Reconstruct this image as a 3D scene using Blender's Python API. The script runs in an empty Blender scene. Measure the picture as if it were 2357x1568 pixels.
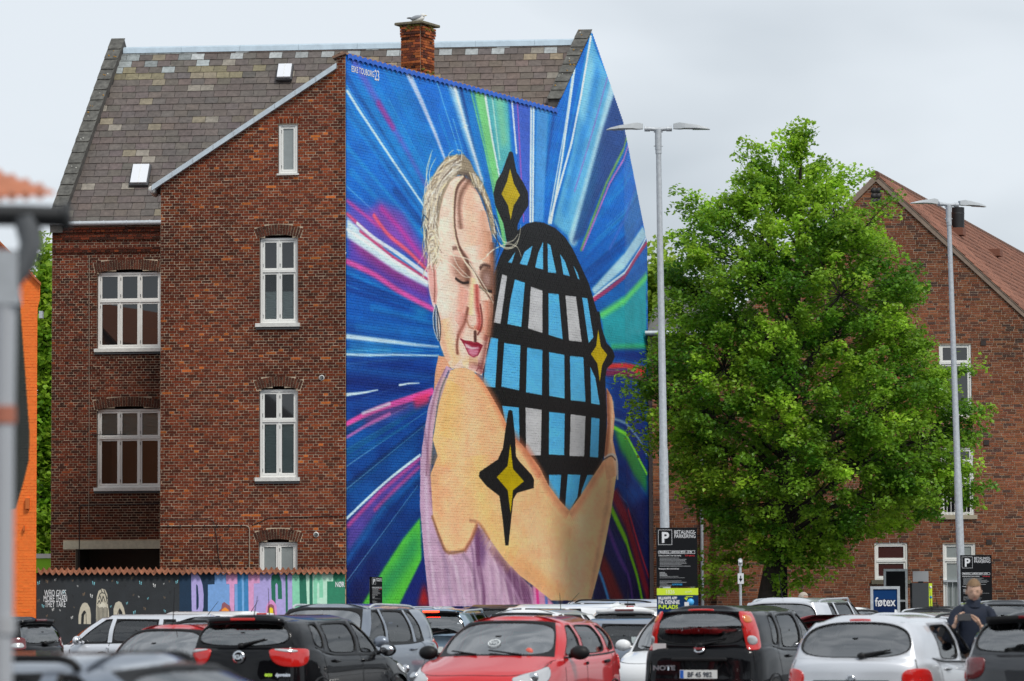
import bpy, bmesh, math, random
import numpy as np
from mathutils import Vector, Matrix
random.seed(7); rng = np.random.default_rng(7)
R = math.radians
scene = bpy.context.scene
COL = scene.collection

# ------------------------------------------------------------------ camera
CAM_Z, FPX, PITCH, ROLL = 1.53, 8200.0, math.atan(616 / 8200.0), 0.005
fw = Vector((0, math.cos(PITCH), math.sin(PITCH)))
up0 = Vector((0, -math.sin(PITCH), math.cos(PITCH)))
rt0 = Vector((1, 0, 0))
rt = rt0 * math.cos(ROLL) - up0 * math.sin(ROLL)
up = up0 * math.cos(ROLL) + rt0 * math.sin(ROLL)
camd = bpy.data.cameras.new('camera')
cam = bpy.data.objects.new('camera', camd)
COL.objects.link(cam)
cam.matrix_world = Matrix(((rt.x, up.x, -fw.x, 0), (rt.y, up.y, -fw.y, 0), (rt.z, up.z, -fw.z, CAM_Z), (0, 0, 0, 1)))
camd.sensor_width = 36
camd.lens = 36 * FPX / 2357.0
camd.clip_start = 0.5
camd.clip_end = 3000
camd.dof.use_dof = True
camd.dof.focus_distance = 88
camd.dof.aperture_fstop = camd.lens / 1000 / 0.036
scene.camera = cam

# ------------------------------------------------------------------ world, sun, exposure
SUN_EL = 50          # weak sun behind thin cloud, above and behind the camera, to its right
world = bpy.data.worlds.new('World'); scene.world = world
world.use_nodes = True
nt = world.node_tree; nt.nodes.clear()
def wn(t, **k):
    n = nt.nodes.new(t)
    for a, b in k.items(): setattr(n, a, b)
    return n
wo = wn('ShaderNodeOutputWorld'); bg = wn('ShaderNodeBackground'); bg2 = wn('ShaderNodeBackground')
sky = wn('ShaderNodeTexSky', sky_type='NISHITA', sun_disc=False)
sky.sun_elevation = R(SUN_EL); sky.sun_rotation = R(180 - 32)
bg.inputs['Strength'].default_value = 0.08
tc = wn('ShaderNodeTexCoord'); mp = wn('ShaderNodeMapping'); mp.inputs['Scale'].default_value = (1, 1, 2.6); mp.inputs['Location'].default_value = (.37, 0, .18)
nz = wn('ShaderNodeTexNoise'); nz.inputs['Scale'].default_value = 4.2; nz.inputs['Detail'].default_value = 4; nz.inputs['Roughness'].default_value = 0.45
nz.inputs['Distortion'].default_value = 0.35
cr = wn('ShaderNodeValToRGB')
cr.color_ramp.elements[0].position = 0.36; cr.color_ramp.elements[0].color = (0.33, 0.365, 0.40, 1)
cr.color_ramp.elements[1].position = 0.60; cr.color_ramp.elements[1].color = (0.51, 0.545, 0.58, 1)
mx = wn('ShaderNodeMixShader'); mx.inputs[0].default_value = 0.93
L = nt.links.new
L(tc.outputs['Generated'], mp.inputs['Vector']); L(mp.outputs[0], nz.inputs['Vector']); L(nz.outputs[0], cr.inputs[0])
L(cr.outputs[0], bg2.inputs[0]); bg2.inputs[1].default_value = 1.0
L(sky.outputs[0], bg.inputs[0]); L(bg.outputs[0], mx.inputs[1]); L(bg2.outputs[0], mx.inputs[2]); L(mx.outputs[0], wo.inputs[0])
sund = bpy.data.lights.new('sun', 'SUN'); sund.energy = 1.5; sund.angle = R(14); sund.color = (1, 0.96, 0.9)
sun = bpy.data.objects.new('sun', sund); COL.objects.link(sun)
az = R(180 - 32)   # compass bearing of the sun seen from the scene
sdir = Vector((math.sin(az) * math.cos(R(SUN_EL)), math.cos(az) * math.cos(R(SUN_EL)), math.sin(R(SUN_EL))))
sun.rotation_euler = sdir.to_track_quat('Z', 'Y').to_euler()
sun.location = (0, 0, 40)
vs = scene.view_settings
vs.view_transform = 'Standard'; vs.look = 'None'; vs.gamma = 1; vs.exposure = 0.66; vs.use_curve_mapping = False
scene.render.film_transparent = False
try:
    scene.cycles.max_bounces = 8; scene.cycles.transparent_max_bounces = 12
except Exception: pass

# ------------------------------------------------------------------ projection helpers (photo px, 2357 wide)
def ray(u, v):
    return (fw + rt * ((u - 1178.5) / FPX) + up * ((784 - v) / FPX))
def at(u, v, Y):
    d = ray(u, v); t = Y / d.y
    return Vector((d.x * t, Y, CAM_Z + d.z * t))
def atx(u, Y, v=1400):
    return at(u, v, Y).x
class Frame:
    """vertical wall plane: origin, unit direction along it, normal towards the viewer"""
    def __init__(s, o, d):
        s.o = Vector((o[0], o[1])); s.d = Vector((d[0], d[1])).normalized(); s.n = Vector((s.d.y, -s.d.x))
        s.ang = math.atan2(s.d.y, s.d.x)
    def w(s, a, z, off=0):
        p = s.o + s.d * a + s.n * off
        return Vector((p.x, p.y, z))
    def px(s, u, v):
        r = ray(u, v); den = r.x * s.n.x + r.y * s.n.y
        t = (s.o.x * s.n.x + s.o.y * s.n.y) / den
        p = Vector((r.x * t - s.o.x, r.y * t - s.o.y))
        return (p.dot(s.d), CAM_Z + r.z * t)
    def arr(s, A):      # (N,3) array of along, z, off
        return np.stack([s.o.x + s.d.x * A[:, 0] + s.n.x * A[:, 2], s.o.y + s.d.y * A[:, 0] + s.n.y * A[:, 2], A[:, 1]], 1)

# ------------------------------------------------------------------ materials
MATS = {}
def mat(name, color=(0.5, 0.5, 0.5), rough=0.6, metal=0.0, coat=0.0, nscale=0, namp=0.15, bump=0.0, bscale=None, spec=None, emit=None, src=None, transl=0.0, alpha=None, coatr=.05):
    if name in MATS: return MATS[name]
    m = bpy.data.materials.new(name); m.use_nodes = True
    t = m.node_tree; n = t.nodes; b = n['Principled BSDF']; out = n['Material Output']; l = t.links.new
    b.inputs['Roughness'].default_value = rough; b.inputs['Metallic'].default_value = metal
    b.inputs['Coat Weight'].default_value = coat; b.inputs['Coat Roughness'].default_value = coatr
    if spec is not None: b.inputs['Specular IOR Level'].default_value = spec
    c = None
    if src == 'attr':
        a = n.new('ShaderNodeAttribute'); a.attribute_name = 'tint'; c = a.outputs['Color']
    elif src == 'obj':
        a = n.new('ShaderNodeObjectInfo'); c = a.outputs['Color']
    elif src is not None:
        a = n.new('ShaderNodeTexImage'); a.image = src; a.interpolation = 'Cubic'; a.extension = 'EXTEND'; c = a.outputs['Color']
    g = None
    if nscale or bump:
        g = n.new('ShaderNodeNewGeometry')
    if nscale:
        z = n.new('ShaderNodeTexNoise'); z.inputs['Scale'].default_value = nscale; z.inputs['Detail'].default_value = 5; z.inputs['Roughness'].default_value = 0.65
        l(g.outputs['Position'], z.inputs['Vector'])
        mr = n.new('ShaderNodeMapRange'); mr.inputs[1].default_value = 0.3; mr.inputs[2].default_value = 0.7
        mr.inputs[3].default_value = 1 - namp; mr.inputs[4].default_value = 1 + namp
        l(z.outputs[0], mr.inputs[0])
        mm = n.new('ShaderNodeMix'); mm.data_type = 'RGBA'; mm.blend_type = 'MULTIPLY'; mm.inputs[0].default_value = 1
        if c is not None: l(c, mm.inputs[6])
        else: mm.inputs[6].default_value = (*color, 1)
        l(mr.outputs[0], mm.inputs[7]); c = mm.outputs[2]
    if c is not None: l(c, b.inputs['Base Color'])
    else: b.inputs['Base Color'].default_value = (*color, 1)
    if bump:
        z2 = n.new('ShaderNodeTexNoise'); z2.inputs['Scale'].default_value = bscale or 40; z2.inputs['Detail'].default_value = 4
        l(g.outputs['Position'], z2.inputs['Vector'])
        bp = n.new('ShaderNodeBump'); bp.inputs['Strength'].default_value = bump; bp.inputs['Distance'].default_value = 0.01
        l(z2.outputs[0], bp.inputs['Height']); l(bp.outputs[0], b.inputs['Normal'])
    if emit:
        b.inputs['Emission Color'].default_value = (*emit[0], 1); b.inputs['Emission Strength'].default_value = emit[1]
    if transl:
        tr = n.new('ShaderNodeBsdfTranslucent')
        hs = n.new('ShaderNodeHueSaturation'); hs.inputs['Value'].default_value = 1.5; hs.inputs['Hue'].default_value = .488
        if c is not None: l(c, hs.inputs['Color'])
        else: hs.inputs['Color'].default_value = (*color, 1)
        l(hs.outputs[0], tr.inputs[0])
        ms = n.new('ShaderNodeMixShader'); ms.inputs[0].default_value = transl
        l(b.outputs[0], ms.inputs[1]); l(tr.outputs[0], ms.inputs[2]); l(ms.outputs[0], out.inputs[0])
    MATS[name] = m
    return m
def glass(name, tint=(0.5, 0.55, 0.53), ior=1.9, rough=0.015):
    if name in MATS: return MATS[name]
    m = bpy.data.materials.new(name); m.use_nodes = True
    t = m.node_tree; n = t.nodes; n.clear(); l = t.links.new
    o = n.new('ShaderNodeOutputMaterial'); f = n.new('ShaderNodeFresnel'); f.inputs[0].default_value = ior
    ge = n.new('ShaderNodeNewGeometry')      # same reflectance from either side
    lw = n.new('ShaderNodeMapRange')
    tr = n.new('ShaderNodeBsdfTransparent'); tr.inputs[0].default_value = (*tint, 1)
    gl = n.new('ShaderNodeBsdfGlossy'); gl.inputs['Roughness'].default_value = rough
    mx = n.new('ShaderNodeMixShader')
    l(f.outputs[0], mx.inputs[0]); l(tr.outputs[0], mx.inputs[1]); l(gl.outputs[0], mx.inputs[2]); l(mx.outputs[0], o.inputs[0])
    MATS[name] = m
    return m

# ------------------------------------------------------------------ mesh helpers
class MB:
    """collects shapes into one mesh"""
    def __init__(s): s.v = []; s.f = []; s.m = []; s.sm = []
    def add(s, vs, fs, mi=0, smooth=False):
        b = len(s.v); s.v += [tuple(p) for p in vs]; s.f += [tuple(b + i for i in f) for f in fs]
        s.m += [mi] * len(fs); s.sm += [smooth] * len(fs); return s
    def box(s, c, d, rot=None, mi=0, bev=0):
        x, y, z = d[0] / 2, d[1] / 2, d[2] / 2
        if bev:
            k = bev; vs = []
            for sz in (-1, 1):
                for (a, b) in ((-x + k, -y), (x - k, -y), (x, -y + k), (x, y - k), (x - k, y), (-x + k, y), (-x, y - k), (-x, -y + k)):
                    vs.append((a, b, sz * (z - k)))
            for sz in (-1, 1):
                for (a, b) in ((-x + k, -y + k), (x - k, -y + k), (x - k, y - k), (-x + k, y - k)): vs.append((a, b, sz * z))
            fs = [tuple((i, (i + 1) % 8, 8 + (i + 1) % 8, 8 + i)) for i in range(8)]
            for base, off, fl in ((0, 16, 1), (8, 20, 0)):
                q = [(off, off + 1, off + 2, off + 3), (base, base + 1, off + 1, off), (base + 2, base + 3, off + 2, off + 1), (base + 4, base + 5, off + 3, off + 2), (base + 6, base + 7, off, off + 3),
                     (base + 1, base + 2, off + 1), (base + 3, base + 4, off + 2), (base + 5, base + 6, off + 3), (base + 7, base, off)]
                fs += [tuple(reversed(a)) if fl else a for a in q]
        else:
            vs = [(sx * x, sy * y, sz * z) for sz in (-1, 1) for sx, sy in ((-1, -1), (1, -1), (1, 1), (-1, 1))]
            fs = [(0, 3, 2, 1), (4, 5, 6, 7), (0, 1, 5, 4), (1, 2, 6, 5), (2, 3, 7, 6), (3, 0, 4, 7)]
        M = rot if rot is not None else Matrix.Identity(3)
        c = Vector(c)
        return s.add([c + M @ Vector(v) for v in vs], fs, mi)
    def fbox(s, fr, s0, s1, z0, z1, o0, o1, mi=0):   # box in a wall frame
        P = [fr.w(a, z, o) for z in (z0, z1) for a, o in ((s0, o1), (s1, o1), (s1, o0), (s0, o0))]
        return s.add(P, [(0, 3, 2, 1), (4, 5, 6, 7), (0, 1, 5, 4), (1, 2, 6, 5), (2, 3, 7, 6), (3, 0, 4, 7)], mi)
    def tube(s, pts, r, n=8, mi=0, smooth=True, cap=True, r2=None):
        pts = [Vector(p) for p in pts]; k = len(pts)
        if not hasattr(r, '__len__'): r = [r] * k
        vs = []; ref = None
        for i, p in enumerate(pts):
            t = (pts[min(i + 1, k - 1)] - pts[max(i - 1, 0)]).normalized()
            if ref is None: ref = Vector((0, 0, 1)) if abs(t.z) < .9 else Vector((1, 0, 0))
            a = t.cross(ref); a.normalize(); b = a.cross(t); ref = b
            for j in range(n):
                an = 2 * math.pi * j / n
                vs.append(p + a * math.cos(an) * r[i] + b * math.sin(an) * (r[i] if r2 is None else r2))
        fs = [(i * n + j, i * n + (j + 1) % n, (i + 1) * n + (j + 1) % n, (i + 1) * n + j) for i in range(k - 1) for j in range(n)]
        s.add(vs, fs, mi, smooth)
        if cap: s.add(vs[:n], [tuple(reversed(range(n)))], mi); s.add(vs[-n:], [tuple(range(n))], mi)
        return s
    def lathe(s, c, prof, n=16, mi=0, axis='z', rot=None, smooth=True):
        vs = []
        for r, h in prof:
            for j in range(n):
                a = 2 * math.pi * j / n; p = Vector((r * math.cos(a), r * math.sin(a), h))
                if axis == 'y': p = Vector((p.x, p.z, p.y))
                if axis == 'x': p = Vector((p.z, p.x, p.y))
                if rot is not None: p = rot @ p
                vs.append(Vector(c) + p)
        k = len(prof)
        fs = [(i * n + j, i * n + (j + 1) % n, (i + 1) * n + (j + 1) % n, (i + 1) * n + j) for i in range(k - 1) for j in range(n)]
        return s.add(vs, fs, mi, smooth)
    def ell(s, c, r, rot=None, n=12, m=8, mi=0):
        vs = []; fs = []
        M = rot if rot is not None else Matrix.Identity(3)
        for i in range(m + 1):
            ph = math.pi * i / m
            for j in range(n):
                a = 2 * math.pi * j / n
                vs.append(Vector(c) + M @ Vector((r[0] * math.sin(ph) * math.cos(a), r[1] * math.sin(ph) * math.sin(a), r[2] * math.cos(ph))))
        fs = [(i * n + j, (i + 1) * n + j, (i + 1) * n + (j + 1) % n, i * n + (j + 1) % n) for i in range(m) for j in range(n)]
        return s.add(vs, fs, mi, True)
    def prism(s, poly, fn, mi=0):   # poly: 2D points; fn(p, side) -> 3D for side 0 (back) and 1 (front)
        n = len(poly)
        vs = [fn(p, 0) for p in poly] + [fn(p, 1) for p in poly]
        return s.add(vs, [tuple(reversed(range(n))), tuple(range(n, 2 * n))] + [(i, (i + 1) % n, n + (i + 1) % n, n + i) for i in range(n)], mi)
    def build(s, name, mats, parent=None, loc=None, local=False):
        me = bpy.data.meshes.new(name); me.from_pydata(s.v, [], s.f)
        for m in (mats if isinstance(mats, (list, tuple)) else [mats]): me.materials.append(m)
        me.polygons.foreach_set('material_index', s.m); me.polygons.foreach_set('use_smooth', s.sm)
        me.update()
        return link(name, me, parent, loc, local)
def link(name, me, parent=None, loc=None, local=False):
    o = bpy.data.objects.new(name, me); COL.objects.link(o)
    if parent is not None:
        o.parent = parent
        if not local: o.matrix_parent_inverse = world_of(parent).inverted()
    if loc is not None: o.location = loc
    return o
def world_of(o):
    m = o.matrix_basis.copy()
    if o.parent: m = world_of(o.parent) @ o.matrix_parent_inverse @ m
    return m
def npmesh(name, V, F, mats, tint=None, uv=None, smooth=False, mi=None):
    """V (N,3), F (M,k) numpy; tint per face (M,3); uv per vertex (N,2)"""
    me = bpy.data.meshes.new(name); N = len(V); M, k = F.shape
    me.vertices.add(N); me.vertices.foreach_set('co', np.asarray(V, np.float32).ravel())
    me.loops.add(M * k); me.loops.foreach_set('vertex_index', F.astype(np.int32).ravel())
    me.polygons.add(M); me.polygons.foreach_set('loop_start', np.arange(0, M * k, k, dtype=np.int32))
    if mi is not None: me.polygons.foreach_set('material_index', np.asarray(mi, np.int32))
    me.polygons.foreach_set('use_smooth', np.full(M, smooth))
    if uv is not None:
        ul = me.uv_layers.new(name='UVMap'); ul.data.foreach_set('uv', np.asarray(uv, np.float32)[F.ravel()].ravel())
    if tint is not None:
        a = me.color_attributes.new('tint', 'FLOAT_COLOR', 'CORNER')
        c = np.ones((M, k, 4), np.float32); c[:, :, :3] = np.asarray(tint, np.float32)[:, None, :]
        a.data.foreach_set('color', c.ravel())
    for m in (mats if isinstance(mats, (list, tuple)) else [mats]): me.materials.append(m)
    me.update(calc_edges=True); me.validate()
    return me
def tag(o, label=None, cat=None, group=None, kind=None):
    if label: o['label'] = label
    if cat: o['category'] = cat
    if group: o['group'] = group
    if kind: o['kind'] = kind
    return o
def empty(name, loc=(0, 0, 0), rz=0, label=None, cat=None, group=None, kind=None):
    o = bpy.data.objects.new(name, None); COL.objects.link(o); o.location = loc; o.rotation_euler = (0, 0, rz); o.empty_display_size = .2
    return tag(o, label, cat, group, kind)
def text_mesh(txt, size, bold=0.0, align='LEFT', sx=1.0):
    c = bpy.data.curves.new('lettering', 'FONT'); c.body = txt; c.size = size; c.align_x = align; c.offset = bold; c.resolution_u = 3
    o = bpy.data.objects.new('lettering', c); COL.objects.link(o)
    dg = bpy.context.evaluated_depsgraph_get(); dg.update()
    me = bpy.data.meshes.new_from_object(o.evaluated_get(dg)); COL.objects.unlink(o); bpy.data.objects.remove(o)
    if sx != 1:
        for v in me.vertices: v.co.x *= sx
    return me
def text(txt, size, M, m, parent, bold=0.0, align='LEFT', sx=1.0, name='lettering', local=True):
    me = text_mesh(txt, size, bold, align, sx); me.transform(M); me.materials.append(m); me.name = name
    return link(name, me, parent, local=local)
def ftext(fr, txt, s0, z0, size, m, parent, off=0.01, bold=0.0, align='LEFT', sx=1.0, ry=0, width=None):
    me = text_mesh(txt, size, bold, align, sx)
    if width:
        xs = [v.co.x for v in me.vertices]; k_ = width / (max(xs) - min(xs))
        for v in me.vertices: v.co.x *= k_
    M = Matrix.Rotation(ry, 4, 'Z'); me.transform(M)
    co = np.zeros(len(me.vertices) * 3, np.float32); me.vertices.foreach_get('co', co); co = co.reshape(-1, 3)
    P = fr.arr(np.stack([s0 + co[:, 0], z0 + co[:, 1], np.full(len(co), off)], 1))
    me.vertices.foreach_set('co', P.astype(np.float32).ravel()); me.materials.append(m); me.name = 'lettering'
    return link('lettering', me, parent)

# ------------------------------------------------------------------ brickwork
def crossings(poly, z):
    xs = []
    for i in range(len(poly)):
        (x0, z0), (x1, z1) = poly[i], poly[(i + 1) % len(poly)]
        if (z0 > z) != (z1 > z): xs.append(x0 + (z - z0) * (x1 - x0) / (z1 - z0))
    xs.sort()
    return [(xs[i], xs[i + 1]) for i in range(0, len(xs) - 1, 2)]
def subtract(iv, hv):
    for h0, h1 in hv:
        nw = []
        for a, b in iv:
            if h1 <= a or h0 >= b: nw.append((a, b)); continue
            if h0 > a: nw.append((a, h0))
            if h1 < b: nw.append((h1, b))
        iv = nw
    return iv
def lay(poly, holes, z0, z1, bond='cross', ch=0.0667, L=0.24, joint=0.012, seed=1, proud=()):
    """list of bricks (s0,s1,z0,z1,off)"""
    rg = np.random.default_rng(seed); out = []
    k = 0; z = z0
    while z + ch <= z1 + .01:
        zm = z + ch / 2
        iv = crossings(poly, zm)
        for h in holes: iv = subtract(iv, crossings(h, zm))
        if bond == 'cross':
            if k % 2 == 0: unit, ph = L, (L / 2 if k % 4 == 2 else 0)
            else: unit, ph = L / 2, L / 4
            seq = None
        else:      # Flemish-like monk bond: two stretchers and a header
            unit, ph = None, (0, .3, .15, .42, .06, .36)[k % 6]
        for a, b in iv:
            edges = [a]
            if unit:
                e = math.floor((a - ph) / unit) * unit + ph + unit
                while e < b - .03:
                    if e > a + .03: edges.append(e)
                    e += unit
            else:
                per = L * 2.5; e = math.floor((a - ph) / per) * per + ph; st = [L, L, L / 2]; j = 0
                while e < b - .03:
                    if e > a + .03: edges.append(e)
                    e += st[j % 3]; j += 1
            edges.append(b)
            for i in range(len(edges) - 1):
                off = 0
                for p0, p1, po in proud:
                    if p0 <= zm <= p1: off = po
                out.append((edges[i] + joint / 2, edges[i + 1] - joint / 2, z + joint / 2, z + ch - joint / 2, off))
        z += ch; k += 1
    return np.array(out)
UNITBOX = None
def unit_box():
    global UNITBOX
    if UNITBOX is None: UNITBOX = MB().box((0, 0, 0), (1, 1, 1))
    return UNITBOX
_bxm = {}
def boxmesh(m, name='brick'):
    if (m.name, name) not in _bxm:
        u = unit_box(); me = bpy.data.meshes.new(name); me.from_pydata(u.v, [], u.f); me.materials.append(m); me.update(); _bxm[(m.name, name)] = me
    return _bxm[(m.name, name)]
def brick_geo(fr, B, depth=.03, tint=None, jit=.0025, seed=3, uvf=None):
    rg = np.random.default_rng(seed); n = len(B)
    j = rg.normal(0, jit, n) + B[:, 4]
    z0 = B[:, 2] + rg.normal(0, .0012, n); z1 = B[:, 3] + rg.normal(0, .0012, n)
    o1 = depth + j; o0 = np.zeros(n)
    A = np.empty((n, 8, 3))
    for q, (sa, za, oa) in enumerate(((0, z0, o1), (1, z0, o1), (1, z1, o1), (0, z1, o1), (0, z0, o0), (1, z0, o0), (1, z1, o0), (0, z1, o0))):
        A[:, q, 0] = B[:, sa]; A[:, q, 1] = za; A[:, q, 2] = oa
    F = np.array([(0, 1, 2, 3), (4, 0, 3, 7), (1, 5, 6, 2), (3, 2, 6, 7), (4, 5, 1, 0)])
    FF = (np.arange(n)[:, None, None] * 8 + F[None]).reshape(-1, 4)
    P = A.reshape(-1, 3)
    uv = uvf(P) if uvf else None
    return fr.arr(P), FF, (np.repeat(tint, 5, 0) if tint is not None else None), uv
def brickwall(fr, B, pal, w, parent, msrc, mobj, n_obj=0, seed=3, depth=.03, shade=None, name='brick'):
    rg = np.random.default_rng(seed); pal = np.array(pal); w = np.array(w, float) / sum(w)
    tint = pal[rg.choice(len(pal), len(B), p=w)] * rg.uniform(.86, 1.14, (len(B), 1)) * rg.normal(1, .03, (len(B), 3))
    if shade is not None: tint = tint * shade(B)[:, None]
    sx_, sz_ = B[:, 0], B[:, 2]; q1 = seed * 1.7     # uneven firing and weathering over the wall
    wv = 1 + .15 * np.sin(sx_ * 1.3 + q1) * np.sin(sz_ * .9 + q1) + .12 * np.sin(sx_ * .5 + sz_ * .7 + 2 * q1) + .05 * np.sin(sx_ * 4.1 + q1) * np.sin(sz_ * .35)
    tint = tint * wv[:, None]
    tint = np.clip(tint, .005, .9)
    idx = np.arange(len(B))
    if n_obj:
        score = (B[:, 1] - B[:, 0]).round(2) * 10 - (B[:, 2]) * .02
        idx = np.argsort(-score); pick, idx = idx[:n_obj], idx[n_obj:]
        me = boxmesh(mobj, name)
        for i in pick:
            s0, s1, a, b, off = B[i]
            o = bpy.data.objects.new(name, me); COL.objects.link(o); o.parent = parent
            o.matrix_parent_inverse = world_of(parent).inverted()
            d = depth + rg.normal(0, .0025)
            p = fr.w((s0 + s1) / 2, (a + b) / 2, off + d / 2)
            o.location = p; o.rotation_euler = (0, 0, fr.ang); o.scale = (s1 - s0, d, b - a); o.color = (*tint[i], 1)
    V, F, T, _ = brick_geo(fr, B[idx], depth, tint[idx], seed=seed)
    me = npmesh('brickwork', V, F, msrc, T)
    o = link('brickwork', me, parent); o['kind'] = 'stuff'
    return o
def arch_bricks(fr, s0, s1, zs, rise, h, n, depth, mb_list, tints, seed=2):
    """segmental arch of upright bricks; returns quads arrays"""
    w = (s1 - s0) / 2; c = (s0 + s1) / 2
    Rr = (w * w + rise * rise) / (2 * rise); zc = zs + rise - Rr
    a0 = math.asin(w / Rr)
    out = []
    for i in range(n):
        t0 = -a0 + 2 * a0 * (i + .12) / n; t1 = -a0 + 2 * a0 * (i + .88) / n
        out.append([(c + (Rr + rr) * math.sin(t), zc + (Rr + rr) * math.cos(t)) for rr, t in ((0.004, t0), (0.004, t1), (h, t1), (h, t0))])
    return out, (c, zc, Rr)
# ------------------------------------------------------------------ wall-paint canvas (colours of the paint itself)
class Canvas:
    def __init__(s, w, h, s0, s1, z0, z1, base):
        s.w, s.h, s.s0, s.s1, s.z0, s.z1 = w, h, s0, s1, z0, z1
        s.a = np.empty((h, w, 3), np.float32); s.a[:] = np.array(base, np.float32) / 255
    def cv(s, P):
        P = np.asarray(P, float)
        return np.stack([(P[:, 0] - s.s0) / (s.s1 - s.s0) * s.w, (P[:, 1] - s.z0) / (s.z1 - s.z0) * s.h], 1)
    def _mask(s, Q, pad):
        x0 = int(max(0, Q[:, 0].min() - pad)); x1 = int(min(s.w, Q[:, 0].max() + pad + 1))
        y0 = int(max(0, Q[:, 1].min() - pad)); y1 = int(min(s.h, Q[:, 1].max() + pad + 1))
        return x0, x1, y0, y1
    def blur(s, m, r):
        if r < .6: return m
        k = max(1, int(round(r)))
        for ax in (0, 1):
            for _ in range(2):
                c = np.cumsum(np.pad(m, [(k + 1, k) if i == ax else (0, 0) for i in (0, 1)], mode='edge'), axis=ax)
                m = (c[2 * k + 1:] - c[:-2 * k - 1]) / (2 * k + 1) if ax == 0 else (c[:, 2 * k + 1:] - c[:, :-2 * k - 1]) / (2 * k + 1)
        return m
    def poly(s, P, col, alpha=1, soft=0, col2=None):
        Q = s.cv(P); pad = soft * 3 + 2; x0, x1, y0, y1 = s._mask(Q, pad)
        if x1 <= x0 or y1 <= y0: return
        X, Y = np.meshgrid(np.arange(x0, x1) + .5, np.arange(y0, y1) + .5)
        acc = np.zeros(X.shape, np.float32)
        for dy in ((-.25, .25) if soft < 1 else (0,)):
            for dx in ((-.25, .25) if soft < 1 else (0,)):
                m = np.zeros(X.shape, bool)
                for i in range(len(Q)):
                    (ax, ay), (bx, by) = Q[i], Q[(i + 1) % len(Q)]
                    if ay == by: continue
                    yy = Y + dy
                    m ^= ((ay > yy) != (by > yy)) & (X + dx < ax + (yy - ay) * (bx - ax) / (by - ay))
                acc += m
        acc /= (4 if soft < 1 else 1)
        if soft: acc = s.blur(acc, soft)
        c = np.array(col, np.float32) / 255
        if col2 is not None:
            t = ((Y - y0) / max(1, y1 - y0))[..., None]; c = c * t + np.array(col2, np.float32) / 255 * (1 - t)
        acc = (acc * alpha)[..., None]
        s.a[y0:y1, x0:x1] = s.a[y0:y1, x0:x1] * (1 - acc) + c * acc
    def line(s, P, w, col, alpha=1, soft=.5, w1=None):
        """polyline in wall coordinates; w in canvas px, tapering to w1"""
        Q = s.cv(P)
        if w1 is None: w1 = w
        n = len(Q) - 1; pad = max(w, w1) + soft * 2 + 2
        for i in range(n):
            a, b = Q[i], Q[i + 1]
            wa = w + (w1 - w) * i / n; wb = w + (w1 - w) * (i + 1) / n
            x0, x1, y0, y1 = s._mask(np.array([a, b]), pad)
            if x1 <= x0 or y1 <= y0: continue
            X, Y = np.meshgrid(np.arange(x0, x1) + .5, np.arange(y0, y1) + .5)
            d = b - a; L2 = max(1e-6, (d ** 2).sum())
            t = ((X - a[0]) * d[0] + (Y - a[1]) * d[1]) / L2
            ok = (t >= (-.02 if i else -1)) & (t < (1 if i < n - 1 else 2)); t = np.clip(t, 0, 1)
            D = np.hypot(X - a[0] - t * d[0], Y - a[1] - t * d[1])
            ww = (wa + (wb - wa) * t) / 2
            m = (np.clip((ww + soft - D) / (2 * soft) + 0, 0, 1) * alpha * ok)[..., None].astype(np.float32)
            s.a[y0:y1, x0:x1] = s.a[y0:y1, x0:x1] * (1 - m) + np.array(col, np.float32) / 255 * m
    def curve(s, P, w, col, alpha=1, soft=.5, w1=None, n=10):
        P = [np.array(p, float) for p in P]; out = []
        for i in range(len(P) - 1):
            p0, p1, p2, p3 = P[max(i - 1, 0)], P[i], P[i + 1], P[min(i + 2, len(P) - 1)]
            for k in range(n):
                t = k / n
                out.append(.5 * (2 * p1 + (p2 - p0) * t + (2 * p0 - 5 * p1 + 4 * p2 - p3) * t * t + (3 * p1 - p0 - 3 * p2 + p3) * t ** 3))
        out.append(P[-1]); s.line(out, w, col, alpha, soft, w1)
    def image(s, name):
        im = bpy.data.images.new(name, s.w, s.h)
        px = np.ones((s.h, s.w, 4), np.float32); px[:, :, :3] = np.clip(s.a, 0, 1)
        im.pixels.foreach_set(px.ravel()); im.update(); im.pack()
        return im
def vnoise(h, w, cx, cy, seed=0):
    r = np.random.default_rng(seed); g = r.random((cy + 2, cx + 2)).astype(np.float32)
    y = np.linspace(0, cy, h, endpoint=False); x = np.linspace(0, cx, w, endpoint=False)
    yi = y.astype(int); xi = x.astype(int); fy = (y - yi)[:, None]; fx = (x - xi)[None]
    fy = fy * fy * (3 - 2 * fy); fx = fx * fx * (3 - 2 * fx)
    a = g[yi][:, xi]; b = g[yi][:, xi + 1]; c = g[yi + 1][:, xi]; d = g[yi + 1][:, xi + 1]
    return (a * (1 - fx) + b * fx) * (1 - fy) + (c * (1 - fx) + d * fx) * fy

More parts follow.
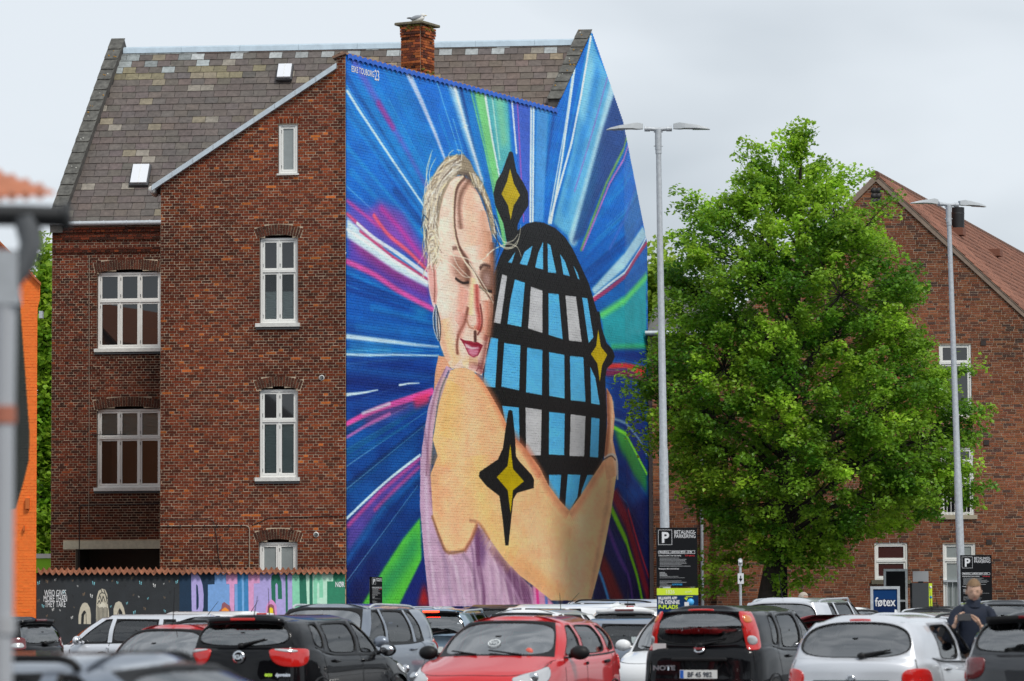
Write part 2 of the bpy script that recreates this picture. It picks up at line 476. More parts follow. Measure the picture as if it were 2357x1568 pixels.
# ------------------------------------------------------------------ plan of the painted house
S0 = (atx(797, 84.8), 84.8)
FA = Frame(S0, (math.cos(R(5)), -math.sin(R(5))))            # front of the rear wing
FM = Frame(S0, (math.sin(R(28.2)), math.cos(R(28.2))))       # long painted wall
SB = FM.px(1437, 900)[0]
Bp = FM.w(SB, 0)
FM2 = Frame((Bp.x, Bp.y), (math.sin(R(15.9)), math.cos(R(15.9))))   # its short bent end
FB = Frame((0.03, 92.27), (math.cos(R(5)), -math.sin(R(5)))) # front of the main house
def MP(u, v):
    if u <= 1437: return FM.px(u, v)
    s, z = FM2.px(u, v); return (SB + s, z)
CW, CH, CS1, CZ1 = 1000, 1300, 18.2, 17.6
cv = Canvas(CW, CH, -.1, CS1, 0, CZ1, (5, 88, 200))
def Z3(*P): return [MP(748.1 + x * .36699, y * .36699) for x, y in P]
def Z4(*P): return [MP(748.1 + x * .36699, 517.9 + y * .36699) for x, y in P]
def Z5(*P): return [MP(748.1 + x * .37611, 978.3 + y * .37611) for x, y in P]
def paint_mural():
    zz = np.linspace(0, 1, CH)[:, None, None].astype(np.float32)
    ss = np.linspace(0, 1, CW)[None, :, None].astype(np.float32)
    low = np.array((2, 16, 78)) / 255; mid = np.array((4, 84, 176)) / 255; top = np.array((4, 112, 212)) / 255
    g = np.where(zz < .45, low + (mid - low) * np.clip((zz - .08) / .37, 0, 1), mid + (top - mid) * np.clip((zz - .45) / .3, 0, 1))
    cv.a[:] = g + 0 * ss
    n1 = vnoise(CH, CW, 9, 12, 1)[..., None]; n2 = vnoise(CH, CW, 30, 60, 2)[..., None]; n3 = vnoise(CH, CW, 120, 260, 3)[..., None]
    m = np.clip((n1 * .6 + n2 * .4 - .45) * 2.6, 0, 1) * .42
    cv.a[:] = cv.a * (1 - m) + np.array((20, 140, 215), np.float32) / 255 * m * (.35 + .65 * np.clip(zz * 1.6, 0, 1)) + cv.a * m * (1 - (.35 + .65 * np.clip(zz * 1.6, 0, 1)))
    P, Ln, C = cv.poly, cv.line, cv.curve
    r9 = np.random.default_rng(99); cx_, cy_ = 1195, 800
    for i in range(330):       # long painterly strokes fanning out from behind the figure
        a = r9.uniform(0, 2 * math.pi); q0 = r9.uniform(150, 420); q1 = q0 + r9.uniform(200, 700)
        u0, v0, u1, v1 = cx_ + math.cos(a) * q0 * .8, cy_ - math.sin(a) * q0, cx_ + math.cos(a) * q1 * .8, cy_ - math.sin(a) * q1
        lo_ = v1 > 900
        c = [(2, 40, 120), (10, 150, 215), (60, 175, 225), (4, 60, 150), (2, 24, 90), (40, 120, 200)][r9.integers(6)]
        if lo_: c = tuple(int(x * .6) for x in c)
        cv.line([MP(u0, v0), MP(u1, v1)], r9.uniform(2, 6), c, r9.uniform(.12, .42), r9.uniform(1.5, 4), r9.uniform(4, 18))
    for i in range(70):
        a = r9.uniform(0, 2 * math.pi); q0 = r9.uniform(200, 500); q1 = q0 + r9.uniform(150, 600)
        cv.line([MP(cx_ + math.cos(a) * q0 * .8, cy_ - math.sin(a) * q0), MP(cx_ + math.cos(a) * q1 * .8, cy_ - math.sin(a) * q1)], 1.2, (170, 220, 240), r9.uniform(.2, .55), .8, 2.5)
    # dark sea on the left
    P(Z4((120, 830), (700, 830), (660, 1040), (120, 1240)), (10, 44, 130), .75, 10)
    P(Z4((120, 620), (700, 690), (700, 760), (120, 700)), (14, 60, 140), .5, 8)
    P(Z4((140, 740), (400, 745), (420, 790), (150, 790)), (90, 180, 215), .5, 7)
    P(Z4((560, 510), (640, 530), (620, 590), (550, 560)), (40, 150, 190), .5, 8)
    for (x0, y0, x1, y1, w, c) in ((130, 900, 640, 960, 14, (20, 90, 170)), (130, 1130, 620, 1080, 16, (18, 80, 165)), (200, 640, 700, 690, 14, (30, 120, 200)), (130, 980, 600, 1040, 10, (8, 30, 100))):
        Ln(Z4((x0, y0), (x1, y1)), w, c, .6, 6)
    Ln(Z4((130, 700), (430, 735), (560, 752), (705, 765)), 9, (225, 245, 250), .9, 2.5, 3)
    Ln(Z4((130, 812), (280, 818), (420, 815), (705, 820)), 5, (210, 240, 250), .9, 1.5, 3)
    Ln(Z4((130, 1065), (240, 1052), (325, 1035)), 6, (225, 245, 250), .95, 1, 2)
    Ln(Z4((460, 1005), (520, 995), (585, 992)), 4, (230, 248, 250), .95, 1, 2)
    # upper rays
    P(Z3((140, 470), (330, 520), (640, 1080), (640, 1300), (420, 950)), (25, 150, 220), .65, 12)
    P(Z3((330, 420), (480, 440), (700, 1000), (640, 1080)), (10, 130, 205), .5, 12)
    Ln(Z3((135, 575), (200, 680), (420, 1010), (640, 1330)), 7, (225, 245, 252), .95, 2, 5)
    Ln(Z3((180, 390), (330, 650), (470, 880), (640, 1190)), 20, (105, 100, 205), .75, 6, 8)
    Ln(Z3((330, 650), (420, 800)), 12, (165, 60, 160), .8, 4)
    Ln(Z3((500, 430), (600, 640), (690, 850), (750, 1010)), 15, (200, 215, 245), .95, 3, 6)
    Ln(Z3((790, 520), (870, 800), (975, 1130)), 26, (190, 225, 245), .85, 7, 9)
    Ln(Z3((800, 520), (878, 800), (975, 1120)), 9, (235, 245, 252), .9, 3, 5)
    P(Z3((885, 545), (940, 560), (1120, 1540), (1105, 1540), (1010, 1100)), (40, 130, 190), .6, 6)
    P(Z3((925, 560), (1000, 575), (1085, 1090), (1135, 1540), (1112, 1540), (1040, 1130)), (130, 215, 130), .95, 3)
    P(Z3((1000, 575), (1140, 605), (1162, 960), (1090, 1100)), (95, 195, 195), .95, 3)
    P(Z3((1060, 600), (1110, 606), (1140, 900), (1100, 930)), (140, 220, 170), .7, 5)
    Ln(Z3((995, 572), (1040, 860), (1090, 1120)), 7, (235, 248, 245), .95, 1.5, 4)
    Ln(Z3((905, 555), (1000, 950), (1120, 1540)), 4, (130, 220, 130), .8, 1.5)
    Ln(Z3((1040, 590), (1090, 1000)), 4, (220, 250, 230), .7, 1.5)
    P(Z3((1150, 615), (1285, 650), (1285, 1390), (1235, 1400), (1195, 980)), (75, 95, 205), .8, 4)
    Ln(Z3((1200, 630), (1240, 1390)), 4, (180, 90, 190), .8, 1.5)
    Ln(Z3((1165, 615), (1195, 960)), 5, (235, 245, 250), .9, 1.2)
    P(Z3((1320, 660), (1395, 680), (1365, 1390), (1305, 1395)), (80, 160, 228), .9, 2)
    for x in (1288, 1303): Ln(Z3((x, 655), (x - 6, 1390)), 6, (235, 246, 250), .95, 1.2)
    Ln(Z3((1545, 480), (1500, 800), (1395, 1395)), 4, (215, 235, 248), .9, 1.2)
    Ln(Z3((1560, 430), (1530, 650), (1480, 1000), (1412, 1400)), 6, (235, 246, 250), .95, 1.2)
    P(Z3((1662, 210), (1700, 330), (1810, 570), (1740, 880), (1560, 1520), (1425, 1400), (1545, 950), (1600, 600)), (105, 190, 232), .95, 3)
    P(Z3((1690, 360), (1720, 480), (1600, 1000), (1500, 1380), (1480, 1330), (1600, 800)), (20, 120, 215), .65, 8)
    P(Z3((1650, 300), (1690, 420), (1620, 800), (1590, 700)), (160, 225, 240), .7, 8)
    Ln(Z3((1662, 230), (1600, 600), (1540, 900), (1400, 1400)), 6, (240, 248, 252), .95, 1.3)
    Ln(Z3((1800, 560), (1720, 880), (1650, 1150), (1550, 1500)), 24, (190, 230, 245), .9, 5, 28)
    Ln(Z3((1765, 490), (1680, 800), (1560, 1200)), 4, (150, 120, 210), .7, 1.5)
    P(Z3((1812, 575), (1893, 850), (1700, 1260), (1620, 1480), (1545, 1530), (1640, 1180), (1740, 800)), (36, 72, 140), .95, 3)
    P(Z3((1740, 850), (1690, 1160), (1600, 1460), (1560, 1500), (1650, 1150)), (20, 100, 150), .6, 9)
    Ln(Z3((1890, 850), (1760, 1150), (1600, 1568)), 6, (120, 170, 90), .9, 1.5)
    Ln(Z3((1903, 890), (1780, 1150), (1610, 1568)), 5, (200, 120, 200), .9, 1.5)
    Ln(Z3((1945, 1160), (1850, 1420), (1780, 1560)), 8, (70, 110, 205), .8, 3)
    P(Z3((1950, 1180), (1990, 1380), (1890, 1568), (1870, 1400)), (60, 120, 190), .7, 5)
    # right hand side
    P(Z4((1985, 10), (2012, 70), (1905, 225), (1685, 435), (1665, 405), (1860, 190)), (185, 225, 240), .95, 1.5)
    C(Z4((2006, 85), (1960, 170), (1880, 290), (1780, 370), (1680, 452)), 5, (230, 240, 248), .95, 1)
    C(Z4((2010, 115), (1950, 200), (1890, 300), (1780, 400), (1680, 470)), 9, (195, 50, 85), .95, 1.5)
    P(Z4((1890, 310), (2010, 130), (2008, 330), (1860, 470), (1720, 540), (1700, 480)), (24, 100, 180), .7, 8)
    P(Z4((2008, 325), (1860, 480), (1728, 560), (1742, 700), (1792, 772), (2010, 768)), (40, 165, 175), .97, 2)
    Ln(Z4((2008, 325), (1860, 482), (1728, 565)), 14, (105, 225, 120), .9, 5)
    Ln(Z4((1800, 768), (2010, 765)), 10, (70, 205, 110), .8, 5)
    P(Z4((1800, 785), (2010, 780), (2010, 870), (1800, 850)), (8, 40, 120), .8, 6)
    P(Z4((1765, 868), (1880, 866), (2008, 890), (2008, 970), (1880, 900), (1765, 905)), (215, 52, 48), .95, 2.5)
    Ln(Z4((1765, 930), (1880, 930), (2008, 978)), 14, (150, 35, 60), .85, 4)
    P(Z4((1760, 960), (2010, 1000), (2010, 1568), (1830, 1568), (1800, 1100)), (8, 40, 115), .75, 10)
    C(Z4((1800, 1215), (1880, 1245), (1960, 1340), (2010, 1440)), 6, (150, 185, 205), .7, 2)
    P(Z4((1805, 1268), (1870, 1300), (1940, 1430), (2012, 1568), (2012, 1680), (1930, 1568), (1850, 1420)), (96, 200, 60), .85, 6, (20, 110, 60))
    Ln(Z4((1805, 1270), (1880, 1310), (2012, 1560)), 8, (130, 225, 60), .95, 2)
    # lower right beams
    P(Z5((1660, 560), (1975, 430), (1975, 1110), (1640, 1110)), (10, 16, 70), .7, 12)
    C(Z5((1762, 420), (1830, 560), (1890, 760), (1975, 1060)), 30, (150, 26, 40), .85, 8)
    C(Z5((1850, 520), (1920, 760), (1975, 930)), 8, (210, 40, 50), .8, 3)
    C(Z5((1745, 510), (1850, 750), (1905, 930), (1942, 1110)), 13, (132, 212, 32), .95, 3)
    C(Z5((1715, 600), (1800, 820), (1860, 960), (1880, 1100)), 12, (95, 55, 140), .85, 4)
    P(Z5((1690, 770), (1745, 880), (1830, 1080), (1740, 1080), (1672, 900)), (135, 32, 30), .9, 6)
    C(Z5((1665, 880), (1700, 970), (1732, 1080)), 8, (70, 160, 235), .95, 3)
    # left lower beams
    Ln(Z5((130, 215), (500, 0)), 6, (10, 90, 150), .8, 3)
    P(Z5((130, 420), (560, 40), (575, 190), (130, 560)), (16, 90, 165), .55, 12)
    P(Z5((130, 600), (330, 400), (572, 200), (575, 280), (360, 470), (130, 790)), (100, 70, 165), .8, 5)
    Ln(Z5((135, 615), (330, 410), (572, 205)), 8, (200, 75, 150), .8, 3)
    Ln(Z5((300, 520), (420, 400), (570, 260)), 7, (205, 75, 145), .7, 3)
    C(Z5((130, 570), (260, 445), (400, 320), (575, 185)), 5, (215, 240, 248), .95, 1)
    Ln(Z5((130, 830), (360, 500), (575, 300)), 12, (25, 110, 190), .6, 6)
    P(Z5((215, 1110), (340, 900), (470, 700), (576, 570), (585, 830), (450, 1110)), (92, 208, 62), .97, 2)
    P(Z5((330, 960), (440, 830), (560, 620), (575, 760), (430, 980), (330, 1110), (300, 1110)), (20, 120, 95), .7, 12)
    P(Z5((450, 1100), (600, 800), (625, 1110)), (8, 30, 110), .95, 2)
    P(Z5((560, 1110), (600, 960), (640, 1110)), (180, 24, 24), .95, 6)
    # left fans of pink, white, violet
    P(Z3((135, 1250), (330, 1330), (560, 1568), (400, 1568), (135, 1420)), (120, 75, 190), .75, 8)
    P(Z4((330, -160), (480, -80), (640, 180), (640, 290), (420, 120), (250, -50)), (150, 70, 180), .75, 7)
    Ln(Z4((350, -100), (470, 30), (620, 230)), 12, (195, 60, 165), .85, 5)
    Ln(Z3((135, 1262), (330, 1420)), 7, (205, 70, 160), .8, 3)
    Ln(Z3((135, 1345), (350, 1545)), 7, (215, 70, 100), .85, 2.5)
    C(Z4((300, -60), (390, 60), (520, 170), (640, 290)), 8, (225, 85, 95), .9, 2.5)
    P(Z4((135, 60), (640, 380), (668, 525), (400, 390), (135, 235)), (100, 60, 175), .85, 6)
    P(Z4((135, 70), (260, 120), (500, 310), (640, 400), (650, 450), (400, 320), (200, 180)), (165, 50, 120), .7, 7)
    P(Z4((130, -45), (230, 40), (420, 190), (640, 335), (640, 395), (440, 290), (130, 78)), (215, 236, 246), .98, 1.5)
    Ln(Z4((135, 30), (640, 365)), 6, (245, 252, 255), .9, 2)
    Ln(Z4((215, 40), (420, 200), (640, 342)), 5, (185, 50, 90), .9, 1.5)
    C(Z4((195, -10), (300, 80), (450, 180), (640, 318)), 6, (230, 238, 248), .95, 1.2, 9)
    C(Z4((130, 230), (300, 310), (450, 410), (668, 528)), 11, (220, 80, 150), .9, 3)
    C(Z4((130, 1248), (300, 1165), (480, 1105), (665, 1045)), 9, (222, 80, 150), .95, 2, 14)
    P(Z4((540, 1085), (665, 1045), (645, 1120), (560, 1150)), (215, 50, 85), .9, 5)
    P(Z4((240, 1200), (480, 1115), (600, 1120), (420, 1200), (250, 1260)), (140, 60, 120), .7, 8)
    C(Z4((135, 1330), (260, 1255), (400, 1185)), 6, (205, 110, 180), .8, 2)
    Ln(Z4((230, 1182), (400, 1122)), 5, (215, 240, 245), .8, 2.5)

    # dome-shaped cage: black frame
    K = (24, 25, 27); CB = (84, 184, 236); CG = (200, 200, 204); YE = (190, 165, 8)
    P(Z4((1215, 25), (1260, -8), (1310, -20), (1370, -12), (1440, 22), (1500, 78), (1545, 145), (1600, 260), (1650, 370), (1688, 500), (1702, 545), (1716, 545), (1728, 640), (1760, 740), (1800, 785), (1812, 825), (1795, 870), (1762, 900), (1752, 960), (1762, 1200), (1757, 1400), (1720, 1530), (1640, 1640), (1490, 1850), (1350, 1700), (1180, 1420), (1110, 1200), (1040, 1075), (985, 985), (987, 880), (1012, 750), (1040, 620), (1050, 480), (1052, 320), (1085, 215), (1130, 120), (1170, 60)), K)
    P(Z3((1148, 957), (1160, 950), (1173, 960), (1195, 1080), (1240, 1150), (1268, 1210), (1270, 1290), (1222, 1365), (1202, 1410), (1200, 1490), (1145, 1568), (1112, 1400), (1062, 1290), (1050, 1215), (1068, 1140), (1105, 1080)), K)
    for q in (((1190, 165), (1165, 240), (1142, 235)), ((1295, 130), (1280, 200), (1262, 255), (1215, 245), (1245, 170)), ((1362, 105), (1362, 280), (1312, 268), (1330, 180)),
              ((1390, 115), (1408, 128), (1445, 303), (1392, 298)), ((1468, 182), (1500, 230), (1530, 322), (1490, 312)), ((1550, 250), (1578, 300), (1592, 345), (1580, 337)),
              ((1185, 342), (1248, 362), (1225, 640), (1138, 622), (1155, 480)), ((1395, 428), (1460, 435), (1485, 718), (1397, 690)), ((1607, 455), (1640, 462), (1678, 705), (1648, 742)),
              ((1035, 705), (1080, 715), (1062, 1020), (985, 1012), (1000, 850)), ((1118, 740), (1220, 755), (1212, 1038), (1100, 1015)), ((1262, 770), (1358, 785), (1355, 1068), (1255, 1050)),
              ((1400, 798), (1495, 815), (1497, 1090), (1400, 1072)), ((1530, 822), (1615, 830), (1628, 1110), (1535, 1100)), ((1658, 888), (1690, 960), (1718, 1130), (1664, 1120)),
              ((1105, 1135), (1210, 1145), (1215, 1375), (1180, 1330), (1125, 1240)), ((1400, 1172), (1498, 1182), (1494, 1445), (1398, 1440)), ((1665, 1208), (1716, 1215), (1708, 1460), (1655, 1455))):
        P(Z4(*q), CB, 1, 0, (96, 192, 240))
    for q in (((1105, 310), (1136, 320), (1095, 620), (1052, 612)), ((1285, 388), (1358, 412), (1358, 678), (1268, 650)), ((1502, 443), (1568, 450), (1605, 735), (1525, 725)),
              ((1252, 1145), (1353, 1160), (1348, 1445), (1265, 1447), (1255, 1400)), ((1535, 1187), (1628, 1200), (1620, 1452), (1528, 1450))):
        P(Z4(*q), CG)
    for q in (((1365, 305), (1440, 305), (1428, 470), (1365, 400)), ((1480, 303), (1558, 305), (1540, 440), (1490, 530), (1462, 520)), ((1600, 305), (1652, 308), (1560, 430), (1565, 400))):
        P(Z5(*q), CB)
    # pink top
    SH = (204, 168, 196); SD = (120, 78, 120)
    P(Z4((755, 880), (790, 905), (745, 1010), (706, 1130), (672, 1300), (660, 1568), (590, 1568), (602, 1400), (640, 1150), (690, 1000)), SH)
    P(Z5((578, 200), (575, 500), (600, 800), (632, 1110), (1275, 1110), (1262, 1000), (1190, 925), (1090, 820), (960, 640), (930, 600), (900, 690), (850, 770), (735, 775), (655, 570), (640, 300), (640, 180)), SH)
    P(Z5((960, 650), (1090, 820), (1190, 925), (1262, 1000), (1272, 1110), (1180, 1110), (1060, 850)), (105, 60, 100), .85, 6)
    P(Z5((900, 660), (960, 640), (980, 760), (960, 900), (930, 800)), (110, 70, 120), .8, 5)
    for q, w, c, a in ((((930, 640), (930, 820), (960, 1000), (965, 1105)), 12, (110, 65, 105), .85), (((1000, 720), (1050, 900), (1080, 1105)), 8, (228, 200, 222), .7),
                       (((1010, 760), (1100, 920), (1140, 1105)), 12, (135, 90, 130), .7), (((760, 800), (800, 900), (850, 1105)), 10, (235, 215, 232), .6), (((690, 720), (740, 880), (770, 1105)), 9, (160, 130, 165), .6),
                       (((840, 790), (900, 900), (930, 1105)), 10, (150, 120, 145), .6), (((640, 400), (680, 640), (730, 780)), 6, (150, 110, 150), .8), (((610, 300), (620, 600), (660, 1000)), 8, (222, 200, 220), .6),
                       (((600, 20), (625, 200), (640, 400)), 4, (140, 100, 130), .7), (((880, 700), (900, 800), (915, 1000)), 5, (130, 90, 130), .7), (((1050, 850), (1120, 960), (1200, 1105)), 8, (190, 150, 185), .7)):
        C(Z5(*q), w, c, a, 3)
    for i in range(26):
        x = 630 + i * 24 + rng.uniform(-6, 6); y = 830 + (i % 3) * 40
        C(Z5((x, y), (x + 12, (y + 1105) / 2), (x + rng.uniform(10, 40), 1105)), rng.uniform(3, 8), (235, 212, 232) if i % 2 else (158, 120, 158), .32, 3)
    C(Z4((748, 900), (690, 1050), (650, 1250), (630, 1568)), 5, (150, 105, 130), .7, 2)
    C(Z4((770, 920), (715, 1060), (680, 1300), (655, 1568)), 4, (60, 80, 110), .8, 1.5)
    P(Z5((1262, 975), (1330, 1010), (1400, 1110), (1272, 1110)), (225, 150, 190), .95, 2)
    Ln(Z5((1290, 990), (1300, 1110)), 8, (200, 40, 110), .9, 2); Ln(Z5((1345, 1020), (1352, 1110)), 8, (70, 120, 210), .9, 2)
    # arms
    SK = (228, 180, 122)
    arm = Z4((782, 912), (820, 898), (870, 895), (925, 918), (985, 985), (1040, 1075), (1110, 1200), (1150, 1290), (1195, 1345)) + \
        Z5((1200, 120), (1255, 190), (1305, 255), (1360, 365), (1430, 460), (1490, 525), (1560, 430), (1640, 305), (1700, 215), (1745, 185), (1775, 215), (1785, 260), (1765, 400), (1742, 560), (1700, 780), (1655, 960), (1622, 1075), (1380, 1075), (1270, 985), (1190, 925), (1090, 820), (960, 640), (930, 600), (900, 690), (850, 770), (735, 775), (655, 570), (640, 300)) + Z4((700, 1450), (670, 1350), (706, 1130), (745, 1010))
    P(arm, SK)
    for q in (((800, 930), (900, 905), (980, 990), (1010, 1060), (900, 1010)), ((1040, 1300), (1120, 1400), (1100, 1560), (1000, 1500))): P(Z4(*q), (236, 160, 112), .35, 16)
    for q in (((700, 760), (820, 740), (880, 640), (800, 600)), ((1300, 900), (1500, 800), (1620, 950), (1560, 1060), (1380, 1060)), ((1480, 560), (1640, 420), (1700, 330), (1640, 700))): P(Z5(*q), (238, 176, 132), .35, 20)
    for q in (((660, 100), (690, 300), (720, 620), (670, 560), (645, 300)), ((1100, 820), (1270, 985), (1400, 1065), (1300, 880))): P(Z5(*q), (190, 128, 84), .45, 10)
    P(Z4((1760, 1020), (1795, 1080), (1812, 1200), (1800, 1350), (1832, 1500), (1830, 1568), (1760, 1600), (1745, 1460), (1765, 1250)), (205, 150, 104))
    Ln(Z4((1765, 1050), (1775, 1250), (1755, 1450)), 10, (120, 55, 45), .6, 5)
    Ln(Z4((1800, 1110), (1790, 1350), (1822, 1560)), 6, (235, 200, 160), .6, 3)
    for q, w, c, a, sf in ((((860, 920), (960, 1100), (1050, 1400), (1100, 1568)), 40, (232, 168, 120), .55, 22), (((800, 1000), (760, 1200), (740, 1500)), 45, (222, 182, 98), .6, 24),
                           (((950, 940), (1060, 1110), (1130, 1270)), 14, (205, 120, 80), .7, 8), (((900, 1010), (920, 1200), (900, 1500)), 30, (238, 190, 140), .6, 18), (((1150, 1290), (1260, 1430), (1340, 1568)), 16, (190, 105, 75), .75, 8)):
        C(Z4(*q), w, c, a, sf)
    for q, w, c, a, sf in ((((760, 100), (740, 350), (780, 650)), 50, (240, 172, 124), .5, 25), (((930, 200), (950, 420), (1020, 640), (1150, 800)), 45, (222, 184, 104), .6, 24), (((1220, 150), (1320, 310), (1400, 450), (1480, 540)), 15, (196, 120, 82), .75, 9),
                           (((1500, 545), (1580, 440), (1700, 240)), 14, (200, 125, 88), .7, 8), (((1240, 520), (1300, 700), (1480, 900)), 50, (236, 184, 134), .6, 25), (((1130, 800), (1300, 930), (1450, 1040)), 26, (214, 160, 100), .7, 12),
                           (((1740, 300), (1720, 500), (1660, 800), (1620, 1050)), 12, (205, 150, 105), .8, 5), (((1560, 560), (1560, 800), (1540, 1050)), 30, (240, 196, 150), .5, 18), (((650, 560), (700, 700), (745, 780), (840, 770)), 6, (140, 95, 60), .85, 2.5),
                           (((850, 770), (895, 690), (925, 612)), 8, (150, 90, 70), .85, 3), (((880, 585), (940, 605), (1000, 700)), 5, (150, 95, 70), .7, 3)):
        C(Z5(*q), w, c, a, sf)
    for i in range(70):     # brush-marks on the skin
        x = rng.uniform(680, 1600); y = rng.uniform(0, 1000)
        if 60 + (x - 680) * .75 < y + 250 and y < 560 + (x - 680) * .6 and not (x > 1330 and y < 560):
            Ln(Z5((x, y), (x + rng.uniform(-6, 6), y + rng.uniform(30, 90))), rng.uniform(3, 9), (206, 120, 80) if rng.random() < .5 else (226, 190, 110), .16, 4)
    C(Z5((1705, 205), (1745, 182), (1778, 205), (1785, 330)), 6, (210, 200, 195), .9, 1.2)
    C(Z5((1700, 212), (1745, 190), (1772, 215)), 2.5, (70, 50, 50), .9, 1)
    # neck
    P(Z4((705, 820), (760, 830), (792, 900), (755, 885), (700, 990), (676, 1040), (684, 930)), (206, 150, 110))
    # head
    P(Z4((760, -250), (800, -300), (850, -310), (905, -280), (960, -190), (1010, -60), (1040, 70), (1050, 200), (1046, 350), (1052, 480), (1040, 620), (1028, 700), (1010, 790), (1000, 860), (978, 945), (915, 915), (870, 893), (790, 905), (745, 830), (715, 750), (705, 640), (700, 520), (668, 440), (645, 300), (640, 150), (650, -80)), (236, 200, 170))
    for q, w, c, a, sf in ((((1020, 50), (1035, 250), (1030, 420)), 22, (175, 120, 88), .8, 10), (((900, -250), (905, -50), (930, 120)), 50, (236, 180, 140), .7, 20), (((985, -80), (1000, 60), (990, 220)), 26, (206, 150, 112), .7, 12),
                           (((750, -150), (740, 50), (760, 150)), 36, (244, 208, 176), .7, 18), (((700, 250), (720, 450), (740, 700)), 30, (244, 214, 190), .7, 14), (((740, 600), (770, 750), (820, 860)), 26, (226, 184, 120), .7, 14),
                           (((880, 420), (870, 560), (830, 620)), 22, (215, 130, 110), .5, 14), (((1010, 480), (1015, 600), (1000, 720)), 20, (190, 110, 80), .7, 9), (((900, 860), (960, 880), (975, 930)), 16, (130, 50, 60), .7, 8),
                           (((1010, 700), (995, 800), (975, 900)), 12, (120, 55, 55), .75, 7), (((860, 870), (900, 850), (950, 850)), 14, (222, 190, 130), .7, 7)):
        C(Z4(*q), w, c, a, sf)
    P(Z4((785, 190), (890, 190), (905, 385), (850, 380), (795, 300)), (158, 104, 82), .8, 9)
    C(Z4((1045, 120), (1046, 300), (1040, 560), (1025, 700)), 14, (120, 70, 52), .7, 6)
    C(Z4((860, 395), (840, 480), (850, 540)), 16, (214, 140, 112), .55, 9)
    C(Z4((700, 560), (725, 700), (765, 850)), 12, (196, 140, 104), .6, 7)
    C(Z4((930, 640), (960, 660), (985, 640)), 8, (200, 130, 96), .8, 4)
    P(Z4((870, 230), (905, 240), (905, 385), (880, 370)), (90, 50, 42), .8, 5)
    P(Z4((975, 270), (1015, 255), (1042, 290), (1044, 420), (985, 400), (962, 330)), (110, 72, 60), .85, 5)
    P(Z4((985, 300), (1030, 300), (1032, 390), (990, 380)), (205, 170, 160), .6, 5)
    C(Z4((812, 335), (835, 352), (862, 365), (895, 360)), 5, (40, 26, 26), .95, 1.2)
    C(Z4((962, 385), (1000, 412), (1040, 418)), 5, (36, 24, 24), .95, 1.2)
    C(Z4((795, 150), (830, 145), (865, 185), (890, 225)), 7, (100, 66, 58), .8, 3)
    C(Z4((965, 275), (990, 250), (1030, 262)), 6, (70, 46, 42), .85, 2)
    C(Z4((925, 340), (915, 450), (905, 560)), 14, (244, 208, 150), .9, 6)
    C(Z4((945, 380), (950, 500), (965, 600), (955, 660)), 13, (180, 70, 62), .85, 5)
    C(Z4((968, 500), (980, 590), (972, 650), (950, 690)), 4, (120, 50, 46), .9, 1.5)
    C(Z4((885, 600), (900, 640), (925, 650)), 4, (170, 110, 80), .8, 2)
    Ln(Z4((936, 675), (936, 725)), 8, (70, 36, 36), .9, 2)
    C(Z4((890, 520), (870, 610), (835, 680), (822, 740), (825, 810)), 7, (126, 66, 54), .85, 3)
    C(Z4((870, 560), (850, 650), (835, 700)), 14, (190, 120, 100), .6, 7)
    P(Z4((838, 708), (870, 725), (912, 730), (930, 738), (950, 735), (985, 755), (970, 790), (955, 820), (925, 832), (895, 815), (872, 765)), (146, 30, 52))
    P(Z4((868, 742), (920, 768), (968, 768), (955, 775), (915, 785), (880, 770)), (236, 220, 220), .9, 1)
    P(Z4((885, 780), (925, 785), (960, 780), (950, 815), (922, 826), (898, 810)), (205, 130, 142), .95, 1.5)
    # ear and earrings
    P(Z4((640, 170), (665, 190), (690, 260), (700, 420), (692, 500), (668, 505), (648, 400), (640, 260)), (214, 160, 140))
    C(Z4((650, 190), (672, 250), (682, 360), (680, 480)), 4, (150, 90, 76), .8, 1.5)
    C(Z4((642, 200), (640, 300), (652, 420), (676, 510)), 4, (235, 200, 190), .9, 1.2)
    for q in (((682, 500), (700, 560), (712, 640), (708, 720)), ((684, 505), (672, 580), (680, 660), (705, 725)), ((690, 520), (694, 620), (700, 700))):
        C(Z4(*q), 3, (225, 225, 225), .9, .8); C(Z4(*[(a + 6, b + 3) for a, b in q]), 2.5, (30, 40, 60), .9, .8)
    # hair
    hb = Z4((640, 170), (632, 20), (640, -120), (650, -260), (700, -360), (760, -430), (860, -445), (905, -400), (930, -340), (985, -260), (1030, -150), (1056, -20), (1062, 60), (1040, 60), (1020, -40), (985, -170), (930, -270), (880, -310), (830, -312), (780, -270), (740, -190), (715, -90), (705, 20), (712, 150), (700, 250), (665, 240))
    P(hb, (160, 143, 118), 1, 1)
    P(Z4((800, -330), (900, -330), (985, -230), (1040, -60), (1020, -60), (960, -200), (880, -290)), (82, 66, 62), .8, 4)
    P(Z4((690, -330), (780, -400), (860, -400), (800, -350), (720, -270)), (96, 82, 78), .7, 5)
    r2 = np.random.default_rng(5)
    HC = [(236, 226, 206), (214, 200, 172), (186, 166, 132), (250, 248, 240), (110, 92, 84), (150, 130, 104), (228, 206, 150)]
    for i in range(230):
        t = r2.random()
        x0 = 850 - 200 * t + r2.normal(0, 14); y0 = -400 + 180 * t + r2.normal(0, 22)
        x1 = 690 - 40 * t + r2.normal(0, 18); y1 = y0 + 90 + 160 * r2.random()
        C(Z4((x0, y0), ((x0 + x1) / 2 - 18, (y0 + y1) / 2 - 22), (x1, y1)), r2.uniform(1.6, 4), HC[r2.integers(len(HC))], .75, .9, 1)
    for i in range(170):
        y0 = r2.uniform(-230, 120); x0 = 662 + r2.normal(0, 16)
        C(Z4((x0, y0), (x0 - 16 + r2.normal(0, 10), y0 + 60), (x0 + r2.normal(0, 24), y0 + 130 + 60 * r2.random())), r2.uniform(1.6, 3.6), HC[r2.integers(len(HC))], .75, .9, 1)
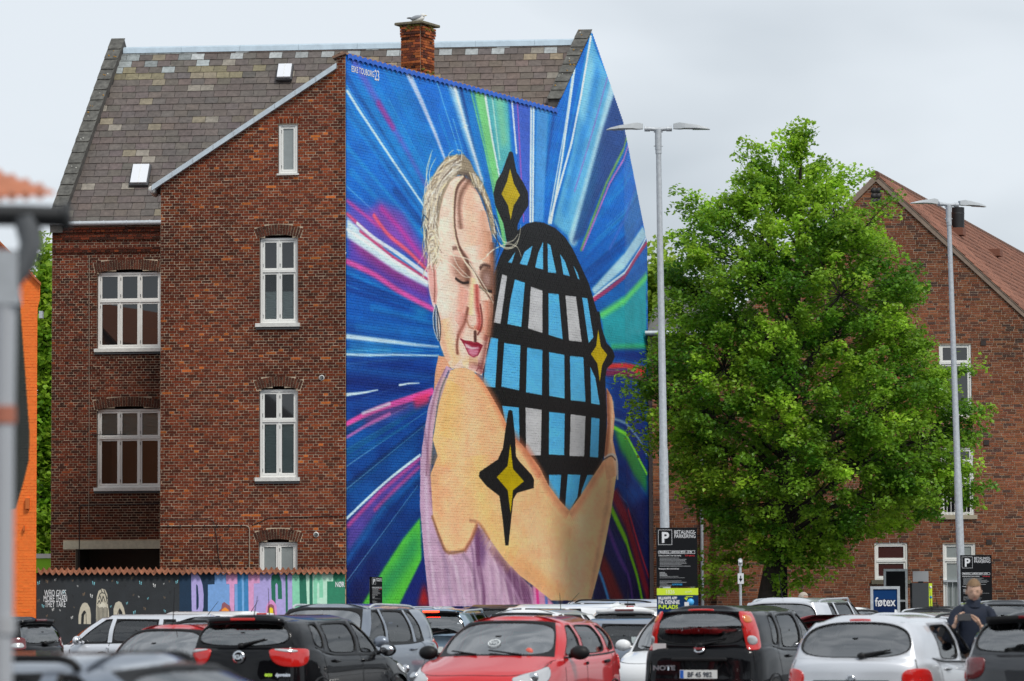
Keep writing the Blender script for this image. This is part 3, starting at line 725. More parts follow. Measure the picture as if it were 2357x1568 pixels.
    for i in range(110):
        t = r2.random(); x0 = 900 + 150 * t; y0 = -330 + 340 * t * t
        C(Z4((x0 + r2.normal(0, 6), y0), (x0 + 12, y0 + 40), (x0 + 26 + r2.normal(0, 10), y0 + 90)), r2.uniform(1.4, 3), HC[r2.integers(len(HC))], .75, .8, 1)
    for i in range(50):
        y0 = r2.uniform(40, 200); x0 = 655 + r2.normal(0, 10)
        C(Z4((x0, y0), (x0 + 25, y0 - 10), (x0 + 38, y0 + 40), (x0 + 20, y0 + 80)), r2.uniform(1.5, 3), HC[r2.integers(len(HC))], .75, .8, 1)
    C(Z4((870, -300), (825, -240), (806, -130), (808, 20), (838, 140), (888, 230), (950, 320), (1000, 420), (1052, 482)), 9, (96, 62, 52), .85, 2, 3)
    C(Z4((860, -305), (812, -240), (797, -120), (802, 30), (830, 150), (880, 245), (935, 320), (985, 400), (1040, 440)), 5, (228, 208, 170), .9, 1.2, 2)
    C(Z4((900, -280), (850, -200), (835, -100), (846, 20)), 12, (120, 76, 62), .7, 5)
    for q in (((705, 20), (730, 130), (790, 180), (830, 260), (900, 330)), ((690, 60), (760, 170), (850, 200), (950, 230), (1020, 190)), ((700, 200), (790, 250), (860, 320), (900, 330)), ((715, 120), (700, 190), (640, 260), (600, 330)), ((640, 250), (620, 300), (610, 340)),
              ((1056, 20), (1080, 110), (1130, 150), (1190, 130), (1215, 60), (1222, 0)), ((1050, 60), (1100, 130), (1160, 140), (1210, 90)), ((1060, -30), (1110, 100), (1170, 100), (1205, 60)), ((1010, 190), (1060, 150), (1140, 120), (1200, 140), (1225, 200)),
              ((900, 240), (960, 330), (1010, 410), (1050, 490)), ((870, 230), (930, 300), (960, 380), (1010, 440)), ((640, -220), (630, -330), (650, -420), (668, -470)), ((660, -200), (650, -330), (690, -420)), ((655, -100), (620, -200), (640, -350), (660, -440)), ((780, -400), (770, -440), (800, -470)), ((850, -410), (850, -460), (820, -470)),
              ((640, 40), (612, -20), (616, 90)), ((960, -230), (985, -260), (980, -300))):
        C(Z4(*q), 2.6, (238, 230, 206), .9, .8, 1.2)
    for q in (((1060, 60), (1090, 150), (1060, 240)), ((1056, -60), (1085, 0), (1100, 60)), ((640, -30), (612, -60), (600, 10)), ((630, 30), (628, 110), (636, 160)), ((1062, 10), (1070, 100), (1050, 190))):
        C(Z4(*q), 2.4, (24, 34, 60), .9, .8, 1.2)
    # stars
    P(Z4((1143, 1168), (1155, 1160), (1170, 1168), (1186, 1330), (1192, 1450), (1210, 1480), (1290, 1568), (1305, 1600), (1304, 1650), (1200, 1680), (1175, 1720), (1160, 1860), (1145, 2010), (1125, 2010), (1110, 1860), (1088, 1700), (1010, 1640), (960, 1580), (962, 1550), (1080, 1470), (1110, 1400), (1128, 1270)), K)
    P(Z5((1128, 115), (1145, 270), (1213, 345), (1145, 400), (1130, 545), (1112, 400), (1045, 320), (1112, 250)), YE)
    P(Z3((1155, 1058), (1178, 1150), (1218, 1225), (1178, 1290), (1158, 1382), (1142, 1290), (1100, 1218), (1135, 1140)), YE)
    P(Z4((1708, 655), (1725, 765), (1765, 815), (1732, 880), (1718, 985), (1702, 870), (1662, 810), (1695, 760)), YE)
    cv.a *= (.97 + .06 * n3) * (.95 + .1 * n2)
    wm = np.clip((cv.a[..., 0:1] - cv.a[..., 2:3] - .10) * 6, 0, 1) * np.clip((cv.a[..., 0:1] - .55) * 5, 0, 1) * np.clip((cv.a[..., 2:3] - .2) * 6, 0, 1)
    cv.a[:] = cv.a * (1 + np.array((.09, .11, .20), np.float32) * wm)
    g_ = cv.a.mean(2, keepdims=True); cv.a[:] = np.clip(g_ + (cv.a - g_) * 1.04, 0, 1) ** .90; cv.a[:] = np.clip((cv.a - .5) * 1.08 + .51, 0, 1)
paint_mural()
mural_img = cv.image('mural_paint')
def mural_uv(extra=0):
    return lambda A: np.stack([(A[:, 0] + extra + .1) / (CS1 + .1), A[:, 1] / CZ1], 1)
M_mural = mat('mural_paint', rough=0.55, src=mural_img, bump=.1, bscale=60)
# ------------------------------------------------------------------ ground
M_asph = mat('asphalt', (0.055, 0.056, 0.06), 0.9, nscale=3, namp=.3, bump=.5, bscale=60)
g = MB(); N = 24
g.add([(-900, -500, 0), (900, -500, 0), (900, 1500, 0), (-900, 1500, 0)], [(0, 1, 2, 3)])
tag(g.build('ground', M_asph), kind='structure')
M_line = mat('white_road_paint', (0.7, 0.7, 0.68), 0.8, nscale=8, namp=.2)
mk = MB()
for row in range(3):
    for i in range(14):
        c = Vector((-14 + i * 2.6, 39 + row * 16.5 + i * -0.9 * .4, 0.004)); a = R(-21)
        mk.box(c, (.1, 5, .004), Matrix.Rotation(a, 3, 'Z'))
tag(mk.build('bay_markings', M_line), kind='structure')
pv = MB().box((6, 91, .06), (40, 6, .12)); tag(pv.build('pavement', mat('concrete', (.32, .31, .29), .9, nscale=5)), kind='structure')

# ------------------------------------------------------------------ brick palettes
M_mort = mat('mortar', (0.50, 0.40, 0.29), .95, nscale=6, namp=.25)
M_bk = mat('brick_faces', rough=.85, spec=.15, src='attr', nscale=30, namp=.22, bump=.5, bscale=90)
M_bko = mat('brick_single', rough=.85, spec=.15, src='obj', nscale=30, namp=.22, bump=.5, bscale=90)
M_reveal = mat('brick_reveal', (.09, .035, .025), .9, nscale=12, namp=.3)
PAL = [(.165, .036, .016), (.115, .027, .014), (.205, .046, .018), (.082, .024, .014), (.25, .060, .020), (.46, .125, .028)]
PW = [32, 28, 18, 15, 6, 3]
PAL2 = [(.130, .031, .016), (.092, .024, .014), (.165, .038, .018), (.055, .020, .014), (.23, .054, .020)]
PW2 = [30, 30, 14, 18, 3]
def backing(fr, poly, holes, z0, z1, off, mt, name, parent, ch=.0667, uvf=None, n_merge=1):
    V = []; F = []; z = z0
    while z < z1:
        zm = z + ch / 2; iv = crossings(poly, zm)
        for h in holes: iv = subtract(iv, crossings(h, zm))
        for a, b in iv:
            k = len(V); V += [(a, z, off), (b, z, off), (b, z + ch, off), (a, z + ch, off)]; F.append((k, k + 1, k + 2, k + 3))
        z += ch
    V = np.array(V); me = npmesh(name, fr.arr(V), np.array(F), mt, uv=uvf(V) if uvf else None)
    return link(name, me, parent)
def reveals(fr, hole, depth, mt, parent, out=.03, name='window_reveal'):
    m = MB(); n = len(hole)
    vs = [fr.w(a, z, out - .004) for a, z in hole] + [fr.w(a, z, -depth) for a, z in hole]
    m.add(vs, [(i, (i + 1) % n, n + (i + 1) % n, n + i) for i in range(n)])
    return m.build(name, mt, parent)
def R4(fr, u0, v0, u1, v1):
    s0, z0 = fr.px(u0, (v0 + v1) / 2)[0], fr.px((u0 + u1) / 2, v1)[1]
    s1, z1 = fr.px(u1, (v0 + v1) / 2)[0], fr.px((u0 + u1) / 2, v0)[1]
    return s0, s1, z0, z1
def arch_hole(s0, s1, z0, z1, rise, h, ring=.0, k=8):
    """opening polygon with segmental head; ring>0 grows the head by the arch ring"""
    w = (s1 - s0) / 2; c = (s0 + s1) / 2; Rr = (w * w + rise * rise) / (2 * rise); zc = z1 + rise - Rr; a0 = math.asin(min(1, w / Rr))
    pts = [(s0, z0), (s1, z0)]
    if ring: pts += [(s1, z1)]
    pts += [(c + (Rr + ring) * math.sin(a), zc + (Rr + ring) * math.cos(a)) for a in [a0 - 2 * a0 * i / k for i in range(k + 1)]]
    if ring: pts += [(s0, z1)]
    return pts

# ------------------------------------------------------------------ windows
M_wh = mat('white_frame_paint', (.80, .80, .77), .45)
M_whd = mat('sill_paint', (.66, .66, .63), .7, nscale=12, namp=.15)
M_dkst = mat('sill_underside', (.05, .055, .06), .8)
M_pane = mat('window_glass', (.012, .013, .014), .02, spec=.9, coat=.5, coatr=.01)
M_frost = mat('frosted_glass', (.27, .30, .30), .12, spec=.6, nscale=3, namp=.1)
M_blind = mat('pleated_blind', (.58, .62, .60), .8)
M_clear = glass('clear_window_glass', (.85, .88, .88), 1.55)
M_room = mat('dark_room', (.02, .02, .02), .9)
M_hinge = mat('hinge_metal', (.12, .12, .12), .4, 1)
def window(parent, fr, s0, s1, z0, z1, cols, split, top_mode='dark', bot_mode='dark', inset=.10, frame=.055, sash=.045, hinges=True, fmat=None):
    """outer frame, one sash and pane per light"""
    fm = fmat or M_wh
    w = MB(); o1, o0 = -inset + .05, -inset - .03
    w.fbox(fr, s0, s0 + frame, z0, z1, o0, o1); w.fbox(fr, s1 - frame, s1, z0, z1, o0, o1)
    w.fbox(fr, s0 + frame, s1 - frame, z1 - frame, z1, o0, o1 - .002); w.fbox(fr, s0 + frame, s1 - frame, z0, z0 + frame, o0, o1 - .002)
    rows = [(z0 + frame, z1 - frame, bot_mode)] if split is None else [(z0 + frame, split - .025, bot_mode), (split + .025, z1 - frame, top_mode)]
    if split is not None: w.fbox(fr, s0 + frame, s1 - frame, split - .025, split + .025, o0, o1 + .006)
    cw = (s1 - s0 - 2 * frame) / cols
    for c in range(1, cols):
        x = s0 + frame + c * cw; w.fbox(fr, x - .018, x + .018, z0 + frame, z1 - frame, o0, o1 - .006)
    root = w.build('window', fm, parent)
    for za, zb, mode in rows:
        for c in range(cols):
            a = s0 + frame + c * cw + (.02 if c else .004); b = s0 + frame + (c + 1) * cw - (.02 if c < cols - 1 else .004)
            a2, b2, z2, z3 = a + sash, b - sash, za + .006 + sash, zb - .006 - sash
            m = MB(); p0, p1 = -inset - .02, -inset + .032
            m.fbox(fr, a, a2, za + .006, zb - .006, p0, p1); m.fbox(fr, b2, b, za + .006, zb - .006, p0, p1)
            m.fbox(fr, a2, b2, z3, zb - .006, p0, p1 - .002); m.fbox(fr, a2, b2, za + .006, z2, p0, p1 - .002)
            if hinges:
                for hz in (za + .12, zb - .12): m.fbox(fr, a - .012, a + .008, hz - .04, hz + .04, p1 - .01, p1 + .012, 1)
            m.build('sash', [fm, M_hinge], root)
            md = mode if isinstance(mode, str) else mode[c]
            zsplit = None
            if md.startswith('half'): zsplit = z2 + (z3 - z2) * float(md[4:])
            if md == 'blind' or zsplit:
                bt = z3 if md == 'blind' else zsplit
                bl = MB(); nb = max(4, int((bt - z2) / .035))
                for i in range(nb):
                    q0 = z2 + (bt - z2) * i / nb; q1 = z2 + (bt - z2) * (i + .5) / nb; q2 = z2 + (bt - z2) * (i + 1) / nb
                    for r0, r1, oa, ob in ((q0, q1, -.045, -.032), (q1, q2, -.032, -.045)):
                        bl.add([fr.w(a2, r0, -inset + oa), fr.w(b2, r0, -inset + oa), fr.w(b2, r1, -inset + ob), fr.w(a2, r1, -inset + ob)], [(0, 1, 2, 3)])
                bl.build('blind', M_blind, root)
            g = MB(); g.fbox(fr, a2, b2, z2, z3, -inset - .006, -inset + .006)
            if md in ('dark',): g.build('pane', M_pane, root)
            elif md == 'frost': g.build('pane', M_frost, root)
            else:
                g.build('pane', M_clear, root)
                q = MB(); q.fbox(fr, a2 - .01, b2 + .01, z2 - .01, z3 + .01, -inset - .6, -inset - .07); q.build('room', M_room, root)
    return root
def sill(parent, fr, s0, s1, z1, h, mt=None, proj=.09, under=True):
    m = MB(); zu = z1 - h * .6
    m.fbox(fr, s0, s1, zu, z1, -.1, proj)
    if under: m.fbox(fr, s0 + .01, s1 - .01, z1 - h, zu - .001, .0, proj - .02, 1)
    return m.build('window_sill', [mt or M_whd, M_dkst], parent)
def arch(parent, fr, s0, s1, zs, rise, h, n, tint, seed):
    polys, _ = arch_bricks(fr, s0, s1, zs, rise, h, n, .03, None, None)
    r = np.random.default_rng(seed); me_l = []
    a = MB(); 
    vs = []
    w = (s1 - s0) / 2; c = (s0 + s1) / 2; Rr = (w * w + rise * rise) / (2 * rise); zc = zs + rise - Rr; a0 = math.asin(w / Rr)
    pts = [(c + Rr * math.sin(t), zc + Rr * math.cos(t)) for t in np.linspace(-a0, a0, 12)] + [(c + (Rr + h) * math.sin(t), zc + (Rr + h) * math.cos(t)) for t in np.linspace(a0, -a0, 12)]
    for i in range(11):
        q = [pts[i], pts[i + 1], pts[22 - i], pts[23 - i]]
        a.add([fr.w(x, z, .021) for x, z in q], [(0, 1, 2, 3)])
    root = a.build('window_arch', M_mort, parent)
    for i, q in enumerate(polys):
        parts = [q]
        k = .5 if i % 2 else 1
        def mixp(p, r_, t): return (p[0] + (r_[0] - p[0]) * t, p[1] + (r_[1] - p[1]) * t)
        A, B, C_, D = q
        segs = [(0, .47), (.53, 1)] if i % 2 else [(0, .23), (.29, .76), (.82, 1)] if i % 4 == 0 else [(0, 1)]
        segs = [(0, .64), (.69, 1)] if i % 2 else [(0, .30), (.35, 1)]
        for t0, t1 in segs:
            m = MB(); pp = [mixp(A, D, t0), mixp(B, C_, t0), mixp(B, C_, t1), mixp(A, D, t1)]
            m.prism(pp, lambda p, sd: fr.w(p[0], p[1], .034 if sd else .0))
            o = m.build('brick', M_bko, root); tt = np.array([(.095, .034, .022), (.07, .028, .02), (.12, .04, .024)][r.integers(0, 3)]) * r.uniform(.8, 1.15); o.color = (*tt, 1)
    return root

# ------------------------------------------------------------------ the painted house
HS = empty('brick_house', (S0[0], S0[1], 0), 0, 'dark red brick house under a grey slate roof, giant mural on its side wall', 'house')
zw_top = FA.px(797, 125)[1]
sW0 = FA.px(369.5, 900)[0]
verge = [FA.px(357, 433), FA.px(770, 160)]
polyA = [(sW0, 0), (0, 0), (0, zw_top - .02), (FA.px(776, 130)[0], zw_top - .06), (FA.px(772, 160)[0], verge[1][1]), (sW0, FA.px(369, 424)[1])]
winA = []
def opening(fr, u0, v0, u1, v1, rise_px, vo):
    s0, s1, z0, z1 = R4(fr, u0, v0, u1, v1)
    rise = fr.px(u0, v0 - rise_px)[1] - fr.px(u0, v0)[1]
    h = fr.px((u0 + u1) / 2, vo)[1] - (z1 + rise)
    return s0, s1, z0, z1, rise, h
specA = [opening(FA, 598, 549, 686, 747, 9, 517), opening(FA, 597, 898, 686, 1102, 9, 867), opening(FA, 596, 1250, 685, 1440, 9, 1217)]
s0, s1, z0, z1 = R4(FA, 641, 285, 686, 403)
holesA = [arch_hole(a, b, c, d, r, h) for a, b, c, d, r, h in specA]; ringA = [arch_hole(a - .06, b + .06, d, d, r, h, ring=h + .012) for a, b, c, d, r, h in specA]
att = [(s0, z0), (s1, z0), (s1, z1), (s0, z1)]
holesA2 = holesA + ringA + [att, [(s0 - .02, z1), (s1 + .02, z1), (s1 + .06, z1 + .13), (s0 - .06, z1 + .13)]]
wallA = backing(FA, polyA, holesA + [att], 0, 15.5, .021, M_mort, 'front_wall', HS)
BA = lay(polyA, holesA2, 2.0, zw_top, seed=1, joint=.014)
def soot(fr, spots):
    P_ = [(fr.px(u, v), w, h) for u, v, w, h in spots]
    def f(B):
        s_, z_ = (B[:, 0] + B[:, 1]) / 2, B[:, 2]; k = np.ones(len(B))
        for (a_, b_), w, h in P_: k -= .38 * np.exp(-((s_ - a_) / w) ** 2 - ((z_ - b_) / h) ** 2)
        return k.clip(.4, 1.1)
    return f
shadeA = soot(FA, [(640, 775, .65, .35), (640, 1125, .65, .3), (500, 1300, 2.5, .5), (380, 900, .25, 4), (785, 500, .2, 4), (650, 860, .8, .2), (450, 600, 1.0, .8)])
brickwall(FA, BA, PAL, PW, wallA, M_bk, M_bko, n_obj=170, seed=11, shade=shadeA)
for i, (a, b, c, d, r, h) in enumerate(specA):
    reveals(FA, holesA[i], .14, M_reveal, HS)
    arch(HS, FA, a - .05, b + .05, d, r, h, 17, None, 20 + i)
    sp = (FA.px(640, 624)[1], FA.px(640, 969)[1], None)[i]
    window(HS, FA, a + .01, b - .01, c + .03, d + .015, 2, sp, 'dark', ('half.62', 'blind', 'frost')[i])
    if i < 2: sill(HS, FA, a - .1, b + .05, c + .03, .15)
reveals(FA, att, .1, M_reveal, HS)
window(HS, FA, s0 + .01, s1 - .01, z0 + .03, z1 - .01, 1, None, 'frost', 'frost', inset=.06)
sill(HS, FA, s0 - .03, s1 + .03, z0 + .03, .07, under=False)
fa = MB().fbox(FA, s0 - .06, s1 + .06, z1, z1 + .13, 0, .02).build('window_arch', M_mort, HS)
for i in range(7):
    m = MB(); x = s0 - .05 + (s1 - s0 + .1) * i / 7; k = (i - 3) * .006
    m.prism([(x + .01, z1 + .004), (x + (s1 - s0 + .1) / 7 - .004, z1 + .004), (x + (s1 - s0 + .1) / 7 - .004 + k, z1 + .125), (x + .01 + k, z1 + .125)], lambda p, sd: FA.w(p[0], p[1], .034 if sd else 0))
    o = m.build('brick', M_bko, fa); o.color = (*[c * .9 for c in PAL[i % 3]], 1)
# zinc verge along the lean-to roof
M_zinc = mat('zinc', (.56, .64, .70), .42, .25, nscale=6, namp=.12)
M_galv = mat('galvanised', (.50, .53, .56), .5, .35, nscale=14, namp=.16)
vg = MB(); a, b = FA.px(352, 428), FA.px(776, 147); dz = .13
vg.prism([(a[0], a[1] - dz), (b[0], b[1] - dz), (b[0], b[1]), (a[0], a[1])], lambda p, sd: FA.w(p[0], p[1], .16 if sd else -.05))
vgo = vg.build('verge_flashing', M_zinc, HS)
for i in range(1, 9):
    t = i / 9; x = a[0] + (b[0] - a[0]) * t; z = a[1] + (b[1] - a[1]) * t
    MB().fbox(FA, x - .008, x + .012, z - .1, z - .012, .16, .168).build('seam', M_galv, vgo)
ge = MB().lathe(FA.w(FA.px(351, 428)[0], a[1] - .10, .1), [(0.001, -.02), (.085, -.02), (.085, .9), (.001, .9)], 12, axis='y'); ge.build('gutter_end', M_whd, HS)
# lean-to roof, wing side and party-wall top
n0 = Vector((math.sin(R(5)), math.cos(R(5)), 0))
WD = 7.6
mroof = mat('slate_roof_body', (.13, .12, .11), .85, nscale=6)
rb = MB()
P = [FA.w(a[0], a[1] - .02, .1), FA.w(b[0], b[1] - .02, .1)]; Q = [p + n0 * WD for p in P]
rb.add([P[0], P[1], Q[1], Q[0]] + [p + Vector((0, 0, -.1)) for p in (P[0], P[1], Q[1], Q[0])], [(0, 1, 2, 3), (7, 6, 5, 4), (0, 4, 5, 1), (1, 5, 6, 2), (2, 6, 7, 3), (3, 7, 4, 0)])
rb.build('lean_to_roof', mroof, HS)
FWs = Frame((FA.w(sW0, 0).x + n0.x * WD, FA.w(sW0, 0).y + n0.y * WD), (-n0.x, -n0.y))
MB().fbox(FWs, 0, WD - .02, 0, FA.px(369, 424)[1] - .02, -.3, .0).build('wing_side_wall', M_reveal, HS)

# mural wall
gp = [FM.px(797, 128), FM.px(1278, 254), FM.px(1361, 73), FM.px(1437, 281)]
polyM = [(0, 0), (SB, 0), (SB, gp[3][1]), (gp[2][0], gp[2][1] - .02), (gp[1][0], gp[1][1]), (0, gp[0][1])]
wM = backing(FM, polyM, [], 0, 17.5, .021, M_mural, 'mural_wall', HS, uvf=mural_uv())
BM = lay(polyM, [], 0.02, 17.3, seed=5)
V, F, _, uv = brick_geo(FM, BM, .0285, jit=.0016, seed=6, uvf=mural_uv())
o = link('brickwork', npmesh('brickwork', V, F, M_mural, uv=uv), wM); o['kind'] = 'stuff'
e2 = FM2.px(1487.5, 560)
polyM2 = [(0, 0), (e2[0], 0), (e2[0], e2[1]), (0, gp[3][1])]
wM2 = backing(FM2, polyM2, [], 0, 16, .021, M_mural, 'mural_end_wall', HS, uvf=mural_uv(SB))
BM2 = lay(polyM2, [], 0.02, 15.5, seed=8)
V, F, _, uv = brick_geo(FM2, BM2, .0290, jit=.0018, seed=9, uvf=mural_uv(SB))
o = link('brickwork', npmesh('brickwork', V, F, M_mural, uv=uv), wM2); o['kind'] = 'stuff'
M_sig = mat('white_wall_paint', (.78, .8, .82), .6)
p = FM.px(806, 165); q = FM.px(858, 180)
ftext(FM, 'ESKE TOUBORG', p[0], p[1], .21, M_sig, wM, off=.036, bold=.003, width=FM.px(858, 175)[0] - p[0])
q = FM.px(859, 184); ftext(FM, '23', q[0], q[1], .36, M_sig, wM, off=.036, bold=.004, width=FM.px(872, 175)[0] - q[0] - .05)
# wavy painted coping of tiles on the party wall
cp = MB(); nT = 46; s_end = gp[1][0]
zc0 = gp[0][1]; zc1 = gp[1][1]
M_cop = mat('painted_coping', (.02, .13, .62), .55, nscale=8, namp=.25)
M_pant = mat('old_tile', (.22, .13, .09), .9, nscale=10, namp=.3)
cop = empty('party_wall_coping'); cop.parent = HS; cop.matrix_parent_inverse = world_of(HS).inverted()
for i in range(nT):
    sa = s_end * i / nT; sb = s_end * (i + 1.12) / nT; vs = []; K = 6
    for j in range(K + 1):
        x = sa + (sb - sa) * j / K; zz = zc0 + (zc1 - zc0) * x / s_end + .055 * math.sin(math.pi * (j / K) * 1.0) - .02 * (j / K)
        vs += [FM.w(x, zz - .10, .07), FM.w(x, zz + .01, .065), FM.w(x, zz + .08, -.16), FM.w(x, zz - .02, -.4)]
    fs = [(j * 4 + k, (j + 1) * 4 + k, (j + 1) * 4 + k + 1, j * 4 + k + 1) for j in range(K) for k in range(3)]
    m = MB(); m.add(vs, fs); m.m = [0 if (k % 3) < 1 else 1 for k in range(len(fs))]; m.build('coping_tile', [M_cop, M_pant], cop)
# end of the party wall seen from the front: lead cap and tile
MB().prism([(FA.px(765, 131)[0], FA.px(765, 131)[1]), (0.02, zw_top + .06), (.02, zw_top), (FA.px(767, 134)[0], FA.px(767, 136)[1])], lambda p, sd: FA.w(p[0], p[1], .1 if sd else -.3)).build('end_coping_tile', M_pant, HS)

# main house front (behind, left)
sB0 = FB.px(119, 900)[0]; sB1 = FB.px(400, 900)[0]
zE = FB.px(280, 514)[1]
polyB = [(sB0, 0), (sB1, 0), (sB1, zE - .05), (sB0, zE - .05)]
specB = [opening(FB, 224, 628, 372, 805, 8, 597), opening(FB, 223, 943, 372, 1125, 8, 914)]
holesB = [arch_hole(a_, b_, c_, d_, r_, h_, k=12) for a_, b_, c_, d_, r_, h_ in specB]; ringB = [arch_hole(a_ - .06, b_ + .06, d_, d_, r_, h_, ring=h_ + .012, k=12) for a_, b_, c_, d_, r_, h_ in specB]
ls0, ls1, lz0, lz1 = R4(FB, 146, 1245, 380, 1264)
dh = R4(FB, 174, 1264, 380, 1480); doorh = [(dh[0], dh[2]), (dh[1], dh[2]), (dh[1], dh[3]), (dh[0], dh[3])]
linth = [(ls0, lz0), (ls1, lz0), (ls1, lz1), (ls0, lz1)]
wallB = backing(FB, polyB, holesB + [doorh], 0, zE - .05, .021, M_mort, 'rear_front_wall', HS)
zz = lambda v: FB.px(250, v)[1]
BB = lay(polyB, holesB + ringB + [doorh, linth], 1.5, zE - .1, seed=2, joint=.014, proud=((zz(536), zz(515), .07), (zz(545), zz(536), .03), (zz(553), zz(545), .05), (zz(579), zz(571), .045)))
sootB = soot(FB, [(300, 835, 1.1, .35), (300, 1150, 1.1, .3), (250, 1190, 3, .45), (360, 900, .3, 4)])
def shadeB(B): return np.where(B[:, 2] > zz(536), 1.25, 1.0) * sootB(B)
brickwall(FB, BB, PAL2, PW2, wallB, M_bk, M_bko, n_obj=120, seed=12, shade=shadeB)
for i, (a_, b_, c_, d_, r_, h_) in enumerate(specB):
    reveals(FB, holesB[i], .14, M_reveal, HS); arch(HS, FB, a_ - .05, b_ + .05, d_, r_, h_, 27, None, 30 + i)
    window(HS, FB, a_ + .01, b_ - .01, c_ + .03, d_ + .015, 3, FB.px(300, (693, 1008)[i])[1], ('dark', 'blind')[i], 'dark')
    sill(HS, FB, a_ - .07, b_ + .05, c_ + .03, .15)
MB().fbox(FB, ls0, ls1, lz0 + .003, lz1 - .003, -.1, .045).build('lintel', mat('painted_concrete', (.50, .47, .36), .8, nscale=10), HS)
pp = MB(); pp.fbox(FB, dh[0] + .05, dh[1], 0, dh[3], -1.6, -1.5); pp.fbox(FB, dh[0] - .1, dh[0] + .05, 0, dh[3], -1.5, 0); pp.build('passage_wall', mat('passage_plaster', (.07, .06, .05), .9), HS)
# side and back walls, so that the house is closed
lc = FB.w(sB0, 0); 
gut = MB(); z = FB.px(280, 515)[1]
gut.tube([FB.w(FB.px(118, 515)[0], z, .16), FB.w(sW0 + 40, z, .16) if False else FB.w(FB.px(430, 515)[0], z, .16)], .065, 10)
gutter = gut.build('gutter', M_galv, HS)
for u in (185, 240, 293, 346): MB().tube([FB.w(FB.px(u, 515)[0], z, .16), FB.w(FB.px(u, 515)[0] + .03, z, .16)], .075, 10).build('gutter_bracket', M_galv, gutter)

# ---- slate roof
sA, zA = FM.px(1361, 71)
apx = FM.w(sA, 0)
FR = Frame((apx.x, apx.y), (FA.d.x, FA.d.y))
zR = FR.px(800, 104)[1]
run = (Vector((apx.x, apx.y, 0)) - Vector((FB.o.x, FB.o.y, 0))).dot(n0)
aR = Vector((FA.d.x, FA.d.y, 0))
def RP(s, t, h=0):      # roof point: s along the eave (0 = right-hand corner), t 0 eave .. 1 ridge, h above the slope
    z0_ = zE - .02; dz_ = zR - z0_; nn = Vector((-n0.x * dz_, -n0.y * dz_, run)).normalized()
    return Vector((FB.o.x, FB.o.y, 0)) + aR * s + n0 * (run * t - .12 * (1 - t)) + Vector((0, 0, z0_ + dz_ * t)) + nn * h
sRe, sRr = 0.0, (Vector((apx.x, apx.y, 0)) - Vector((FB.o.x, FB.o.y, 0))).dot(aR)
lr = FR.px(258, 300)[0]; sLr = sRr + lr; sLe = sB0 - .02
PW_ = .33
rl = math.hypot(run, zR - zE)
print('JUNC', FM.px(1278,254), FM.px(1361,71), FM.px(1437,281), 'sb', SB, 'e2', FM2.px(1487.5,560))
print('ROOF run %.2f zE %.2f zR %.2f zA %.2f slope %.2f sLr %.2f sLe %.2f' % (run, zE, zR, zA, rl, sLr, sLe))
rf = MB()
B2 = [RP(sLe, 0), RP(sRe, 0), RP(sRr, 1), RP(sLr, 1)]
bk = [Vector((B2[1].x, B2[1].y, B2[1].z)) + 2 * (Vector((apx.x, apx.y, 0)) - Vector((B2[1].x, B2[1].y, 0))), None]
br = FM2.w(e2[0], e2[1] - .05, -.1); bl = RP(sLr, 1) + (RP(sLr, 1) - RP(sLe, 0)); bl.z = B2[0].z
bb = FM.w(SB, gp[3][1] - .25, -.1)
rf.add([B2[0], B2[1], B2[2], B2[3], bb, br, bl], [(0, 1, 2, 3), (3, 2, 4, 5, 6)])
roof = rf.build('roof', mat('roof_felt', (.03, .028, .027), .9), HS)
bw = MB()
c0, c1, c2, c3 = FB.w(sB0, 0), Vector((bl.x, bl.y, 0)), Vector((br.x, br.y, 0)), FB.w(0, 0)
def wq(p, q, z0, z1): bw.add([Vector((p.x, p.y, z0)), Vector((q.x, q.y, z0)), Vector((q.x, q.y, z1)), Vector((p.x, p.y, z1))], [(0, 1, 2, 3)])
wq(c0, c1, 0, B2[0].z - .02); wq(c1, c2, 0, B2[0].z - .02)
gtop = RP(sLr, 1); bw.add([Vector((c0.x, c0.y, B2[0].z)), Vector((c1.x, c1.y, B2[0].z)), gtop], [(0, 1, 2)])
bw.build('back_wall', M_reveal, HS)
M_slate = mat('slate_faces', rough=.62, src='attr', nscale=9, namp=.30, bump=.3, bscale=25)
M_slateo = mat('slate_single', rough=.62, src='obj', nscale=9, namp=.30, bump=.3, bscale=25)
rows = 27; rs = np.random.default_rng(21); SL = []
base = np.array((.112, .092, .082))
lich = [(3, .55, 'w'), (4, .5, 'w')]
for k in range(rows):
    t0, t1 = k / rows, (k + 1.25) / rows
    sl = sLe + (sLr - sLe) * t0 + PW_ + .02; sr = sRe + (sRr - sRe) * t0 - PW_ + .06
    x = sl - rs.uniform(0, .18) - (.18 if k % 2 else 0)
    while x < sr:
        w_ = .36
        a_, b_ = max(x + .006, sl), min(x + w_ - .006, sr)
        if b_ - a_ > .04:
            rr = rs.random(); c = base * rs.uniform(.84, 1.12) * (1 + rs.normal(0, .03, 3))
            if rr < .05: c = np.array((.235, .21, .175)) * rs.uniform(.8, 1.15)
            elif rr < .09: c = np.array((.20, .17, .12)) * rs.uniform(.9, 1.2)
            if k >= rows - 4 and a_ < sl + 2.3 and rs.random() < .6: c = np.array((.30, .33, .33)) * rs.uniform(.6, 1.15)
            if k >= rows - 2 and rs.random() < .22: c = np.array((.34, .36, .36)) * rs.uniform(.7, 1.2)
            if k in (rows - 4, rows - 5) and a_ < sl + 4 and rs.random() < .35: c = np.array((.19, .165, .10)) * rs.uniform(.8, 1.2)
            if a_ > -5.6 and k < rows - 2 and rr > .06: c = c * np.array((1.12, 1.04, .98))
            SL.append((a_, b_, t0, min(t1, 1.0), c))
        x += w_
def cliproof(s, t):     # hidden lower right part behind the wing still gets slates; keep all
    return True
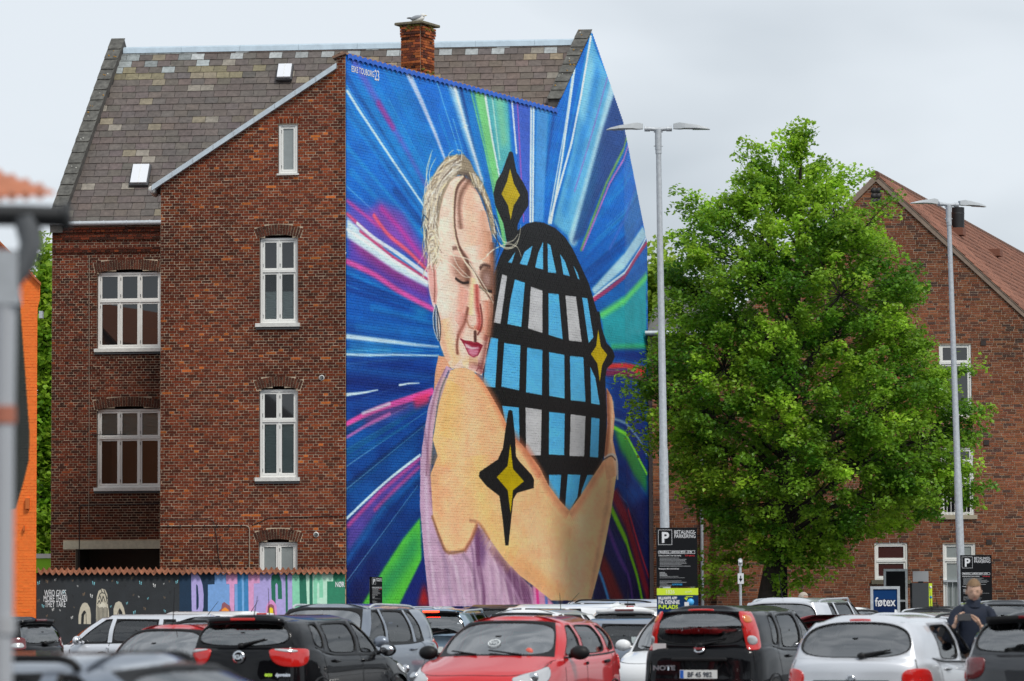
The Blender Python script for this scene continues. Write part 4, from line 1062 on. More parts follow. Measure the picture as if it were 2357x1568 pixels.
order = sorted(range(len(SL)), key=lambda i: (SL[i][2] < .45 and SL[i][0] > sW0 - 4, -(SL[i][1] - SL[i][0]), SL[i][2]))
un = np.array(unit_box().v)
Vs = []; Ts = []
pick = set(order[:300])
umesh = boxmesh(M_slateo, 'slate')
nn = Vector((-n0.x * (zR - zE), -n0.y * (zR - zE), run)).normalized()
for i, (a_, b_, t0, t1, c) in enumerate(SL):
    lift = .018 + rs.uniform(0, .009)
    lo, hi = [RP((a_ + b_) / 2, t0, lift), RP((a_ + b_) / 2, t1, .004)]
    yv = (hi - lo); ln = yv.length; yv.normalize(); zv = aR.cross(yv).normalized()
    tw = rs.normal(0, .006)
    xv = (aR + yv * tw).normalized(); zv = xv.cross(yv).normalized()
    M = Matrix.Identity(4)
    for r_ in range(3): M[r_][0] = xv[r_] * (b_ - a_); M[r_][1] = yv[r_] * ln; M[r_][2] = zv[r_] * .008; M[r_][3] = ((lo + hi) / 2)[r_]
    if i in pick:
        o = bpy.data.objects.new('slate', umesh); COL.objects.link(o); o.parent = roof; o.matrix_parent_inverse = world_of(roof).inverted(); o.matrix_basis = M; o.color = (*c, 1)
    else:
        Mn = np.array(M); Vs.append(un @ Mn[:3, :3].T + Mn[:3, 3]); Ts.append(c)
Vs = np.concatenate(Vs); nF = np.array(unit_box().f)
FF = (np.arange(len(Ts))[:, None, None] * 8 + nF[None]).reshape(-1, 4)
o = link('slates', npmesh('slates', Vs, FF, M_slate, np.repeat(np.array(Ts), 6, 0)), roof); o['kind'] = 'stuff'
# ridge capping in lengths
x = sLr + PW_
M_ridge = mat('ridge_zinc', (.55, .66, .74), .35, .3, nscale=4, namp=.12)
while x < sRr - PW_ - .05:
    x2 = min(x + 1.62, sRr - PW_); m = MB()
    p0, p1 = RP(x, 1), RP(x2, 1); w1 = n0 * .16
    pr = [(-.17, -.14), (-.15, -.0), (-.03, .055), (.03, .055), (.15, .0), (.17, -.14)]
    vs = [p0 + n0 * a_ + Vector((0, 0, b_)) for a_, b_ in pr] + [p1 + n0 * a_ + Vector((0, 0, b_)) for a_, b_ in pr]
    m.add(vs, [(i, i + 6, i + 7, i + 1) for i in range(5)] + [(0, 1, 2, 3, 4, 5), (11, 10, 9, 8, 7, 6)]); m.build('ridge_cap', M_ridge, roof); x = x2 + .006
# gable parapets clad in slates
M_par = mat('parapet_render', (.075, .07, .065), .9, nscale=8, namp=.35)
M_ms = mat('mossy_slate', (.10, .098, .088), .8, nscale=7, namp=.55, bump=.6, bscale=20)
M_lich = mat('orange_lichen', (.42, .22, .03), .9, nscale=30); M_wl = mat('white_lichen', (.55, .55, .5), .9)
tJ = .60
def parapet(se, sr_, w_, side, gable_line=None, hp=.30, t0=-.02):
    m = MB(); vs = []
    A0, A1 = RP(se, t0, 0), RP(sr_, 1, 0); Bv = aR * (w_ * side)
    up_ = Vector((0, 0, hp))
    P0 = [A0 - up_ * .4, A0 - up_ * .4 + Bv, A0 + Bv + up_, A0 + up_]; P1 = [A1 - up_ * .4, A1 - up_ * .4 + Bv, A1 + Bv + up_, A1 + up_]
    A2 = A1 + (A1 - A0); A2.z = A0.z
    P2 = [A2 - up_ * .4, A2 - up_ * .4 + Bv, A2 + Bv + up_, A2 + up_]
    m.add(P0 + P1, [(0, 1, 2, 3), (3, 2, 6, 7), (0, 3, 7, 4), (2, 1, 5, 6), (4, 5, 6, 7)])
    if gable_line is None: m.add(P1 + P2, [(3, 2, 6, 7), (0, 3, 7, 4), (2, 1, 5, 6), (4, 5, 6, 7)])
    root = m.build('parapet', M_par, HS)
    nS = 17 if t0 < 0 else 8; L_ = (A1 - A0)
    for i in range(nS):
        t0, t1 = i / nS, min(1, (i + 1.12) / nS)
        yv = L_.normalized(); nv = (Bv.normalized() * side).cross(yv).normalized()
        if nv.z < 0: nv = -nv
        q0 = A0 + L_ * t0 + up_ + nv * .045; q1 = A0 + L_ * t1 + up_ + nv * .012
        e = Bv * .5 / w_ * (w_ + .06); cx = Bv * .5
        dn = -yv * .05
        ps = [q0 + cx - e * .98, q0 + cx - e * .86 + dn, q0 + cx + e * .86 + dn, q0 + cx + e * .98, q1 + cx + e * .98, q1 + cx - e * .98]
        s_ = MB(); s_.add(ps + [p - nv * .02 for p in ps], [(0, 1, 2, 3, 4, 5), (11, 10, 9, 8, 7, 6)] + [(j, (j + 1) % 6, 6 + (j + 1) % 6, 6 + j) for j in range(6)])
        o = s_.build('coping_slate', M_ms, root)
        if rs.random() < .55:
            for _ in range(rs.integers(2, 7)):
                cc = q0 + (q1 - q0) * rs.random() + cx + e * rs.uniform(-.9, .9) * 1.0 + nv * .004
                MB().ell(cc, (rs.uniform(.008, .03),) * 3, n=6, m=3, mi=0).build('lichen', M_lich if (i > nS - 9 and rs.random() < .6) else M_wl, root)
    return root
parapet(sLe, sLr, PW_, 1)
parapet(sRe + (sRr - sRe) * tJ, sRr, PW_, -1, gable_line=True, t0=tJ)
# skylights
def plane_hit(u, v, P0, Nn):
    d = ray(u, v); o_ = Vector((0, 0, CAM_Z)); t = (P0 - o_).dot(Nn) / d.dot(Nn); return o_ + d * t
def skylight(u0, u1, v0, v1):
    P0 = RP(0, 0); c = plane_hit((u0 + u1) / 2, (v0 + v1) / 2, P0, nn)
    yv = (RP(0, 1) - RP(0, 0)).normalized(); w_ = (u1 - u0) / 88 * .86; h_ = abs((plane_hit((u0 + u1) / 2, v0, P0, nn) - plane_hit((u0 + u1) / 2, v1, P0, nn)).length)
    M = Matrix((( aR.x, yv.x, nn.x), (aR.y, yv.y, nn.y), (aR.z, yv.z, nn.z)))
    r_ = MB().box(c + nn * .05, (w_ + .07, h_ + .08, .08), M).build('skylight', mat('lead_flashing', (.06, .06, .065), .6), HS)
    f = MB(); 
    for sx in (-1, 1): f.box(c + aR * sx * (w_ / 4 + .002) + nn * .13, (w_ / 2 - .01, h_, .05), M)
    f.build('skylight_pane', mat('skylight_glass', (.74, .76, .80), .25, spec=.8), r_)
    MB().box(c + nn * .12, (.012, h_, .09), M).build('glazing_bar', M_wh, r_)
skylight(301, 346, 387, 429); skylight(637, 675, 156, 186)

# ---- chimney
ch0 = Vector((atx(972, 88.6), 88.6, 0))
mdir = Vector((FM.d.x, FM.d.y, 0)); pdir = Vector((-FM.d.y, FM.d.x, 0))
FC1 = Frame((ch0.x + pdir.x * .56, ch0.y + pdir.y * .56), (-pdir.x, -pdir.y))   # left-front face
FC2 = Frame((ch0.x, ch0.y), (mdir.x, mdir.y))
zc_top = at(960, 56, 88.6).z; zc_bot = at(960, 260, 88.6).z
M_moss = mat('moss', (.13, .11, .015), .95, nscale=20, namp=.4)
chn = MB().fbox(FC1, .005, .555, zc_bot, zc_top, -.64, .0).build('chimney', M_mort, HS)
CP = [(.30, .085, .03), (.20, .055, .025), (.38, .11, .035), (.12, .038, .025), (.07, .028, .02)]
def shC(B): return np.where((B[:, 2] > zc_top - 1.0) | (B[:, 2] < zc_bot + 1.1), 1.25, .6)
for fr_, wd, sd in ((FC1, .56, 41), (FC2, .66, 42)):
    B_ = lay([(0, 0), (wd, 0), (wd, 30), (0, 30)], [], zc_bot, zc_top, seed=sd, proud=((zc_top - .22, zc_top, .05), (zc_top - .3, zc_top - .22, .03)))
    brickwall(fr_, B_, CP, (30, 25, 14, 16, 12), chn, M_bk, M_bko, 0, seed=sd, shade=shC)
cc = ch0 + pdir * .28 + mdir * .33
Mc = Matrix.Rotation(math.atan2(-pdir.y, -pdir.x), 3, 'Z')
MB().box((cc.x, cc.y, zc_top + .04), (.82, .92, .07), Mc, bev=.015).build('chimney_cap', mat('mossy_stone', (.17, .15, .10), .9, nscale=10, namp=.4), chn)
ms = MB()
for i in range(60):
    fr_ = FC1 if i % 2 else FC2; x = rng.uniform(0, .56); z = zc_top - rng.uniform(.0, .14) if i < 22 else at(1000, 175, 89).z + rng.uniform(-.2, .12)
    ms.ell(fr_.w(x, z, .06), (rng.uniform(.03, .07), rng.uniform(.02, .05), rng.uniform(.02, .045)), n=6, m=4)
ms.build('moss', M_moss, chn)
# ---- pipes, cables, vents on the fronts
def pipe(fr, pts, r, m, name, off=.05): return MB().tube([fr.w(*fr.px(u, v), off) for u, v in pts], r, 6).build(name, m, HS)
M_cond = mat('conduit', (.33, .27, .21), .6); M_cable = mat('black_cable', (.02, .018, .018), .6)
pc = pipe(FA, [(370, 1211), (566, 1210), (573, 1213), (575, 1220), (575, 1330)], .014, M_cond, 'conduit')
for u in range(388, 560, 28): MB().fbox(FA, FA.px(u, 1211)[0] - .012, FA.px(u, 1211)[0] + .012, FA.px(u, 1211)[1] - .03, FA.px(u, 1211)[1] + .03, .03, .07).build('pipe_clip', M_cable, pc)
pipe(FA, [(372, 1196), (480, 1194), (492, 1200), (498, 1230), (505, 1290), (512, 1306)], .008, M_cable, 'cable', .045)
pipe(FA, [(580, 1210), (620, 1192), (790, 1188), (797, 1186)], .009, M_cable, 'cable', .045)
pipe(FB, [(206, 588), (206, 1000), (205, 1200)], .009, M_cond, 'cable', .045)
pipe(FB, [(208, 1001), (290, 1000)], .009, M_cable, 'cable', .045)
pipe(FB, [(183, 1310), (184, 1170), (187, 1163), (368, 1160)], .013, M_cable, 'cable', .05)
for u, v in ((741, 870), (728, 1231)):
    s_, z_ = FA.px(u, v); f = MB().lathe(FA.w(s_, z_, .04), [(.001, -.01), (.064, -.01), (.068, .0), (.064, .012), (.05, .012), (.05, .0)], 16, axis='y').build('round_vent', M_whd, HS)
    m = MB()
    for k in range(-3, 4): 
        hw = math.sqrt(max(.0001, .05 ** 2 - (k * .014) ** 2)); m.fbox(FA, s_ - hw, s_ + hw, z_ + k * .014 - .004, z_ + k * .014 + .004, .03, .055)
    m.build('louvre', M_hinge, f)
M_pmort = mat('mortar_patch', (.40, .36, .34), .95, nscale=20)
# ---- plant on the upper window sill inside
# ---- seagull on the chimney
gl = MB(); gc = Vector((cc.x + .02, cc.y - .1, zc_top + .19))
gl.ell(gc, (.17, .085, .085), Matrix.Rotation(R(-12), 3, 'Y'), mi=0); gl.ell(gc + Vector((.12, -.01, .085)), (.06, .045, .05), mi=0)
gul = empty('seagull', (gc.x, gc.y, zc_top + .08), 0, 'white seagull with grey wings resting on top of the brick chimney', 'bird')
gl.build('body', mat('white_feathers', (.75, .75, .73), .8), gul)
MB().ell(gc + Vector((-.05, -.05, .02)), (.15, .05, .06), Matrix.Rotation(R(-14), 3, 'Y')).build('wing', mat('grey_feathers', (.28, .30, .33), .8), gul)
MB().lathe(gc + Vector((.17, -.01, .08)), [(.014, 0), (.012, .03), (.001, .06)], 6, axis='x').build('beak', mat('beak', (.6, .4, .05), .5), gul)
MB().ell(gc + Vector((-.2, 0, .02)), (.09, .04, .02)).build('tail', mat('dark_feathers', (.04, .04, .04), .8), gul)
# ------------------------------------------------------------------ low painted garden wall in front of the house
gL = Vector((atx(84, 82), 82)); gR = Vector((atx(794.5, 84.35), 84.35))
FG = Frame((gL.x, gL.y), (gR - gL)); gw = (gR - gL).length
zg = FG.px(440, 1318)[1]
def G(u, v): return FG.px(u, v)
cg = Canvas(1400, 420, 0, gw, 0, zg + .1, (38, 42, 46))
def paint_garden():
    P, Ln, C = cg.poly, cg.line, cg.curve
    u0 = 413
    def r(u0, v0, u1, v1, c, a=1): P([G(u0, v0), G(u1, v0), G(u1, v1), G(u0, v1)], c, a)
    n = vnoise(420, 1400, 40, 12, 4)[..., None]; cg.a *= .9 + .2 * n
    r(413, 1300, 440, 1520, (4, 44, 72)); r(438, 1300, 560, 1520, (4, 44, 72))
    A = (122, 166, 222); LIL = (180, 168, 224); PK = (226, 160, 204); BL = (58, 134, 190); DG = (28, 112, 88); MG = (140, 216, 180); LG = (196, 238, 214)
    def Zg(*q): return [G((700 + x / 2.946) / 1.7378, (2225 + y / 2.946) / 1.7378) for x, y in q]
    B = 1300
    P(Zg((188, 190), (262, 200), (300, 260), (325, 340), (338, 450), (335, 600), (318, 690), (290, 760), (200, 760)), LIL)
    P(Zg((250, 330), (268, 350), (278, 480), (278, 600), (262, 632), (252, 630)), (4, 44, 72))
    P(Zg((465, 190), (600, 190), (606, 330), (642, 330), (652, B), (386, B), (388, 335), (467, 330)), A)
    P(Zg((598, 190), (738, 190), (736, 328), (700, 330), (702, B), (650, B), (642, 330), (605, 328)), PK)
    P(Zg((702, 330), (740, 330), (744, B), (702, B)), A)
    P(Zg((735, 190), (785, 190), (798, B), (744, B)), BL); P(Zg((785, 190), (812, 190), (822, B), (798, B)), (122, 178, 232)); P(Zg((812, 190), (862, 190), (880, B), (822, B)), BL)
    P(Zg((862, 190), (1000, 190), (1000, 318), (928, 322), (934, B), (878, B)), PK)
    P(Zg((1000, 190), (1310, 190), (1318, B), (934, B), (928, 322), (1000, 318)), LIL)
    P(Zg((1132, 300), (1140, 230), (1180, 200), (1225, 215), (1255, 300), (1262, 505), (1214, 505), (1210, 340), (1195, 312), (1182, 340), (1186, 560), (1140, 520)), DG)
    P(Zg((1300, 190), (1325, 190), (1338, B), (1314, B)), DG); P(Zg((1325, 190), (1380, 190), (1390, B), (1338, B)), LIL)
    P(Zg((1380, 190), (1465, 190), (1492, B), (1390, B)), MG); P(Zg((1463, 190), (1545, 190), (1592, B), (1490, B)), DG)
    P(Zg((1540, 190), (1585, 190), (1590, B), (1588, B)), LG); P(Zg((1584, 190), (1620, 190), (1632, B), (1590, B)), DG)
    P(Zg((1620, 190), (1866, 190), (1864, 297), (1792, 297), (1797, B), (1632, B)), LG)
    P(Zg((1630, 300), (1650, 220), (1690, 195), (1730, 230), (1744, 300), (1746, 490), (1702, 490), (1700, 330), (1686, 306), (1674, 340), (1676, B), (1632, B)), MG)
    P(Zg((1866, 180), (2010, 180), (2010, B), (1797, B), (1792, 297), (1864, 297)), (42, 134, 100))
    P(Zg((512, 700), (520, 640), (545, 620), (555, 560), (580, 540), (610, 562), (645, 585), (660, 640), (664, 760), (512, 760)), (150, 90, 100))
    P(Zg((540, 700), (550, 630), (590, 602), (630, 630), (650, 700), (650, 760), (540, 760)), (246, 150, 50)); P(Zg((575, 700), (590, 650), (620, 660), (625, 760), (575, 760)), (240, 150, 190))
    P(Zg((1066, 700), (1072, 600), (1100, 540), (1135, 508), (1165, 530), (1195, 580), (1205, 700), (1205, 760), (1066, 760)), (226, 150, 206))
    P(Zg((1085, 700), (1095, 590), (1130, 562), (1165, 585), (1180, 700), (1180, 760), (1085, 760)), (150, 90, 100)); P(Zg((1098, 700), (1110, 615), (1130, 600), (1155, 620), (1160, 760), (1098, 760)), (246, 214, 40))
    def Zb(*q): return [G((x / 2.946) / 1.7378, (2225 + y / 2.946) / 1.7378) for x, y in q]
    ST = (196, 188, 168); BK = (26, 28, 30)
    P(Zb((925, 800), (925, 700), (945, 610), (970, 560), (1000, 545), (1030, 555), (1060, 610), (1072, 690), (1072, 800)), ST); P(Zb((955, 800), (960, 690), (985, 645), (1000, 640), (1015, 665), (1020, 800)), BK); P(Zb((985, 800), (990, 700), (1010, 665), (1014, 800)), ST)
    P(Zb((1335, 800), (1338, 620), (1360, 550), (1400, 530), (1430, 545), (1460, 610), (1480, 700), (1482, 800)), ST); P(Zb((1375, 800), (1385, 670), (1400, 632), (1412, 612), (1440, 660), (1455, 800)), BK); P(Zb((1385, 800), (1390, 690), (1400, 640), (1408, 800)), ST)
    P(Zb((1132, 800), (1132, 620), (1140, 480), (1160, 410), (1200, 382), (1240, 395), (1265, 450), (1275, 600), (1285, 660), (1288, 800)), ST)
    for q in (((1190, 390), (1205, 430), (1180, 440), (1160, 500)), ((1225, 400), (1250, 470), (1265, 560)), ((1180, 470), (1200, 540), (1215, 470), (1240, 540)), ((1150, 560), (1170, 520), (1190, 570)), ((1200, 430), (1240, 440), (1262, 500))): Ln(Zb(*q), 3, BK, 1, .6)
    for i in range(9): Ln(Zb((1146 + i * 15, 590 + (i % 3) * 12), (1142 + i * 16, 780)), 2.2, BK, 1, .5)
    P(Zb((1175, 570), (1210, 540), (1240, 570), (1255, 600), (1165, 600)), (214, 208, 190))
    CY = (130, 208, 220); W = (225, 225, 222); OC = (128, 104, 78); DK = (20, 22, 26)
    bf = [(455, 315, 22, CY), (552, 300, 20, OC), (653, 280, 15, W), (768, 283, 18, DK), (857, 288, 13, OC), (915, 354, 11, W), (1003, 292, 12, DK), (1102, 320, 22, CY), (1183, 285, 11, DK), (1262, 283, 10, W), (1323, 293, 12, OC), (1382, 313, 16, CY),
          (1558, 257, 18, OC), (1655, 316, 22, CY), (1866, 266, 9, DK), (1818, 347, 22, W), (1930, 327, 10, W), (1995, 297, 12, OC), (2083, 305, 20, CY), (1477, 352, 11, DK), (1300, 380, 10, DK), (1703, 405, 9, DK), (512, 415, 18, DK), (590, 403, 10, W),
          (748, 430, 20, CY), (860, 472, 16, DK), (988, 450, 19, OC), (1077, 470, 22, W), (1573, 460, 12, OC), (1635, 480, 11, W), (1743, 500, 13, CY), (1938, 490, 14, OC), (2006, 428, 18, DK), (1868, 517, 7, DK), (453, 525, 18, OC), (507, 590, 20, CY), (1497, 556, 15, CY),
          (873, 605, 9, OC), (1306, 594, 13, CY), (1705, 620, 18, OC), (1583, 664, 20, CY), (1942, 648, 16, CY), (625, 630, 18, W), (707, 640, 11, W), (552, 705, 14, OC), (780, 733, 10, DK), (848, 725, 18, W), (1395, 668, 8, OC)]
    for i, (x, y, r_, c) in enumerate(bf):
        k = .5 if i % 2 else -.5
        for sx in (-1, 1):
            for (a, b, ww, hh) in ((sx * .45, -.45 + k * sx * .5, .34, .62), (sx * .38, .5 + k * sx * .4, .26, .36)):
                P(Zb(*[(x + r_ * (a + ww * math.cos(t) * .9 + .25 * sx * math.sin(-t) * .5), y + r_ * (b + hh * math.sin(t))) for t in np.linspace(0, 6.28, 9)[:-1]]), c)
    cg.a *= .97 + .06 * vnoise(420, 1400, 160, 60, 9)[..., None]
paint_garden()
M_gard = mat('garden_wall_paint', rough=.7, src=cg.image('garden_wall_paint'), bump=.35, bscale=25, nscale=9, namp=.05)
GW = empty('garden_wall', (gL.x, gL.y, 0), 0, 'low garden wall with clay tile coping, painted with butterflies and big pastel letters', 'garden wall')
A_ = np.array([(0, 0, 0), (gw, 0, 0), (gw, zg, 0), (0, zg, 0)], float)
link('painted_face', npmesh('painted_face', FG.arr(A_), np.array([(0, 1, 2, 3)]), M_gard, uv=np.stack([A_[:, 0] / gw, A_[:, 1] / (zg + .1)], 1)), GW)
m = MB(); m.fbox(FG, 0, gw, 0, zg - .004, -.32, -.003); m.build('masonry', M_mort, GW)
M_tile = mat('clay_tile', rough=.8, src='obj', nscale=14, namp=.3)
nt_ = 53; tw = gw / nt_; K = 7; vs = []
for lay_ in (0, .018):
    for j in range(K + 1):
        t = j / K; zz_ = .036 * math.cos(2 * math.pi * t) * (1 if t < .5 else 1)
        vs += [(tw * 1.10 * t, .12, -.03 + zz_ - lay_), (tw * (1.1 * t + .42), -.22, .075 + zz_ - lay_)]
n_ = K + 1; fs = [(2 * j, 2 * j + 2, 2 * j + 3, 2 * j + 1) for j in range(K)] + [(2 * (n_ + j), 2 * (n_ + j) + 1, 2 * (n_ + j) + 3, 2 * (n_ + j) + 2) for j in range(K)] + [(2 * j, 2 * (n_ + j), 2 * (n_ + j) + 2, 2 * j + 2) for j in range(K)]
tm = bpy.data.meshes.new('coping_tile'); tm.from_pydata([(x, -y, z) for x, y, z in vs], [], fs); tm.materials.append(M_tile)
for p in tm.polygons: p.use_smooth = True
for i in range(nt_):
    o = bpy.data.objects.new('coping_tile', tm); COL.objects.link(o); o.parent = GW; o.matrix_parent_inverse = world_of(GW).inverted()
    o.location = FG.w(i * tw, zg + .02 + rng.normal(0, .004), 0); o.rotation_euler = (rng.normal(0, .02), rng.normal(0, .02), FG.ang)
    k = rng.uniform(.75, 1.15); o.color = (.27 * k, .105 * k, .055 * k, 1)
for i, tx in enumerate(('WHO GIVES', 'MORE THAN', 'THEY TAKE')):
    p_ = G((651 / 2.946) / 1.7378, (2225 + (468 + i * 66) / 2.946) / 1.7378); ftext(FG, tx, p_[0], p_[1], .20, M_sig, GW, off=.006, bold=.0, align='CENTER', width=(1.0, 1.07, .95)[i] * (G(250, 1380)[0] - G(196, 1380)[0]) * .92)
p_ = G(782, 1351 ); ftext(FG, 'NØR', p_[0], p_[1], .17, M_sig, GW, off=.006, bold=.004, align='CENTER', sx=.6)

# ------------------------------------------------------------------ orange painted house at the left
cO = Canvas(160, 500, -3.2, .5, 0, 9.5, (244, 122, 40))
FO = Frame((atx(84, 81.5), 81.5), (1, 0))
def O(*q): return [FO.px(u, v) for u, v in q]
cO.poly(O((0, 560), (46, 700), (58, 860), (68, 1000), (66, 1060), (54, 1110), (36, 1170), (0, 1180)), (44, 48, 44))
M_or = mat('orange_paint', rough=.6, src=cO.image('orange_paint'), nscale=8, namp=.08, bump=.5, bscale=40)
OH = empty('orange_house', (atx(60, 81.5), 81.5, 0), 0, 'orange painted brick gable with a dark green shape, at the left edge', 'house')
oz = O((0, 552), (40, 588), (78, 634), (93, 655), (92, 690), (87, 708), (86, 770), (84, 1200))
polyO = [(-3.1, 0), (oz[7][0], 0), oz[7], oz[6], oz[5], oz[4], oz[3], oz[2], oz[1], oz[0], (-3.1, oz[0][1])]
uvO = lambda A: np.stack([(A[:, 0] + 3.2) / 3.7, A[:, 1] / 9.5], 1)
wo_ = backing(FO, polyO, [], 0, 9.4, .02, M_or, 'gable_wall', OH, uvf=uvO)
V, F, _, uv = brick_geo(FO, lay(polyO, [], .02, 9.4, seed=61), .026, jit=.002, seed=62, uvf=uvO)
o = link('brickwork', npmesh('brickwork', V, F, M_or, uv=uv), wo_); o['kind'] = 'stuff'
m = MB(); m.prism([(-3.1, 0), (oz[7][0] - .02, 0), (oz[5][0] - .02, oz[5][1]), (oz[1][0] - .02, oz[1][1] - .05), (-3.1, oz[0][1] - .05)], lambda p, sd: FO.w(p[0] - (0 if sd else 1.3), p[1], .018 if sd else -6)); m.build('side_walls', mat('orange_render', (.65, .2, .04), .7), OH)
m = MB(); a = FO.px(-20, 540); b = FO.px(96, 658); m.prism([a, b, (b[0], b[1] + .06), (a[0], a[1] + .06)], lambda p, sd: FO.w(p[0] - (0 if sd else 1.3), p[1], .12 if sd else -6)); m.build('roof', mat('orange_tile', (.42, .12, .04), .8), OH)
for (u0, v0, u1, v1) in ((60, 1147, 69, 1172), (55, 1210, 58, 1222)):
    s0, s1, z0, z1 = R4(FO, u0, v0, u1, v1); MB().fbox(FO, s0, s1, z0, z1, .03, .12).build('junction_box', mat('orange_box', (.55, .13, .02), .6), OH)
s0, s1, z0, z1 = R4(FO, 91, 717, 99, 733); MB().fbox(FO, s0, s1, z0, z1, -.1, .1).build('lamp', M_galv, OH)
# small lime wall between the houses
FL = Frame((atx(60, 96), 96), (1, 0)); s0, s1, z0, z1 = R4(FL, 50, 1275, 122, 1400)
LW = MB().fbox(FL, s0, s1, 0, z1 - .12, -.2, 0).build('lime_wall', mat('lime_paint', (.33, .75, .03), .6)); tag(LW, 'low lime green wall in the gap between the orange and the brick house', 'wall')
MB().fbox(FL, s0, s1, z1 - .12, z1, -.25, .05).build('wall_cap', M_wh, LW)

# ------------------------------------------------------------------ near house corner, out of focus: tile roof, dark gutter, grey downpipe
NH = empty('near_house_corner', (-2.2, 14, 0), 0, 'blurred near house eave with orange tiles, black gutter and grey downpipe', 'house')
NK = 11.0 / 14.5
def n_at(u, v, Y=14.5): return at(u, v, Y * NK)
M_dk = mat('black_gutter', (.012, .013, .014), .5)
m = MB(); m.tube([n_at(-300, 492), n_at(60, 496), n_at(152, 500)], .045 * NK, 12); m.ell(n_at(152, 500), (.02, .05, .05)); ng = m.build('gutter', M_dk, NH)
m = MB(); m.tube([n_at(60, 500), n_at(72, 560), n_at(58, 610), n_at(20, 660), n_at(14, 720)], [.042, .038, .032, .030, .029], 12); m.build('swan_neck', mat('dark_zinc', (.16, .17, .18), .5, .3), NH)
m = MB(); m.tube([n_at(14, 690), n_at(8, 1000), n_at(4, 1700)], .033, 14); dp = m.build('downpipe', mat('pipe_zinc', (.48, .50, .53), .45, .2), NH)
for v, c in ((935, (.45, .16, .10)), (1420, (.42, .43, .45))): MB().tube([n_at(9, v), n_at(9, v + 40)], .038, 12).build('pipe_bracket', mat('bracket%d' % v, c, .5), dp)
m = MB(); m.box(n_at(14, 640) , (.08, .07, .17)); m.build('bracket', M_galv, NH)
Mt = mat('orange_roof_tile', (.46, .17, .09), .8, nscale=20, namp=.2)
rt_ = empty('roof'); rt_.parent = NH; rt_.matrix_parent_inverse = world_of(NH).inverted()
rp = lambda f, k, dy=0: n_at(-420 + f * 545, 250 + f * 190 + (1 - k) * (8 + 226 * (1 - f)), 14.6 + .9 * k + dy)
m = MB(); m.add([rp(0, 0), rp(1, 0), rp(1, 1), rp(0, 1)] + [rp(0, 0, .1), rp(1, 0, .1), rp(1, 1, .1), rp(0, 1, .1)], [(0, 1, 2, 3), (7, 6, 5, 4), (0, 4, 5, 1), (1, 5, 6, 2), (2, 6, 7, 3)]); m.build('roof_board', Mt, rt_)
for i in range(12):
    for k in range(3):
        a0, a1 = rp(.3 + i * .058, k / 3), rp(.3 + i * .058, (k + .9) / 3); m = MB(); m.tube([a0, a1], .014, 5); m.build('roof_tile', Mt, rt_)
MB().box((-4.4, 12.0, 1.2), (4.0, .3, 2.6)).build('wall', mat('near_wall', (.5, .5, .48), .8), NH)

# ------------------------------------------------------------------ right-hand brick building
RB = empty('gabled_brick_building', (atx(1950, 100), 100, 0), 0, 'red brown brick building with a steep gable and clay tile roof at the right', 'building')
FR2 = Frame((atx(1650, 100), 100), (1, .004))
FAx = Frame((atx(1505, 100.25), 100.25), (1, .004))
def T(*q): return [FR2.px(u, v) for u, v in q]
PAL3 = [(.225, .080, .040), (.185, .066, .036), (.255, .092, .046), (.13, .055, .037), (.085, .050, .040), (.27, .11, .056)]
W3 = [30, 26, 18, 12, 8, 6]
ap_ = T((2015, 402))[0]; le = T((1650, 770))[0]; re_ = T((2420, 776))[0]
polyR = [(0, 0), (re_[0], 0), re_, ap_, (0, le[1])]
wnR = [R4(FR2, 2013, 1249, 2089, 1335), R4(FR2, 2171, 1249, 2246, 1440), R4(FR2, 2162, 791, 2236, 962), R4(FR2, 2164, 1030, 2241, 1188)]
hR = [[(a, c), (b, c), (b, d), (a, d)] for a, b, c, d in wnR]
ventR = R4(FR2, 2005, 432, 2028, 471); hv = [[(ventR[0], ventR[2]), (ventR[1], ventR[2]), (ventR[1], ventR[3]), (ventR[0], ventR[3])]]
M_mort2 = mat('mortar_light', (.40, .30, .22), .95, nscale=6, namp=.2)
wR = backing(FR2, polyR, hR, 0, 16, .021, M_mort2, 'gable_wall', RB)
BR = lay(polyR, hR + hv, .7, 15.5, bond='monk', seed=71, joint=.015)
brickwall(FR2, BR, PAL3, W3, wR, M_bk, M_bko, n_obj=290, seed=72)
MB().fbox(FR2, 0, re_[0], 0, .7, 0, .04).build('plinth', mat('plinth', (.2, .18, .16), .9), RB)
M_red = mat('dark_red_blind', (.055, .012, .010), .25)
s0, s1, z0, z1 = wnR[0]; 
for h in hR: reveals(FR2, h, .1, M_reveal, RB)
def rwin(i, split, tm, bm):
    s0, s1, z0, z1 = wnR[i]
    w = window(RB, FR2, s0, s1, z0, z1, 1, split, tm, bm, inset=.05, frame=.055, sash=.05, hinges=False); return w
w0 = rwin(0, FR2.px(2050, 1291)[1], 'dark', 'dark')
for c in w0.children:
    if c.name.startswith('pane'): c.data.materials[0] = M_red
rwin(1, FR2.px(2208, 1290)[1] , 'frost', 'frost')
s0, s1, z0, z1 = wnR[1]; zt = FR2.px(2208, 1340)[1]
m = MB(); m.fbox(FR2, s0, s1, zt, zt + .06, -.04, .06); [m.fbox(FR2, s0 + .1 + i * .15, s0 + .115 + i * .15, 0.8, zt, .03, .05) for i in range(6)]; m.build('railing', M_galv, RB)
rwin(2, FR2.px(2200, 836)[1], 'dark', 'dark'); rwin(3, FR2.px(2200, 1064)[1], 'dark', 'dark')
s0, s1, z0, z1 = wnR[3]; zt = FR2.px(2200, 1103)[1]
m = MB(); m.fbox(FR2, s0, s1, zt, zt + .05, .03, .09); m.fbox(FR2, s0, s1, zt - .14, zt - .11, .04, .07); [m.fbox(FR2, s0 + .06 + i * .11, s0 + .075 + i * .11, z0, zt, .05, .065) for i in range(8)]; m.build('railing', M_wh, RB)
